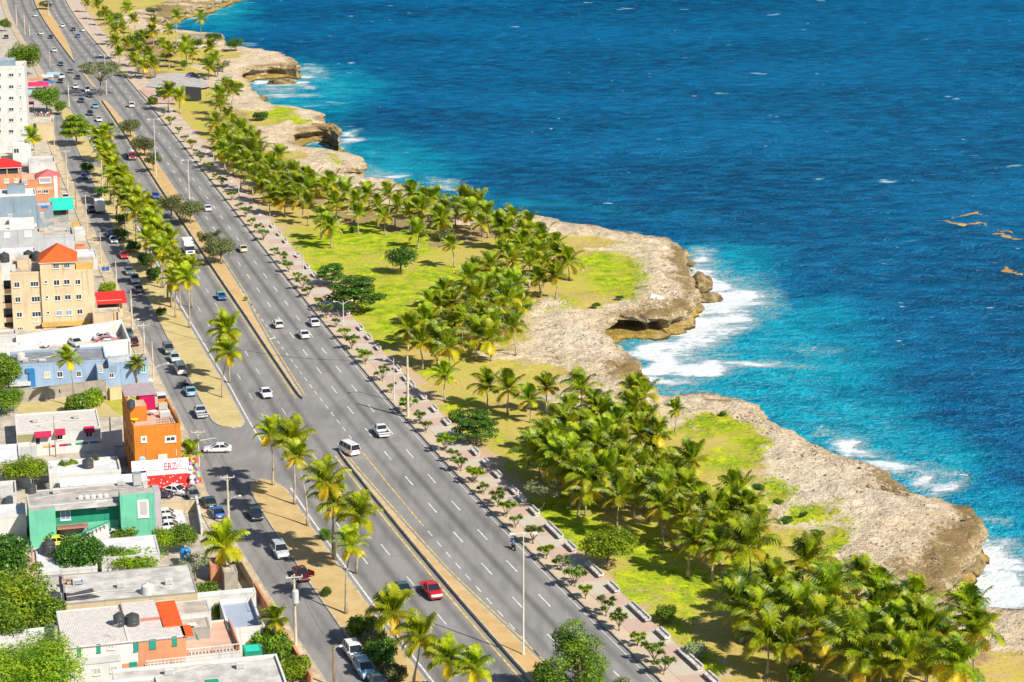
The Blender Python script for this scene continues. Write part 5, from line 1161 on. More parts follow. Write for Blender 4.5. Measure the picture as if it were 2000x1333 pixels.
# -- young trees in the planting bed: short V trunk with leaf rosettes
def young_mesh(seed):
    rnd = random.Random(seed); b = MB(); tips = []
    b.tube([(0,0,-.1),(0.02,0,.45)], [.09,.07], 6)
    for k in range(5):
        a = k*1.26+rnd.uniform(-.3, .3); q_ = rnd.uniform(.5, 1.0); zt = rnd.uniform(1.2, 1.9); b.tube([(0,0,.4),(math.cos(a)*q_*.5,math.sin(a)*q_*.5,.95),(math.cos(a)*q_,math.sin(a)*q_,zt)], [.055,.04,.02], 5); tips.append((math.cos(a)*q_, math.sin(a)*q_, zt, .5))
    tips.append((0, 0, 1.6, .5)); tk = b.mesh('trunk', bark, True)
    vs = []; fs = []; ag = []
    for (x, y, z, r) in tips:
        for k in range(90):
            a = rnd.uniform(0, 6.28); e = rnd.uniform(-.3, 1.3); d = Vector((math.cos(a)*math.cos(e), math.sin(a)*math.cos(e), math.sin(e))); s = d.cross(Vector((0, 0, 1))).normalized()*.085; L = rnd.uniform(.3, .62); p = Vector((x, y, z))
            m_ = p+d*L*.6; tt = p+d*L+Vector((0, 0, -.12)); i = len(vs); vs += [p, m_-s, tt, m_+s]; fs.append((i, i+1, i+2, i+3)); ag += [max(0, rnd.gauss(.1, .15))]*4
    me = bpy.data.meshes.new('crown'); me.from_pydata([tuple(v) for v in vs], [], fs); me.materials.append(lf_young if seed % 3 else lf_bright); fattr(me, 'age', ag); me.update(); return tk, me
YT = [young_mesh(s) for s in range(1, 7)]
yng = [(1316,1318),(1278,1296),(1247,1262),(1212,1232),(1178,1204),(1143,1170),(1117,1146),(1092,1115),(1068,1092),(1040,1062),(1012,1032),(992,1010),(975,990),(950,966),(932,944),(905,920),(888,902),(862,882),(838,845),(818,828),(798,806),
 (758,768),(742,745),(720,712),(708,700),(697,682),(684,662),(664,640),(650,622),(632,600),(612,580),(600,565),(590,548),(580,532),(560,515),(550,500),(520,470),(508,455),(498,442),(482,425),(470,412),(455,392),(432,365),(425,352),(410,335),(392,318),(382,305),(372,292),(360,278),(345,262),(330,245),(315,228)]
MK = [(1187,1100,'the round bright tree'),(930,866,'the path-side almond tree'),(797,817,'the thick cream pole'),(671,640,'the two-armed lamp'),(593,546,'the lamp where the lawn begins'),(1022,1283,'the near double lamp'),(1062,995,'the silvery tree'),(467,392,'the lamp left of the palm belt'),(1316,1330,'the bottom edge'),(370,391,'the double lamp in the grey trees'),(350,240,'the pink plaza')]
grp = {}
for i, (x, y) in enumerate(yng):
    g = G(x, y, 0.25); yy = g.y; tk, me = YT[i % 6]; root = empty('young_tree', (float(FX(yy))+1.35+((i*7) % 5-2)*.12, yy, .24), i*1.7)
    s = 1.15+0.25*math.sin(i*2.3)
    for nm, mm in (('trunk', tk), ('crown', me)): o = bpy.data.objects.new(nm, mm); link(o, root); o.scale = (s, s, s)
    mk = min(MK, key=lambda m: math.hypot(m[0]-x, m[1]-y)); grp.setdefault(mk[2], []).append((y, root))
for nm, L in grp.items():
    L.sort(key=lambda q: -q[0])
    for k, (y, o) in enumerate(L): tag(o, f"young kerbside tree, {ordw(k)} from the near end around {nm}", 'young tree', 'young trees in the promenade planting bed')
# -- palm labels
MARK = [(1187,1100,'the round bright tree'),(930,866,'the path-side almond tree'),(797,750,'the thick cream pole'),(671,610,'the two-armed lamp'),(690,570,'the large almond tree'),(783,505,'the dark round lawn tree'),(1062,960,'the silvery tree'),(868,450,'the rusty thicket'),
  (1366,556,'the cape boulder'),(1442,1140,'the dark shrubby tree'),(1302,1190,'the lawn bush'),(305,290,'the tanker truck'),(370,350,'the grey median trees'),(432,470,'the cream taxi'),(547,1073,'the silver blue SUV'),(588,1115,'the maroon car'),(1240,640,'the sea cave'),(1900,1090,'the near headland tip'),
  (660,270,'the far boulder'),(715,335,'the small cave'),(376,148,'the parked purple car'),(352,718,'the white verge-side van'),(194,400,'the box truck'),(345,60,'the far inlet'),(843,1150,'the red pickup'),(519,767,'the lone white sedan'),(1018,600,'the dark grove-edge bush'),(1322,780,'the lone thin palm'),(1560,1300,'the bottom bright shrub'),(460,85,'the far rim tree'),(1040,420,'the grey rock rim'),(523,440,'the lamp by the palm belt')]
cl = {}
for (root, x, y, h, kind, zone) in PALMS:
    m = min(MARK, key=lambda m: math.hypot(m[0]-x, m[1]-y)); dx, dy = x-m[0], y-m[1]
    rel = ('right of' if dx > 0 else 'left of') if abs(dx) > abs(dy)*1.2 else ('behind' if dy < 0 else 'below')
    sz = 'tall ' if h > 7 else ('slim ' if kind == 's' else ''); 
    if kind == 'y' : sz += 'yellow-fronded '
    zs = zone.replace('in the ', '').replace('the ', '')
    cl.setdefault((sz, zone, rel, m[2]), []).append((x, root))
for (sz, zone, rel, mk), L in cl.items():
    L.sort(key=lambda q: q[0]); n = len(L)
    for k, (x, o) in enumerate(L):
        base = f"{sz}palm {zone}, {rel} {mk}"
        if n > 1: base += (', leftmost' if k == 0 else ', rightmost' if k == n-1 else f', {ordw(k)} from left')
        wds = base.split()
        if len(wds) > 16: base = base.replace('yellow-fronded ', '').replace('tall ', '').replace(' from left', '')
        wds = base.split()
        if len(wds) > 16: base = ' '.join(w for w in wds if w not in ('the', 'long', 'dense', 'loose'))
        tag(o, base, 'palm tree', 'coconut palms '+zone)
# ================================================================== BUILDINGS
BA = R(14.0)
def wallm(name, c, var=.06): return mat('wall_'+name, tuple(x*0.72 for x in c), 0.9, var, 0.35, streak=True)
M_white = wallm('white', (0.86,0.85,0.82)); M_offw = wallm('offwhite', (0.76,0.75,0.74)); M_pgrey = wallm('palegrey', (0.60,0.62,0.66)); M_yel = wallm('yellow', (0.86,0.68,0.45)); M_yel2 = wallm('peach', (0.95,0.70,0.44)); M_gold = wallm('gold', (0.78,0.50,0.14))
M_or = wallm('orange', (0.80,0.27,0.035)); M_sal = wallm('salmon', (0.78,0.34,0.18)); M_green = wallm('mint', (0.20,0.68,0.46)); M_dgreen = wallm('deepgreen', (0.03,0.40,0.24)); M_blue = wallm('skyblue', (0.40,0.55,0.76)); M_azure = wallm('azure', (0.05,0.25,0.60))
M_steel = wallm('steelblue', (0.32,0.42,0.52)); M_cream = wallm('cream', (0.74,0.60,0.38)); M_mag = wallm('magenta', (0.62,0.01,0.12)); M_peach = wallm('apricot', (0.80,0.36,0.19)); M_pink = wallm('pink', (0.62,0.26,0.22)); M_grey = wallm('grey', (0.42,0.40,0.37)); M_redw = wallm('red', (0.70,0.05,0.04)); M_cblk = wallm('blockwork', (0.48,0.43,0.36), .12)
def roofm(name, c, var=.14, bump=.2): return mat('roof_'+name, c, 0.92, var, 0.5, bump=bump)
R_white = roofm('white', (0.66,0.66,0.68), .08); R_grey = roofm('grey', (0.42,0.39,0.36)); R_lgrey = roofm('lightgrey', (0.54,0.52,0.49)); R_dark = roofm('slate', (0.24,0.26,0.29)); R_blue = roofm('bluegrey', (0.34,0.39,0.49), .04); R_tan = roofm('tan', (0.50,0.43,0.36)); R_pink = roofm('pinkish', (0.60,0.40,0.34)); R_clay = roofm('clay', (0.62,0.40,0.30), .08)
def tilem(name, c):
    if name in MC: return MC[name]
    t = NT(name); co = t.coord(); w_ = t.n('ShaderNodeTexWave'); t.set(w_.inputs['Vector'], co); w_.inputs['Scale'].default_value = 1.6; w_.inputs['Distortion'].default_value = .4; w_.bands_direction = 'X'
    nz = t.noise(co, 1.5, 4); col = t.mix(t.ramp(nz, .3, .7), tuple(x*.8 for x in c), c); col = t.mix(t.math('MULTIPLY', w_.outputs[0], .3), col, tuple(x*.55 for x in c)); t.base(col, .85, .2); t.bump(w_.outputs[0], .5, .06); MC[name] = t.m; return t.m
T_or = tilem('tiles_orange', (0.80,0.13,0.03)); T_red = tilem('tiles_red', (0.66,0.035,0.035)); T_pk = tilem('tiles_pink', (0.66,0.16,0.17)); C_white = tilem('corrugated_pale', (0.70,0.65,0.61)); C_pur = tilem('corrugated_mauve', (0.42,0.34,0.36)); AW_mag = tilem('awning_magenta', (0.50,0.03,0.09)); AW_teal = plain('awning_teal', (0.02,0.55,0.42), .7); AW_pink = plain('awning_pink', (0.75,0.03,0.15), .7); AW_blue = plain('awning_blue', (0.30,0.55,0.70), .7)
wpane = plain('window_pane', (0.035,0.045,0.055), 0.12); wpane2 = plain('window_blue', (0.22,0.33,0.48), 0.2); frm = plain('window_frame', (0.75,0.74,0.70), .6); shut = plain('shutter_teal', (0.01,0.27,0.20), .6); frg = plain('frame_grey', (0.4,0.4,0.4), .6); tankm = plain('tank_black', (0.05,0.055,0.06), .45); railm = plain('railing_iron', (0.05,0.03,0.03), .6)
class B:
    def __init__(s, name, tl, trx, h, d, wall, roof, label, group=None, cat='house', ang=BA, par=.35, z0=0.0, nodecl=False, parm=None):
        P = G(tl[0], tl[1], h+z0); s.P = Vector((P.x, P.y, z0)); s.a = ang; s.ux = Vector((math.cos(ang), math.sin(ang), 0)); s.uy = Vector((-math.sin(ang), math.cos(ang), 0))
        lo, hi = 0.3, 90.0
        for _ in range(50):
            m = (lo+hi)/2; q = P+s.ux*m
            if PX(q.x, q.y, h+z0)[0] < trx: lo = m
            else: hi = m
        s.w = lo; s.h = h; s.d = d; s.z0 = z0; s.wall = wall
        s.root = empty(name, s.P, ang); tag(s.root, label, cat, group or 'houses left of the frontage street')
        hz = h-par; b = MB(); b.box(0, 0, -.3, s.w, d, hz); b.build('wall', wall, s.root)
        if par > 0:
            b = MB(); e = .04; t_ = .2
            b.box(-e,-e,hz,s.w+e,t_,h); b.box(-e,d-t_,hz,s.w+e,d+e,h); b.box(-e,t_,hz,t_,d-t_,h); b.box(s.w-t_,t_,hz,s.w+e,d-t_,h); b.build('parapet', parm or wall, s.root)
            b = MB(); b.box(t_, t_, hz, s.w-t_, d-t_, hz+.03); b.build('roof', roof, s.root)
            s.rz = hz+.03+z0
        else: s.rz = h+z0
    def loc(s, v): v = v-Vector((s.P.x, s.P.y, 0)); return (v.dot(s.ux), v.dot(s.uy), v.z-s.z0)
    def front(s, px, py, y=0.0): v = ray_plane(px, py, s.P+s.uy*y, s.uy); l = s.loc(v); return l[0], l[2]
    def top(s, px, py, z=None): z = s.rz if z is None else z; return s.loc(G(px, py, z))[:2]
    def win(s, x0, y0, x1, y1, pane=None, fm=None, y=0.0, name='window', mull=1, ft=.09):
        a = s.front(x0, y0, y); c = s.front(x1, y1, y); xa, xb = sorted((a[0], c[0])); za, zb = sorted((c[1], a[1])); fm = fm or frm
        b = MB(); o = y-.07
        b.box(xa-ft,o,za-ft,xb+ft,y-.002,za); b.box(xa-ft,o,zb,xb+ft,y-.002,zb+ft); b.box(xa-ft,o,za,xa,y-.002,zb); b.box(xb,o,za,xb+ft,y-.002,zb)
        for k in range(mull): xm = xa+(xb-xa)*(k+1)/(mull+1); b.box(xm-.035, o+.02, za, xm+.035, y-.002, zb)
        w_ = b.build(name, fm, s.root)
        b = MB(); b.box(xa, y-.03, za, xb, y-.004, zb); b.build('pane', pane or wpane, w_)
        b = MB(); b.box(xa-ft-.05, y-.16, za-ft-.08, xb+ft+.05, y-.003, za-ft-.004); b.build('sill', fm, w_); return w_
    def rect(s, name, x0, y0, x1, y1, m, y=0.0, t=.06):
        a = s.front(x0, y0, y); c = s.front(x1, y1, y); xa, xb = sorted((a[0], c[0])); za, zb = sorted((c[1], a[1])); b = MB(); b.box(xa, y-t, za, xb, y-.002, zb); return b.build(name, m, s.root)
    def block(s, name, x0, y0, z0, x1, y1, z1, m, roof=None):
        b = MB(); b.box(x0, y0, z0, x1, y1, z1); o = b.build(name, m, s.root)
        if roof: b = MB(); b.box(x0+.1, y0+.1, z1+.0, x1-.1, y1-.1, z1+.04); b.build('roof', roof, o)
        return o
    def hip(s, x0, y0, x1, y1, z, hh, m, over=.5, name='hip_roof'):
        x0 -= over; y0 -= over; x1 += over; y1 += over; W_, D_ = x1-x0, y1-y0; b = MB()
        if W_ > D_: r = [(x0+D_/2, (y0+y1)/2, z+hh), (x1-D_/2, (y0+y1)/2, z+hh)]; f = [(0,1,5,4),(1,2,5),(2,3,4,5),(3,0,4)]
        else: r = [((x0+x1)/2, y0+W_/2, z+hh), ((x0+x1)/2, y1-W_/2, z+hh)]; f = [(0,1,4),(1,2,5,4),(2,3,5),(3,0,4,5)]
        lo = [(x0,y0,z+.15),(x1,y0,z+.15),(x1,y1,z+.15),(x0,y1,z+.15)]
        v = lo+r; b.v = v; b.f = list(f); b.m = [0]*4; o = b.build(name, m, s.root)
        b = MB(); b.box(x0+.05, y0+.05, z, x1-.05, y1-.05, z+.146); b.build('fascia', frm, o); return o
    def shed(s, x0, y0, x1, y1, zf, zb, m, name='awning', th=.08):
        b = MB(); b.hexa([(x0,y0,zf),(x1,y0,zf),(x1,y1,zb),(x0,y1,zb)], [(x0,y0,zf+th),(x1,y0,zf+th),(x1,y1,zb+th),(x0,y1,zb+th)]); return b.build(name, m, s.root)
    def W(s, x, y, z=0.0): v = s.P+s.ux*x+s.uy*y; return Vector((v.x, v.y, z))
def on(o, bl, x, y, z, rz=0.0): o.location = bl.W(x, y, z); o.rotation_euler = (0, 0, bl.a+rz)
def tank(bl, px, py, r, h, label, m=None, z=None):
    z = bl.rz if z is None else z; x, y = bl.top(px, py, z); root = empty('water_tank'); b = MB()
    b.lathe([(r*.95,0),(r,.08),(r,h*.3),(r*.96,h*.33),(r,h*.36),(r,h*.66),(r*.96,h*.69),(r,h*.72),(r,h*.82),(r*.6,h*.95),(r*.28,h)], n=16); b.build('tank_body', m or tankm, root)
    b = MB(); b.lathe([(r*.27,h*.97),(r*.27,h*1.07),(r*.1,h*1.1)], n=12); b.build('lid', m or tankm, root); b = MB(); b.tube([(r*1.05,0,.05),(r*1.05,0,h*.8),(r*.9,0,h*.86)], [.04,.04,.04], 6); b.build('pipe', polew, root)
    on(root, bl, x, y, z); tag(root, label, 'water tank', 'roof water tanks'); return root
# ---------- yellow apartment block
A1 = B('apartment_building', (20,533), 182, 11.5, 12, M_yel, R_tan, 'four storey yellow apartment block with orange hip roofed tower', cat='apartment block', group='large buildings', par=.5, ang=R(11))
tx0, tz = A1.front(80, 520); tx1, _ = A1.front(146, 516)
tw = A1.block('tower', tx0, -.25, 0, tx1, 8, 13.2, M_yel); A1.block('projecting_bay', tx0-.2, -.5, .0, tx0+2.2, -.26, 13.1, M_yel2)
A1.hip(tx0, -.3, tx1, 8, 13.2, 2.9, T_or)
for (a, b_, c, d_) in [(104,516,115,524),(125,515,136,523)]: A1.win(a, b_, c, d_, y=-.26, mull=2)
rows = [[(28,552,38,561),(60,551,75,559),(146,547,157,555)], [(30,581,40,590),(62,580,78,589),(149,576,159,584)], [(33,611,43,619),(63,610,80,618),(151,605,161,613)]]
for r_ in rows:
    for q_ in r_: A1.win(*q_, mull=2 if q_[2]-q_[0] > 13 else 1)
for r_ in [[(105,548,116,557),(125,547,136,555)], [(107,578,118,587),(127,577,138,585)], [(110,608,121,616),(129,607,140,615)]]:
    for q_ in r_: A1.win(*q_, y=-.26, pane=wpane if r_[0][1] < 600 else wpane2)
for (x, y) in [(90,551),(92,581),(94,611)]: A1.win(x-2.2, y-2, x+2.2, y+2, y=-.51, mull=0)
A1.win(35, 640, 45, 646, mull=2); A1.win(66, 622, 75, 628, pane=M_cream, mull=0)
A1.rect('canopy_band', 82, 630, 176, 634, M_gold, y=-.26, t=.5)
for (a, c) in [(70,103),(111,146),(149,176)]: A1.rect('garage_opening', a, 637, c, 643, wpane, y=-.26, t=.04)
for i, (x, y) in enumerate([(9,508),(56,504),(72,506)]): tank(A1, x, y+4, 1.0, 1.9, ['black water tank leftmost on the yellow apartment roof','black water tank in the middle of the yellow apartment roof','dark blue tank beside the orange hip roof'][i])
A1.block('roof_room', 1.2, 5.5, 11.1, tx0-2.6, 10.5, 12.6, M_yel, R_tan); A1.block('roof_room', tx1+.2, 1.5, 11.1, tx1+3.6, 6, 12.6, M_gold, R_tan)
A1.rect('laundry_screen', 22, 517, 31, 530, M_offw, y=.4); A1.rect('laundry_screen', 38, 516, 55, 528, M_cream, y=.4)
lb, lz = A1.front(2, 600)
A0 = B('apartment_building', (-40,533), 2, 11.5, 11, M_yel, R_tan, 'yellow apartment wing cut by the left edge with balconies', cat='apartment block', group='large buildings')
for k, z in enumerate([1.0, 3.9, 6.8]):
    b = MB(); x0 = A0.w+.05; b.box(x0, .6, z, x0+3.2, 1.6, z+.15); b.box(x0, .6, z+.15, x0+3.2, .68, z+1.0); o = b.build('balcony', M_yel2, A0.root)
    b = MB(); b.box(x0+.3, 1.9, z+.15, x0+2.9, 2.0, z+2.4); b.build('balcony_door', wpane, o)
Aw = B('annex', (182,613), 236, 3.8, 4.2, M_yel, R_tan, 'low yellow gatehouse wing at the right foot of the apartment block', group='large buildings', par=.2, cat='annex')
Aw.rect('vent_window', 193, 634, 213, 638, wpane); Aw.rect('pilaster', 222, 612, 226, 640, M_gold, t=.12)
Ar = B('pavilion', (191,588), 238, 3.6, 3.5, M_yel2, R_tan, 'small terrace pavilion under a bright red tiled canopy', group='large buildings', par=0, cat='pavilion')
Ar.rect('opening', 191, 592, 232, 606, wpane, t=.05); Ar.shed(-.3, -1.3, Ar.w+.9, Ar.d+.2, 3.1, 4.5, T_red, 'canopy_roof')
# ---------- yard with white walls
def wall_thing(name, p0, p1, h, th, m, label, cat='wall', group='yard walls', z0=0.0, cap=None):
    a = G(*p0); c = G(*p1); d = (c-a); L = d.length; an = math.atan2(d.y, d.x); root = empty(name, (a.x, a.y, z0), an)
    b = MB(); b.box(0, 0, -.1, L, th, h); b.build('wall', m, root); b = MB(); b.box(-.04, -.04, h, L+.04, th+.04, h+.1); b.build('coping', cap or m, root); tag(root, label, cat, group); return root, L
wall_thing('yard_wall', (33,687), (240,655), 3.0, .25, M_white, 'long white rear wall of the walled parking yard')
wall_thing('yard_wall', (157,703), (256,691), 2.8, .25, M_white, 'white front wall between the parking yard and blue annex')
wall_thing('yard_wall', (256,692), (240,652), 2.4, .25, M_white, 'white side wall of the parking yard facing the street')
b = B('shed', (-10,655), 32, 3.2, 4, M_offw, R_tan, 'pale flat roofed shed left of the walled yard', cat='shed')
b = B('lean_to', (12,676), 40, 2.6, 2.2, M_white, R_white, 'small white lean-to beside the white minibus', cat='shed', par=.15)
# ---------- blue house and annex
BL = B('blue_house', (22,714), 208, 4.2, 9.5, M_blue, R_dark, 'light blue house with dark grey flat roof behind the palm')
BL.rect('door', 55, 722, 70, 758, M_azure, t=.25); BL.rect('accent_band', 50, 720, 66, 727, M_azure, t=.35); BL.rect('base_band', 16, 752, 52, 757, M_azure, t=.1); BL.win(87, 728, 97, 737, pane=M_cream, mull=1); BL.win(24, 726, 31, 734); BL.win(112, 727, 122, 736)
BL.rect('step', 18, 747, 60, 751, M_white, t=.8); BL.win(150, 726, 158, 735)
for (x0, y0, x1, y1, h_) in [(165,717,190,722,.5)]: pass
tank(BL, 40, 703, .75, 1.4, 'pale steel tank on the dark roof of the blue house', greyp)
def smallbox(name, bl, px, py, sx, sy, sz, m, label, cat, group='objects on the roofs', z=None, ny=2):
    z = bl.rz if z is None else z; x, y = bl.top(px, py, z); root = empty(name); b = MB(); b.box(-sx/2, -sy/2, .12, sx/2, sy/2, sz); b.build('casing', m, root)
    b = MB(); b.box(-sx/2+.05, -sy/2-.03, .2, sx/2-.05, -sy/2-.002, sz-.08); b.build('grille', frg, root)
    for k in (-1, 1): b = MB(); b.box(k*sx*.4-.05, -sy*.45, 0, k*sx*.4+.05, sy*.45, .118); b.build('foot', frg, root)
    on(root, bl, x, y, z); tag(root, label, cat, group); return root
smallbox('roof_vent', BL, 50, 708, .9, .7, .8, M_white, 'small white unit at the near left of the dark roof', 'air conditioner')
smallbox('roof_vent', BL, 106, 685, 1.1, 1.0, 1.1, M_white, 'white box at the back of the dark roof', 'air conditioner')
smallbox('roof_vent', BL, 83, 707, 1.2, .5, .5, M_white, 'low white duct unit on the dark roof near the palm', 'air conditioner')
BM = B('blue_house', (190,722), 213, 3.6, 6, M_blue, R_tan, 'narrow pale blue link between the blue house and annex'); BM.win(194,720,200,727)
BR = B('light_blue_annex', (212,709), 289, 4.6, 4.6, M_blue, R_lgrey, 'light blue annex with green lettering at the street side', cat='building')
BR.rect('grey_panel', 214, 715, 228, 728, M_steel, t=.04); BR.win(194+20, 722+8, 202+20, 729+8, mull=1); BR.win(276, 716, 284, 727, pane=M_dgreen)
def text(bl, s_, x0, y0, x1, y1, m, y=0.0, name='lettering', t=.03, parent=None):
    a = bl.front(x0, y0, y); c = bl.front(x1, y1, y); cu = bpy.data.curves.new('t', 'FONT'); cu.body = s_; cu.size = 1; cu.extrude = .02; cu.align_x = 'LEFT'
    o = bpy.data.objects.new('t', cu); COL.objects.link(o); bpy.context.view_layer.update(); me = bpy.data.meshes.new_from_object(o.evaluated_get(bpy.context.evaluated_depsgraph_get())); bpy.data.objects.remove(o)
    xs_ = [v.co.x for v in me.vertices]; ys_ = [v.co.y for v in me.vertices]; w_, h_ = max(xs_)-min(xs_), max(ys_)-min(ys_); tw_, th_ = abs(c[0]-a[0]), abs(a[1]-c[1])
    for v in me.vertices: x, z, e = (v.co.x-min(xs_))/w_*tw_+min(a[0], c[0]), (v.co.y-min(ys_))/h_*th_+min(a[1], c[1]), v.co.z; v.co = (x, y-t-.03-e, z)
    me.materials.clear(); me.materials.append(m); ob = bpy.data.objects.new(name, me); link(ob, parent or bl.root); return ob
text(BR, 'ES', 245, 712, 258, 720, M_dgreen)
wall_thing('yard_wall', (30,788), (208,766), 2.2, .25, M_cblk, 'long weathered blockwork wall behind the dry yard')
wl, L = wall_thing('yard_wall', (208,782), (286,772), 2.2, .3, M_cream, 'cream wall with deep panels behind the orange building')
for f in (.08, .52, .97): b = MB(); b.box(L*f-.15, -.9, 0, L*f+.15, -.01, 2.25); b.build('buttress', M_cream, wl)
patch('yard', [(30,792),(208,770),(236,800),(236,815),(40,815)], .03, dirt_top); patch('yard', [(200,785),(288,772),(300,800),(236,812)], .035, dirtmat('yard_grass', (0.30,0.33,0.04),(0.45,0.42,0.08),(0.5,0.38,0.14)))
# ---------- long white house
LW = B('white_house', (32,845), 196, 2.8, 10.5, M_white, C_white, 'long white single storey house with magenta awnings', par=.2)
for (a, b_, c, d_) in [(68,841,100,853),(107,840,127,848),(164,834,184,843)]:
    x0, z0_ = LW.front(a, d_); x1, z1_ = LW.front(c, b_); LW.shed(x0, -1.0, x1, -.01, z0_, z0_+.75, AW_mag)
LW.rect('garage_door', 34, 850, 66, 862, wallm('khaki', (0.42,0.40,0.20))); LW.rect('door', 70, 856, 78, 868, wpane); LW.win(112, 851, 122, 858); LW.win(168, 846, 180, 853)
wt_, L = wall_thing('garden_wall', (0,898), (200,879), 1.8, .2, M_white, 'white garden wall with colourful mosaic panels in front')
mos = [M_azure, M_gold, M_mag, M_dgreen]
for k, f in enumerate([.02, .42, .58, .74, .88]):
    b = MB(); b.box(L*f, -.05, 1.25, L*f+L*.085, -.003, 1.6); b.build('mosaic_panel', mos[k % 4], wt_)
    b = MB(); b.box(L*f+L*.087, -.05, 1.25, L*f+L*.12, -.003, 1.6); b.build('mosaic_panel', mos[(k+1) % 4], wt_)
b = MB(); b.box(L*.19, -.06, 0, L*.36, -.004, 1.7); b.build('gate', M_pgrey, wt_)
wall_thing('yard_wall', (200,879), (240,873), 2.8, .25, M_offw, 'blank white wall between the mosaic wall and orange building')
utility_pole((217,875), 815, 'white pole against the wall left of the orange building', 0, r=.13)[0]['group'] = 'poles inside the yards'
utility_pole((109,893), 812, 'thin dark slanting pole before the mosaic wall', 0, r=.07, wooden=True)[0]['group'] = 'poles inside the yards'
# ---------- orange building
OB = B('orange_building', (261,834), 352, 9.6, 14, M_or, R_clay, 'tall narrow orange building with roof terrace and magenta room', cat='building', group='large buildings', par=.5, ang=R(17))
OB.win(278, 855, 284, 861, mull=1, ft=.22); OB.win(325, 855, 341, 860, mull=1, ft=.25, pane=wpane)
OB.rect('white_panel', 308, 888, 327, 901, M_white, t=.1); OB.rect('drain_pipe', 285, 872, 287, 912, polew, t=.12); OB.rect('drain_pipe', 343, 877, 345, 890, polew, t=.1)
b = MB(); x, z = OB.front(277.5, 899); b.tube([(x,-.02,z),(x,-.2,z)], [.6,.45], 14); b.build('satellite_dish', plain('dish_blue', (0.35,0.5,0.6), .4), OB.root)
OB.block('stair_head', .0, 4.0, 9.15, 2.6, 7.5, 11.6, M_or, R_clay); x1 = OB.w*.60
OB.block('roof_room', 2.2, 9.8, 9.15, x1+.4, 13.9, 11.6, M_mag); OB.shed(-.1, 9.6, x1+.7, 14.2, 11.65, 12.3, C_pur, 'sheet_roof'); OB.block('side_wall', 0.02, 7.6, 9.15, .25, 14, 11.5, M_or)
for z in (.35, .7, 1.05):
    b = MB(); b.box(OB.w*.50, -.02, 9.6+z-.35, OB.w-.25, .03, 9.6+z-.3); b.build('railing', railm, OB.root)
for f in np.linspace(.50, .975, 9): b = MB(); b.box(OB.w*f-.02, -.0, 9.6, OB.w*f+.02, .05, 10.5); b.build('railing_post', railm, OB.root)
b = MB(); b.box(OB.w-.3, .1, 10.4, OB.w-.25, 4.5, 10.5); b.box(OB.w-.3, .1, 9.9, OB.w-.25, 4.5, 9.95); b.build('railing', railm, OB.root)
for z in (3.5, 6.3):
    for y in (3, 6.5, 10): b = MB(); b.box(-.05, y, z, -.003, y+.8, z+1.0); b.build('side_window', wpane, OB.root)
tank(OB, 256, 797, .65, 1.3, 'dark water tank on the stair head of the orange building', z=OB.z0+9.2+2.4)
def chairtable(bl, px, py, z, m, label):
    x, y = bl.top(px, py, z); root = empty('table'); b = MB(); b.lathe([(.55,.70),(.6,.72),(.6,.76),(.1,.77)], n=14); b.build('table_top', m, root)
    for k in range(4): a = k*PI/2+.7; b = MB(); b.tube([(math.cos(a)*.42, math.sin(a)*.42, 0),(math.cos(a)*.36, math.sin(a)*.36, .7)], [.03,.03], 6); b.build('leg', m, root)
    on(root, bl, x, y, z); tag(root, label, 'table', 'things on the orange building roof')
chairtable(OB, 272, 814, OB.rz, plain('plastic_white', (0.75,0.75,0.75), .4), 'white round table on the orange building roof'); chairtable(OB, 300, 812, OB.rz, plain('plastic_white', (.75,.75,.75)), 'white round table further right on the orange building roof'); chairtable(OB, 263, 828, OB.rz, plain('plastic_yellow', (0.8,0.6,0.03), .4), 'yellow table at the front left roof corner')
smallbox('roof_box', OB, 322, 815, 1.6, 1.1, 1.0, M_white, 'white cabinet behind the terrace railing', 'cabinet'); smallbox('roof_box', OB, 318, 800, 1.4, 1.0, 1.1, M_cream, 'cream crate at the street side of the terrace', 'cabinet'); smallbox('roof_box', OB, 297, 792, 1.6, 1.2, 1.2, M_offw, 'pale cabinet right of the magenta room', 'cabinet')
# ---------- flat white roof, shop with speckled canopy
FW = B('white_house', (96,928), 236, 3.4, 7.0, M_white, R_white, 'low house with bright flat roof and one black tank'); tank(FW, 172, 914, .85, 1.5, 'squat dark tank alone on the bright flat roof')
b = B('ramp_wall', (228,895), 262, 1.4, 6.5, M_grey, R_grey, 'dark side alley block against the orange building', cat='side building', par=.2)
def speckle(name, base_, cols, sc_=3.0, th=.62):
    t = NT(name); co = t.coord(world=True); v = t.n('ShaderNodeTexVoronoi'); t.set(v.inputs['Vector'], co); v.inputs['Scale'].default_value = sc_
    hsv = t.n('ShaderNodeHueSaturation'); t.set(hsv.inputs['Color'], v.outputs['Color']); hsv.inputs['Saturation'].default_value = cols; hsv.inputs['Value'].default_value = .7
    t.base(t.mix(t.ramp(v.outputs[0], .30, .22), base_, hsv.outputs[0]), .8, .2); MC[name] = t.m; return t.m
SPK = speckle('speckled_white', (0.74,0.74,0.75), .25, 2.2); SPR = speckle('polka_red', (0.72,0.04,0.035), .2, 1.8)
SH = B('shop', (288,929), 369, 2.9, 4.0, M_redw, SPK, 'corner shop with red polka-dot wall and speckled white roof', cat='shop', par=.15, parm=SPK)
SH.rect('polka_wall', 288, 930, 368, 952, SPR, t=.06)
x0, _ = SH.front(286, 930); b = MB(); b.box(-2.2, 2.2, 2.95, SH.w+.2, 2.4, 4.55); sg = b.build('signboard', SPK, SH.root)
redl = plain('letter_red', (0.65,0.03,0.10), .6)
text(SH, 'ERZ', 321, 905, 345, 916, redl, y=2.2, parent=sg)
b = MB(); x, z = SH.front(349.5, 910.5, 2.2); b.tube([(x,2.19,z),(x,2.13,z)], [.5,.5], 16); b.build('round_emblem', plain('emblem', (0.50,0.42,0.42), .6), sg)
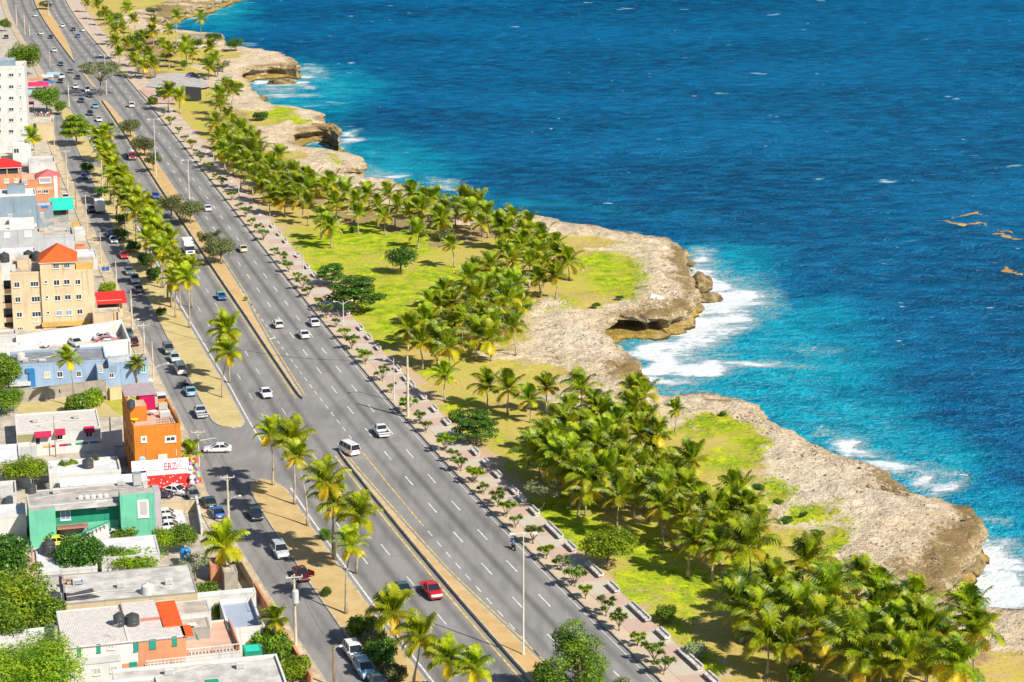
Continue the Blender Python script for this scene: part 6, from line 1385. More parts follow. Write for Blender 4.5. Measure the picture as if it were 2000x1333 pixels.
SC = B('shop_canopy', (118,950), 288, 2.9, 3.4, M_offw, SPK, 'long speckled white canopy running left from the shop', cat='canopy', par=.12, parm=SPK)
for i, (x, y) in enumerate([(128,938),(142,934),(186,926)]): tree('shrub', x, y+8, 2.6, 1.8, 'bush', lf_bright if i != 2 else lf_olive, ['yellow green pot plant left on the canopy strip','pot plant in the middle of the canopy strip','reddish pot plant right on the canopy strip'][i], 'plant', 'pot plants on the canopy strip', seed=7 if i != 2 else 9, z=2.2)
tree('shrub', 302, 960, 3.0, 2.2, 'bush', lf_pink, 'rusty orange plant beside the black car', 'shrub', 'plants at the shop', seed=34)
# display of bright balloons/toys at the shop corner
rnd = random.Random(5); bcols = [plain('toy_%d' % i, c, .4) for i, c in enumerate([(0.75,0.5,0.02),(0.7,0.05,0.03),(0.1,0.35,0.7),(0.3,0.6,0.1),(0.75,0.3,0.5),(0.8,0.8,0.8),(0.35,0.15,0.5)])]
for i in range(34):
    px = 372+rnd.uniform(-7, 9)+(i/34)*10; py = 898+i*1.35; z = 1.0+rnd.random()*1.6; g = G(px, py, z); b = MB(); r_ = rnd.uniform(.28, .5)
    b.lathe([(.04,-r_),(r_*.7,-r_*.7),(r_,0),(r_*.7,r_*.7),(.05,r_)], n=10); o = b.build('beach_ball', bcols[i % 7], loc=(g.x, g.y, z)); tag(o, 'bright inflatable ball hung in the cluster at the shop corner', 'ball', 'inflatable balls at the shop corner')
b = MB(); g = G(376, 952, 0); b.tube([(g.x, g.y, 0), (g.x, g.y, 3.4)], [.06, .06], 6); o = b.build('display_pole', polew); tag(o, 'thin pole carrying the inflatable balls at the shop', 'pole')
# ---------- green house
GH = B('green_house', (56,990), 290, 5.6, 7.0, M_green, R_grey, 'long mint green two storey house with grey flat roof', par=.12, parm=M_offw, ang=R(15.5))
xa, _ = GH.front(107, 1000); xb, _ = GH.front(232, 990)
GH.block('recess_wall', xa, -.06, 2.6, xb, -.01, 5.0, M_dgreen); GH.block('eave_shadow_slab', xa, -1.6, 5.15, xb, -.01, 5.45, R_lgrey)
GH.block('left_block', -.1, -1.7, 0, xa-.02, -.01, 5.5, M_green, R_grey); rb = GH.block('right_block', xb+.02, -2.4, 0, GH.w+.6, -.01, 6.9, M_green, R_grey)
GH.block('corner_pier', GH.w+.62, -2.4, 0, GH.w+1.5, 1.0, 6.9, wallm('lilac', (0.62,0.54,0.60)))
GH.win(272, 981, 287, 1006, pane=plain('blind_grey', (0.45,0.42,0.42), .7), y=-2.41, mull=0, ft=.3); GH.win(118, 989, 137, 1014, pane=wpane2, y=-.07, mull=1, name='sliding_door'); GH.win(190, 980, 207, 990, y=-.07, mull=1, ft=.15)
GH.block('balcony', xa+.1, -1.65, 2.3, xa+4.4, -.07, 2.5, M_pink); 
for k in range(12): x = xa+.15+k*.38; b = MB(); b.box(x, -1.62, 2.5, x+.05, -1.57, 3.35); b.build('baluster', M_dgreen, GH.root)
GH.block('handrail', xa+.1, -1.66, 3.36, xa+4.4, -1.53, 3.44, M_dgreen)
GH.block('lower_wall', xa+4.5, -.12, 0, xb-.1, -.065, 2.5, M_green); GH.block('carport_opening', xa+.2, -.14, .1, xa+4.2, -.065, 2.2, M_grey)
for k in range(12): # outside stairs
    b = MB(); x = xb-1.8-k*.55; b.box(x-.55, -3.4, 0, x, -1.8, 2.6-k*.21); b.build('stair_step', M_white, GH.root)
b = MB(); b.hexa([(xb-9,-3.5,.9),(xb-1.6,-3.5,3.5),(xb-1.6,-3.42,3.5),(xb-9,-3.42,.9)], [(xb-9,-3.5,1.05),(xb-1.6,-3.5,3.65),(xb-1.6,-3.42,3.65),(xb-9,-3.42,1.05)]); b.build('stair_rail', M_dgreen, GH.root)
for i, x in enumerate([157,170,182,195,207]):
    lx_, ly_ = GH.top(x, 975+(-.9)*i); b = MB(); r2 = empty('roof_fan'); b.lathe([(.3,0),(.42,.1),(.42,.4),(.2,.55),(.05,.58)], n=12); b.build('fan_cap', M_white, r2); b = MB(); b.box(-.4,-.4,-.0,.4,.4,.04); b.build('flashing', R_lgrey, r2); on(r2, GH, lx_, ly_, GH.rz+.0); tag(r2, f"round white roof fan, {['leftmost','second','middle','fourth','rightmost'][i]} of five on the green house", 'roof vent', 'white roof fans on the green house')
smallbox('roof_box', GH, 268, 948, 1.2, 1.2, 1.9, M_steel, 'grey stack at the right end of the green house roof', 'roof vent'); tank(GH, 60, 963, .8, 1.3, 'black tank at the left end of the green house', z=GH.rz); tank(GH, 50, 950, .8, 1.2, 'second dark tank behind the leftmost tank of the green house', z=GH.rz)
wall_thing('yard_wall', (298,1005), (386,1000), 1.7, .25, M_cream, 'cream wall behind the three white cars'); wall_thing('yard_wall', (396,1045), (386,992), 1.8, .25, M_white, 'white wall along the pavement beside the blue sedan')
for i, (tl, trx, h, d, wm, rm, lab) in enumerate([((-20,1010),50,3.4,5,M_white,R_white,'white low house left of the green house'),((0,965),32,3.2,6,M_offw,R_lgrey,'pale house at the left edge behind the green house'),((-30,905),40,3.4,9,M_white,R_white,'white flat roof behind the mango tree')]): B('small_house', tl, trx, h, d, wm, rm, lab)
b = B('awning_stall', (-10,968+6), 9, 2.6, 2, M_grey, T_or, 'tiny stall with orange top at the left edge', cat='stall', par=.1)
# ---------- low white roofs in the gardens
W1 = B('white_house', (74,1116), 190, 3.4, 9, M_white, R_white, 'white flat roofed house behind the dark dense tree'); tank(W1, 96, 1084, .9, 2.1, 'tall dark blue tank on the white flat roof')
W2 = B('white_house', (198,1090), 312, 3.2, 7.5, M_offw, R_white, 'white flat roof behind the bright garden trees', par=.15)
PK = B('pink_roof_house', (22,1140), 76, 3.2, 12, M_grey, R_pink, 'narrow faded pink roof between left edge trees', par=.1)
LG = B('grey_roof_house', (128,1180), 386, 3.6, 10.5, M_cream, R_lgrey, 'large rough light grey flat roof with dark tarpaulin', par=.1, parm=M_grey)
tp = mat('tarpaulin', (0.10,0.10,0.11), .7, .2, 1.0); b = MB(); q_ = [LG.top(x, y) for x, y in [(112,1158),(140,1160),(180,1150),(184,1156),(170,1160),(196,1166),(165,1172),(118,1176)]]; b.prism(q_, LG.rz-LG.z0+.01, LG.rz-LG.z0+.07); o = b.build('tarpaulin', tp, LG.root)
tank(LG, 106, 1176, .9, 1.3, 'black tank at the front left corner of the large grey roof'); tank(LG, 288, 1160, .8, 1.4, 'white barrel at the front of the large grey roof', M_white)
L0 = B('grey_roof_house', (66,1172), 126, 3.3, 8.5, M_grey, R_lgrey, 'grey roof strip left of the large light grey roof')
for i, (px, py, m_) in enumerate([(128,1137,M_sal),(138,1138,M_pink),(154,1139,M_azure)]):
    smallbox('laundry_basket', LG, px, py+3, 1.0, .6, .5, m_, ['salmon bundle on the grey roof','pink bundle on the grey roof','blue tub on the grey roof'][i], 'basket')
# ---------- white and peach house
WH = B('white_peach_house', (124,1266), 362, 6.2, 12, M_white, C_white, 'two storey white and apricot house with teal shutters', par=.12, ang=R(15.5))
xm, _ = WH.front(238, 1270); xm2, _ = WH.front(270, 1260)
WH.block('apricot_wall', xm, -.08, -.1, WH.w+.05, -.01, 3.4, M_peach); WH.block('apricot_wall', xm2, -.08, 3.41, WH.w+.05, -.01, 5.9, M_peach); WH.block('eave', -.2, -.16, 6.02, WH.w+.2, -.05, 6.1, C_pur)
for q_ in [(151,1265,158,1280),(189,1259,196,1273),(262,1255,269,1270),(292,1250,304,1265),(337,1244,345,1259)]: WH.win(*q_, pane=shut, fm=shut, y=-.01 if q_[0] < 240 else -.09, mull=0, ft=.04)
WH.win(211, 1257, 222, 1266, pane=frg, mull=1); WH.rect('door', 253, 1294, 268, 1306, shut, y=-.085); WH.rect('string_course', 126, 1289, 236, 1291, M_offw, t=.1); WH.win(183, 1307, 196, 1316, pane=frg); WH.win(216, 1303, 228, 1311, pane=frg)
xb0, zb0 = WH.front(282, 1290); xb1, _ = WH.front(358, 1278)
WH.block('balcony', xb0, -1.5, 2.9, WH.w+.2, -.09, 3.15, M_white); WH.block('handrail', xb0, -1.55, 4.0, WH.w+.2, -1.4, 4.1, M_white); 
for k in range(int((WH.w+.2-xb0)/.42)): x = xb0+.1+k*.42; b = MB(); b.lathe([(.06,3.15),(.1,3.4),(.05,3.7),(.08,3.99)], (x, -1.47), 6); b.build('baluster', M_white if k % 7 else M_peach, WH.root)
WH.block('orange_roof_strip', WH.w-2.2, 3.3, 6.13, WH.w+.1, 11.5, 6.3, T_or); WH.block('orange_roof_strip', WH.w-.2, -.3, 6.13, WH.w+1.0, 3.2, 6.2, T_or); WH.block('roof_beam', xm2-1.2, .2, 6.1, xm2-.9, 11.5, 6.22, M_white); WH.block('upper_roof', xm2-1.0, 6.0, 6.13, WH.w-2.3, 11.8, 6.5, M_pink, C_white)
tank(WH, 233, 1222, .7, 1.6, 'black tank, left one of the pair on the corrugated roof', z=6.15); tank(WH, 259, 1220, .85, 1.4, 'black tank, right one of the pair on the corrugated roof', z=6.15)
TR_ = B('terrace', (364,1283), 470, 3.2, 10.5, M_white, R_clay, 'apricot roof terrace with white balustrade and potted plants', cat='terrace', par=.15, ang=R(15.5))
TR_.block('handrail', 0, .02, 4.05, TR_.w, .18, 4.15, M_white); TR_.block('side_handrail', TR_.w-.2, .3, 3.2, TR_.w-.02, 9, 3.9, M_peach)
for k in range(int(TR_.w/.42)): b = MB(); b.lathe([(.06,3.2),(.1,3.45),(.05,3.75),(.08,4.04)], (.2+k*.42, .1), 6); b.build('baluster', M_white if k % 7 else M_peach, TR_.root)
PA = B('terrace_shelter', (352,1230), 410, 4.6, 4.6, M_grey, R_tan, 'tan flat shelter roof right of the orange roof strip', cat='shelter', par=.1); PB = B('terrace_shelter', (338,1202), 412, 5.2, 4.4, M_offw, R_tan, 'long tan flat roof behind the terrace shelter', cat='shelter', par=.1)
def easel(bl, px, py, label):
    x, y = bl.top(px, py, 3.0); root = empty('folding_swing')
    for s in (-1, 1): b = MB(); b.tube([(s*.9,-.6,0),(0,0,1.9)], [.05,.05], 6); b.tube([(s*.9,.6,0),(0,0,1.9)], [.05,.05], 6); b.build('frame', M_dgreen, root)
    b = MB(); b.box(-.6,-.25,.5,.6,.25,.56); b.build('seat', M_steel, root); b = MB(); b.hexa([(-.7,-.5,1.95),(.7,-.5,1.95),(.7,.5,1.95),(-.7,.5,1.95)], [(-.5,-.3,2.1),(.5,-.3,2.1),(.5,.3,2.1),(-.5,.3,2.1)]); b.build('canopy', M_white, root); on(root, bl, x, y, bl.rz); tag(root, label, 'garden swing')
easel(TR_, 374, 1250, 'small green and white garden swing on the terrace')
G1 = B('garage', (446,1228), 513, 3.4, 10, M_white, R_blue, 'garage with smooth blue-grey roof and white parapet', par=.7, cat='garage')
B('white_house', (372,1168), 500, 2.8, 1.6, M_white, R_white, 'narrow white wall block behind the blue-grey roof', cat='house', par=.1)
BTM = B('bottom_house', (230,1372), 562, 4.0, 9.5, M_white, R_lgrey, 'pale grey flat roofed house cut by the bottom edge'); BTM.block('skylight', *[BTM.top(398, 1332)[0], 1.2, 3.7], BTM.top(425, 1332)[0], 3.2, 4.3, M_dgreen)
BTM2 = B('bottom_house', (160,1390), 318, 4.2, 8, M_white, R_lgrey, 'grey roofed corner house at the bottom left of the pale roof'); b = B('parapet_block', (-10,1246), 106, 3.8, 2.0, M_white, R_white, 'small white parapet block between left edge trees', cat='house', par=.2)
GN = B('teal_canopy', (478,1275), 512, 2.6, 2.4, M_dgreen, AW_teal, 'small bright teal canopy between hedge and terrace', cat='canopy', par=.05)
wall_thing('yard_wall', (612,1345), (500,1160), 1.6, .25, M_peach, 'apricot wall along the pavement, lower stretch'); wall_thing('yard_wall', (498,1158), (432,1045), 1.7, .25, M_cream, 'cream wall along the pavement beside the garden palm')
b = MB(); g = G(362, 1083, 1.4); b.lathe([(.5,-.9),(.75,-.5),(.8,.5),(.6,.8),(.1,.9)], n=14); o = b.build('plastic_drum', plain('drum_blue', (0.02,0.25,0.6), .4), loc=g); tag(o, 'bright blue plastic drum in the garden', 'drum')
for i, (x, y, m_, lab) in enumerate([(425,1105,M_peach,'small apricot gate pillar house beside the garden palm'),(452,1120,M_cblk,'brownish garden shed behind the pavement wall')]): B('garden_shed', (x-14, y), x+12, 2.6, 3, m_, R_tan, lab, cat='shed', par=.1)
# ---------- upper left block
C1 = B('white_building', (-30,452), 72, 9.0, 9, M_pgrey, R_white, 'big pale grey building with blank wall', cat='building', group='large buildings'); C1.win(8, 455, 18, 464, pane=M_white, mull=0); C1.win(48, 452, 61, 462, pane=M_white, mull=0); C1.rect('line', -20, 441, 72, 443, M_white, t=.08)
C1.block('roof_room', C1.w*.48, 2.2, 8.7, C1.w-.4, 5.5, 10.6, M_white, R_white); C1.block('roof_room', 1, 6.2, 8.7, C1.w*.55, 8.6, 10.2, M_offw, R_white)
C2 = B('white_building', (73,461), 144, 6.2, 8.5, M_pgrey, R_tan, 'lower pale grey block with cluttered roof terrace', cat='building', group='large buildings', par=.6)
rnd = random.Random(9)
for i, (px, py, m_, sx, sy, sz_, lab) in enumerate([(82,452,M_gold,1.3,1.0,.8,'orange tub at the terrace corner'),(99,449,M_grey,1.2,1.2,1.2,'dark grey star shaped box on the terrace'),(90,436,M_cream,1.8,1.2,.9,'cream heap on the terrace'),(104,434,M_cblk,2.0,1.6,1.0,'pale rubble heap mid terrace'),(118,444,M_cream,2.0,1.4,.7,'cream mattress pile on the terrace'),(125,438,M_steel,1.6,1.0,.6,'blue grey crate on the terrace'),(134,452,M_grey,.7,.7,.8,'small dark drum at the terrace front'),(112,428,M_dgreen,1.5,1.0,.7,'green plants box on the terrace'),(82,427,M_white,.9,.9,1.4,'white cabinet at the terrace back')]): smallbox('roof_clutter', C2, px, py, sx, sy, sz_, m_, lab, 'junk', 'clutter on the roof terrace')
C3 = B('steel_blue_building', (-30,384), 70, 9.5, 8, M_steel, R_white, 'steel blue windowless building with white roof edge', cat='building', group='large buildings', parm=M_white); C3.block('roof_room', C3.w*.45, 3, 9.2, C3.w*.8, 6, 11.2, M_steel, R_dark)
C4 = B('mural_house', (72,402), 103, 5.4, 5, M_steel, R_lgrey, 'small grey house with painted mural beside the teal awning'); C4.rect('mural', 75, 405, 93, 411, M_sal, t=.04); C4.rect('mural', 80, 403, 94, 407, M_azure, t=.07)
C5 = B('teal_awning_house', (103,408), 133, 3.3, 4, M_grey, R_lgrey, 'dark open shop under a big teal sheet awning', cat='shop', par=.1); C5.rect('opening', 105, 409, 129, 420, wpane, t=.05); C5.shed(-.6, -1.3, C5.w+1.4, C5.d+1.0, 3.1, 4.9, AW_teal)
C6 = B('white_block', (145,450), 166, 2.6, 4, M_offw, R_white, 'white cabin at the kerb with roller door', cat='kiosk', par=.1); C7 = B('orange_kiosk', (147,481), 166, 2.2, 2.2, M_sal, T_or, 'small orange topped kiosk by the pavement', cat='kiosk', par=.05)
b = B('orange_top_stall', (141,436), 155, 2.6, 2, M_gold, M_gold, 'little yellow stall by the white cabin', cat='kiosk', par=.05)
C8 = B('white_yard_house', (146,505), 190, 2.6, 9, M_offw, R_white, 'low white roof between yellow apartments and the street', par=.2); C9 = B('pale_house', (0,497), 70, 6.0, 6, M_offw, R_white, 'pale flat roof tucked behind the yellow apartments')
D1_ = B('salmon_house', (-20,342), 42, 8.2, 9, M_sal, R_lgrey, 'salmon house with red hip roof at the left edge', group='large buildings', par=.2); D1_.hip(0, 1, D1_.w-.3, 7, 9.6, 2.0, T_red); D1_.block('upper_storey', .3, 1.2, 8.1, D1_.w-.8, 6.8, 9.6, wpane)
for k in (.15, .55, .95): D1_.block('column', D1_.w*k-.15, .9, 8.0, D1_.w*k+.15, 1.18, 9.6, M_sal)
D1_.win(8, 350, 17, 357, pane=M_cream); D1_.win(28, 349, 36, 356, pane=M_cream)
D2_ = B('salmon_house', (42,352), 116, 7.0, 9, M_sal, R_clay, 'salmon house with pink hip roof at the street side', group='large buildings', par=.2); D2_.hip(D2_.w*.44, .3, D2_.w-.2, 7, 7.05, 1.7, T_pk); D2_.win(44, 352, 52, 360, pane=wpane2); D2_.win(78, 348, 99, 356, pane=wpane2, mull=5, ft=.2); D2_.rect('white_corner', 104, 344, 114, 390, M_white, t=.1); D2_.win(74, 373, 80, 377); D2_.win(85, 372, 94, 377); D2_.rect('cream_floor', 70, 366, 104, 371, M_cream, t=.08)
D3_ = B('cream_house', (52,240), 105, 5.5, 8, M_cream, R_lgrey, 'cream house right of the tall white tower', group='large buildings'); D3_.rect('opening', 65, 242, 71, 250, wpane); D4_ = B('grey_yard_block', (56,318), 108, 3.0, 9, M_offw, R_lgrey, 'pale yard block with flower boxes above the salmon house'); D4_.rect('flower_box', 62, 306, 95, 309, M_cream, y=8.9)
tree('shrub', 70, 296, 5, 2.0, 'bush', lf_bright, 'flower box shrub on the pale yard block', 'shrub', 'plants among the far houses', seed=7, z=2.6)
TW = B('white_tower', (-70,131), 47, 25, 11, M_white, R_lgrey, 'tall white apartment tower at the left edge', cat='apartment tower', group='large buildings', par=1.0, ang=R(9))
for k, y in enumerate([146,169,191,213,234,256]):
    TW.win(17.5, y-3+1.2, 26.5, y+2.5+1.2, mull=1, ft=.06); TW.win(37+k*.7, y-3, 40.5+k*.7, y+2.5, pane=wpane2 if k % 2 else M_dgreen, mull=0); TW.win(-4, y-2, 2, y+3.5, mull=1, ft=.06)
TW.block('roof_edge', 2, 3, 24.1, TW.w-3, 9, 26.2, M_steel, R_blue)
TX = B('tower_annex', (24,284), 60, 5, 7, M_white, R_white, 'white lower annex at the foot of the tower', cat='annex', group='large buildings'); TX.win(27, 291, 37, 299)
# market by the trees
def stall(px, py, w_, d_, m, label, h=2.6):
    g = G(px, py, h); root = empty('market_stall', (g.x, g.y, 0), BA)
    for sx in (-1, 1):
        for sy in (-1, 1): b = MB(); b.tube([(sx*w_*.45, sy*d_*.45, 0),(sx*w_*.45, sy*d_*.45, h-.1)], [.06,.06], 6); b.build('post', greyp, root)
    b = MB(); b.hexa([(-w_/2,-d_/2,h-.3),(w_/2,-d_/2,h-.3),(w_/2,d_/2,h),(-w_/2,d_/2,h)], [(-w_/2,-d_/2,h-.2),(w_/2,-d_/2,h-.2),(w_/2,d_/2,h+.1),(-w_/2,d_/2,h+.1)]); b.build('awning', m, root); b = MB(); b.box(-w_*.4,-d_*.3,0,w_*.4,d_*.2,.9); b.build('counter', M_cblk, root); tag(root, label, 'market stall', 'stalls of the street market')
stall(72, 164, 8, 8, AW_pink, 'large hot pink market awning between the round trees'); stall(62, 178, 9, 6, AW_blue, 'pale blue market awning below the pink one'); stall(54, 201, 4, 5, AW_pink, 'small pink awning beside the tower'); stall(104, 143, 4.5, 4, AW_blue, 'blue parasol stall at the street market'); stall(93, 148, 4, 5, M_white, 'white market awning by the queue of cars'); stall(66, 155, 6, 4, M_peach, 'peach market roof behind the pink awning'); stall(95, 160, 4, 4, M_azure, 'deep blue stall right of the pink awning'); stall(85, 232, 6, 4, M_offw, 'white stall roof under the domed tree')
# plaza, memorial slab, sea wall
patch('plaza', [(272,178),(300,205),(345,205),(328,186),(300,178)], .5, mat('plaza_pink', (0.55,0.36,0.30), .9, .1, .5))
b = MB(); g = G(378, 196, .3); b.hexa([(-2.6,-.5,0),(2.6,-.5,0),(2.6,.5,0),(-2.6,.5,0)], [(-2.6,-.4,4.6),(2.6,-.4,4.2),(2.6,.4,4.2),(-2.6,.4,4.6)]); o = b.build('memorial_slab', plain('slab_dark', (0.03,0.035,0.045), .5), loc=g); tag(o, 'dark freestanding slab on the yellow far lawn', 'monument')
a = G(345, 66, 0); c = G(433, 68, 0); wall_thing('sea_wall', (348,78), (433,78), 2.2, 1.5, M_cblk, 'straight grey sea wall at the far inlet', group='sea walls')
# ================================================================== PEOPLE AND MOTORBIKES
skin = plain('skin', (0.16,0.08,0.045), .6); hairm = plain('hair', (0.01,0.008,0.007), .8)
def person(name, pts, edges, rads, cloths, label, loc, rz, cat='person'):
    me = bpy.data.meshes.new('person'); me.from_pydata(pts, edges, []); o = bpy.data.objects.new('tmp', me); COL.objects.link(o)
    m = o.modifiers.new('s', 'SKIN'); sv = me.skin_vertices[0].data
    for i, r_ in enumerate(rads): sv[i].radius = (r_, r_)
    sv[0].use_root = True; o.modifiers.new('u', 'SUBSURF').levels = 2; bpy.context.view_layer.update()
    m2 = bpy.data.meshes.new_from_object(o.evaluated_get(bpy.context.evaluated_depsgraph_get())); bpy.data.objects.remove(o)
    m2.materials.clear(); [m2.materials.append(x) for x in cloths]
    for p in m2.polygons:
        c = p.center; p.use_smooth = True
        p.material_index = 0
        if c.z < pts[0][2]+.02: p.material_index = 2
        elif c.z < pts[2][2]-.02: p.material_index = 1
    ob = bpy.data.objects.new('person', m2); COL.objects.link(ob); ob.location = loc; ob.rotation_euler = (0, 0, rz); tag(ob, label, cat, 'people')
    hd = Vector(pts[3]); b = MB(); b.lathe([(.05,.02),(.115,.05),(.112,.12),(.06,.175),(.01,.185)], n=12); h_ = b.build('hair', hairm, ob, True); h_.location = (hd.x-.015, hd.y, hd.z-.02); return ob
def standing(label, loc, rz, top_, leg_, seed=0):
    r_ = random.Random(seed); s = r_.uniform(-.12, .12)
    P = [(0,0,.95),(0,0,1.25),(0,0,1.46),(.02,0,1.62), (0,.18,1.40),(.04,.24,1.12),(.14,.22,.90),(.18,.21,.82), (0,-.18,1.40),(-.02,-.24,1.12),(.08,-.23,.90),(.11,-.22,.82), (.0+s,.09,.86),(.02+s*1.4,.1,.48),(s,.1,.08),(.14+s,.1,.04), (-s,-.09,.86),(.02-s,-.1,.48),(-s*1.6,-.1,.08),(.14-s*1.6,-.1,.04)]
    E_ = [(0,1),(1,2),(2,3),(2,4),(4,5),(5,6),(6,7),(2,8),(8,9),(9,10),(10,11),(0,12),(12,13),(13,14),(14,15),(0,16),(16,17),(17,18),(18,19)]
    RR = [.14,.15,.07,.105,.07,.05,.038,.04,.07,.05,.038,.04,.095,.065,.045,.04,.095,.065,.045,.04]
    return person('person', P, E_, RR, [skin, top_, leg_], label, loc, rz)
def rider(label, loc, rz, top_, leg_):
    P = [(-.15,0,.82),(-.08,0,1.1),(0,0,1.30),(.06,0,1.47), (0,.18,1.25),(.22,.25,1.08),(.48,.3,1.0),(.55,.3,.98), (0,-.18,1.25),(.22,-.25,1.08),(.48,-.3,1.0),(.55,-.3,.98), (-.05,.12,.80),(.3,.2,.74),(.2,.2,.34),(.34,.2,.3), (-.05,-.12,.80),(.3,-.2,.74),(.2,-.2,.34),(.34,-.2,.3)]
    E_ = [(0,1),(1,2),(2,3),(2,4),(4,5),(5,6),(6,7),(2,8),(8,9),(9,10),(10,11),(0,12),(12,13),(13,14),(14,15),(0,16),(16,17),(17,18),(18,19)]
    RR = [.14,.15,.07,.105,.07,.05,.038,.04,.07,.05,.038,.04,.095,.07,.045,.04,.095,.07,.045,.04]
    return person('person', P, E_, RR, [skin, top_, leg_], label, loc, rz)
c_blue = plain('cloth_blue', (0.05,0.18,0.35), .9); c_teal = plain('cloth_teal', (0.05,0.42,0.48), .9); c_dark = plain('cloth_dark', (0.03,0.03,0.05), .9); c_white = plain('cloth_white', (0.7,0.7,0.7), .9); c_red = plain('cloth_red', (0.5,0.05,0.04), .9); c_khaki = plain('cloth_khaki', (0.40,0.30,0.16), .9)
def moto(px, py, m, label, group='motorbikes', z=.05, ang=None):
    g = G(px, py, .6); root = empty('motorbike', (g.x, g.y, z), road_ang(g.y) if ang is None else ang)
    for x in (-.62, .65):
        b = MB(); b.tube([(x,-.05,.3),(x,.05,.3)], [.3,.3], 14); w_ = b.build('wheel', tyre, root); b = MB(); b.tube([(x,-.055,.3),(x,.055,.3)], [.17,.17], 10); b.build('rim', rimm, w_)
    b = MB(); b.hexa([(-.3,-.12,.35),(.25,-.12,.35),(.25,.12,.35),(-.3,.12,.35)], [(-.25,-.1,.62),(.3,-.1,.62),(.3,.1,.62),(-.25,.1,.62)]); b.build('engine', trim, root)
    b = MB(); b.hexa([(0,-.12,.62),(.42,-.1,.66),(.42,.1,.66),(0,.12,.62)], [(.02,-.09,.84),(.36,-.07,.86),(.36,.07,.86),(.02,.09,.84)]); b.build('fuel_tank', m, root)
    b = MB(); b.box(-.65,-.11,.68,.0,.11,.78); b.build('saddle', trim, root); b = MB(); b.tube([(.65,0,.3),(.5,0,.8),(.45,0,1.0)], [.04,.04,.04], 6); b.tube([(.42,-.33,1.0),(.46,0,.98),(.42,.33,1.0)], [.02,.02,.02], 6); b.build('handlebar', greyp, root)
    b = MB(); b.lathe([(.03,.82),(.09,.86),(.09,.94),(.03,.98)], (.55, 0), 8); b.build('headlight', lampc, root); tag(root, label, 'motorbike', group); return root
m1 = moto(1003, 1066, PNT['blue'], 'motorbike riding near the promenade kerb beside the tall lamp'); rider('rider in blue shirt on the motorbike near the promenade', m1.location, m1.rotation_euler.z, c_blue, c_khaki)
for i, (x, y, c, l) in enumerate([(361,746,'red','red motorbike parked in front of the lblue car'.replace('lblue', 'blue')),(357,750,'navy','dark motorbike left of the red motorbike'),(365,751,'dark','black motorbike right of the red motorbike')]): moto(x, y, PNT[c], l, ang=road_ang(400)+.5*i-.4)
g = G(590, 1128, 0); standing('person in teal shirt leaning at the maroon car door', (g.x, g.y, .05), 2.2, c_teal, c_dark, 1)
g = G(1029, 531, 0); standing('person in white standing among the palms near the cape', (g.x, g.y, .2), 1.0, c_white, c_blue, 2)
g = G(116, 777, 0); standing('person in dark clothes at the blockwork wall', (g.x, g.y, .05), 1.0, c_dark, c_dark, 3)
g = G(36, 995, 0); standing('person in dark blue beside the white low house', (g.x+1, g.y-2, .05), 0.5, c_blue, c_dark, 4)
rnd = random.Random(3)
for i in range(12):
    x, y = 68+i*2.8+rnd.uniform(-1, 1), 226+rnd.uniform(-4, 5); g = G(x, y, 0); standing('person standing in the market crowd below the domed tree', (g.x, g.y, .05), rnd.uniform(0, 6), [c_blue, c_white, c_red, c_dark][i % 4], c_dark, i)['group'] = 'people in the market crowd'
# street sign, boards, litter, driftwood
g = G(207, 545, 0); r2 = empty('street_sign', (g.x, g.y, .1), .3); b = MB(); b.tube([(0,0,0),(0,0,2.6)], [.05,.05], 6); b.build('post', greyp, r2); b = MB(); b.box(-.8,-.04,1.7,.8,0,2.6); b.build('panel', PNT['blue'], r2); tag(r2, 'blue rectangular sign board at the pavement beside the yellow apartments', 'sign')
g = G(1390, 785, -1); b = MB(); b.tube([(-3.5,0,.3),(-1,.1,.35),(1.6,-.05,.3),(4.4,.15,.25)], [.12,.16,.15,.06], 7); o = b.build('driftwood_log', wood, loc=g); tag(o, 'long driftwood log lying on the bare rock rim', 'log')
tmesh = plain('white_sheet', (0.8,0.8,0.8), .8); b = MB(); g = G(1281, 583, -.6); b.hexa([(-1.6,-1,0),(1.5,-.8,0),(1.8,.9,0),(-1.2,1,0)], [(-1.0,-.5,.7),(.6,-.6,.3),(1.2,.4,.35),(-.9,.6,.9)]); o = b.build('white_sheet', tmesh, loc=g); tag(o, 'white crumpled sheet on the cape rock above the surf', 'sheet')
# scattered stones on the rock flats : individually placed near ones
rnd = random.Random(12); SM = []
for k in range(4):
    b = MB(); vs = []; n1_, n2_ = 7, 5; fs = []
    for j in range(n2_+1):
        th = PI*j/n2_
        for q_ in range(n1_):
            a = 2*PI*q_/n1_; d = Vector((math.sin(th)*math.cos(a), math.sin(th)*math.sin(a), math.cos(th))); rr = 1+.35*mnoise.noise(d*1.4+Vector((k*5, 0, 0))); vs.append((d.x*rr, d.y*rr*.8, d.z*rr*.55))
    for j in range(n2_):
        for q_ in range(n1_): q2 = (q_+1) % n1_; fs.append((j*n1_+q_, (j+1)*n1_+q_, (j+1)*n1_+q2, j*n1_+q2))
    b.add(vs, fs); SM.append(b)
zones = [(1640,960,150,70),(1750,1050,110,60),(1560,900,80,40),(1120,665,100,28),(1290,560,40,60),(1700,1000,110,60),(1450,830,60,30),(1090,705,90,15)]
b = MB()
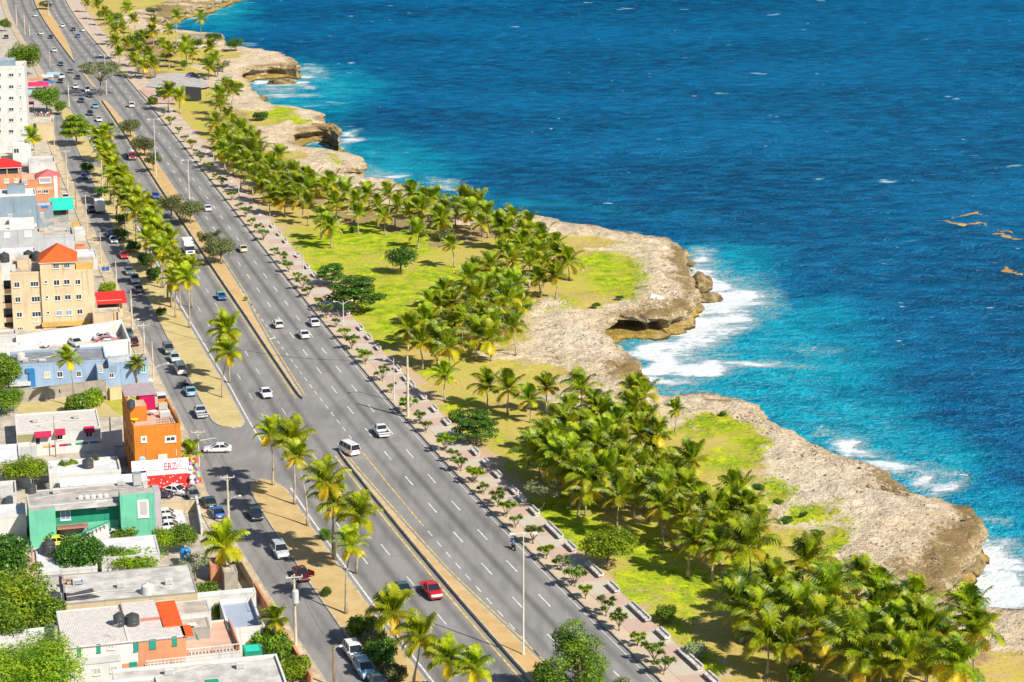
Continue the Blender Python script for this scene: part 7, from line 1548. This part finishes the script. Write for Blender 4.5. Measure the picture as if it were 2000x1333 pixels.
for i in range(900):
    z_ = zones[i % len(zones)]; px = z_[0]+rnd.gauss(0, .5)*z_[2]; py = z_[1]+rnd.gauss(0, .5)*z_[3]; g = G(px, py, -.3)
    if not inside(np.array([[g.x, g.y]]), ring)[0] or seg_dist(np.array([[g.x, g.y]]), cst[::3])[0] < 1.5: continue
    s = abs(rnd.gauss(0, .15))+.08; src = SM[i % 4]; a = rnd.uniform(0, 6); ca, sa = math.cos(a), math.sin(a)
    b.add([(g.x+(v[0]*ca-v[1]*sa)*s, g.y+(v[0]*sa+v[1]*ca)*s, -.25+v[2]*s) for v in src.v], src.f, 0)
stm = mat('loose_stone', (0.42,0.34,0.24), .95, .3, 2.0); o = b.build('loose_stones', stm); tag(o, 'loose stones strewn over the bare rock flats', 'stones', kind='stuff')

# ---------- roof furniture on the larger roofs: air conditioners, pipes, aerials
acm = plain('ac_casing', (0.62,0.61,0.58), .5)
for i, (bl, px, py, lab) in enumerate([(LG,150,1142,'air conditioner at the back left of the large grey roof'),(LG,236,1148,'air conditioner mid way on the large grey roof'),(LG,330,1142,'air conditioner at the back right of the large grey roof'),(BTM,330,1318,'air conditioner on the bottom pale roof, left of the skylight'),(BTM,470,1306,'air conditioner at the right of the bottom pale roof'),
   (GH,110,965,'air conditioner on the left part of the green house roof'),(GH,236,948,'air conditioner near the grey stack of the green house'),(LW,70,825,'air conditioner on the left of the long white house roof'),(LW,150,818,'air conditioner on the right of the long white house roof'),(FW,130,905,'air conditioner left of the lone tank on the flat roof'),
   (W1,150,1092,'air conditioner on the white roof behind the dark tree'),(BL,140,690,'air conditioner at the right of the dark roof'),(C1,20,425,'air conditioner on the pale grey building left side'),(C1,45,432,'air conditioner on the pale grey building right side'),(C3,20,372,'air conditioner on the steel blue roof'),(A1,35,508,'air conditioner between the tanks on the yellow roof')]):
    smallbox('air_conditioner', bl, px, py, 1.0, .6, .8, acm, lab, 'air conditioner', 'air conditioners on the roofs')
def antenna(bl, px, py, h, label):
    x, y = bl.top(px, py); root = empty('roof_aerial'); b = MB(); b.tube([(0,0,0),(0,0,h)], [.03,.025], 5); b.build('mast', greyp, root)
    b = MB()
    for k in range(4): b.tube([(-.5+.08*k,0,h-.1-.22*k),(.5-.08*k,0,h-.1-.22*k)], [.018,.018], 4)
    b.build('aerial_rods', greyp, root); on(root, bl, x, y, bl.rz, .4); tag(root, label, 'aerial', 'aerials on the roofs')
antenna(GH, 95, 972, 2.2, 'thin aerial at the left end of the green house roof'); antenna(LG, 332, 1155, 2.4, 'dark aerial on the right of the large grey roof'); antenna(WH, 226, 1250, 2.0, 'aerial near the eave of the corrugated roof'); antenna(LW, 92, 838, 2.6, 'aerial on the long white house roof'); antenna(C1, 60, 430, 2.4, 'aerial on the pale grey building'); antenna(A1, 62, 506, 2.6, 'aerial beside the tanks of the yellow apartments')
def roofline(bl, pts, label):
    b = MB(); q = [bl.top(x, y) for x, y in pts]; b.tube([(x, y, bl.rz-bl.z0+.09) for x, y in q], [.045]*len(q), 5); b.build('roof_pipe', polew, bl.root)
roofline(LG, [(130,1168),(210,1155),(290,1160)], ''); roofline(GH, [(70,975),(150,962),(250,955)], ''); roofline(BTM, [(300,1325),(400,1300),(520,1290)], ''); roofline(LW, [(50,835),(120,822),(185,822)], ''); roofline(BL, [(60,705),(110,695),(118,706)], '')
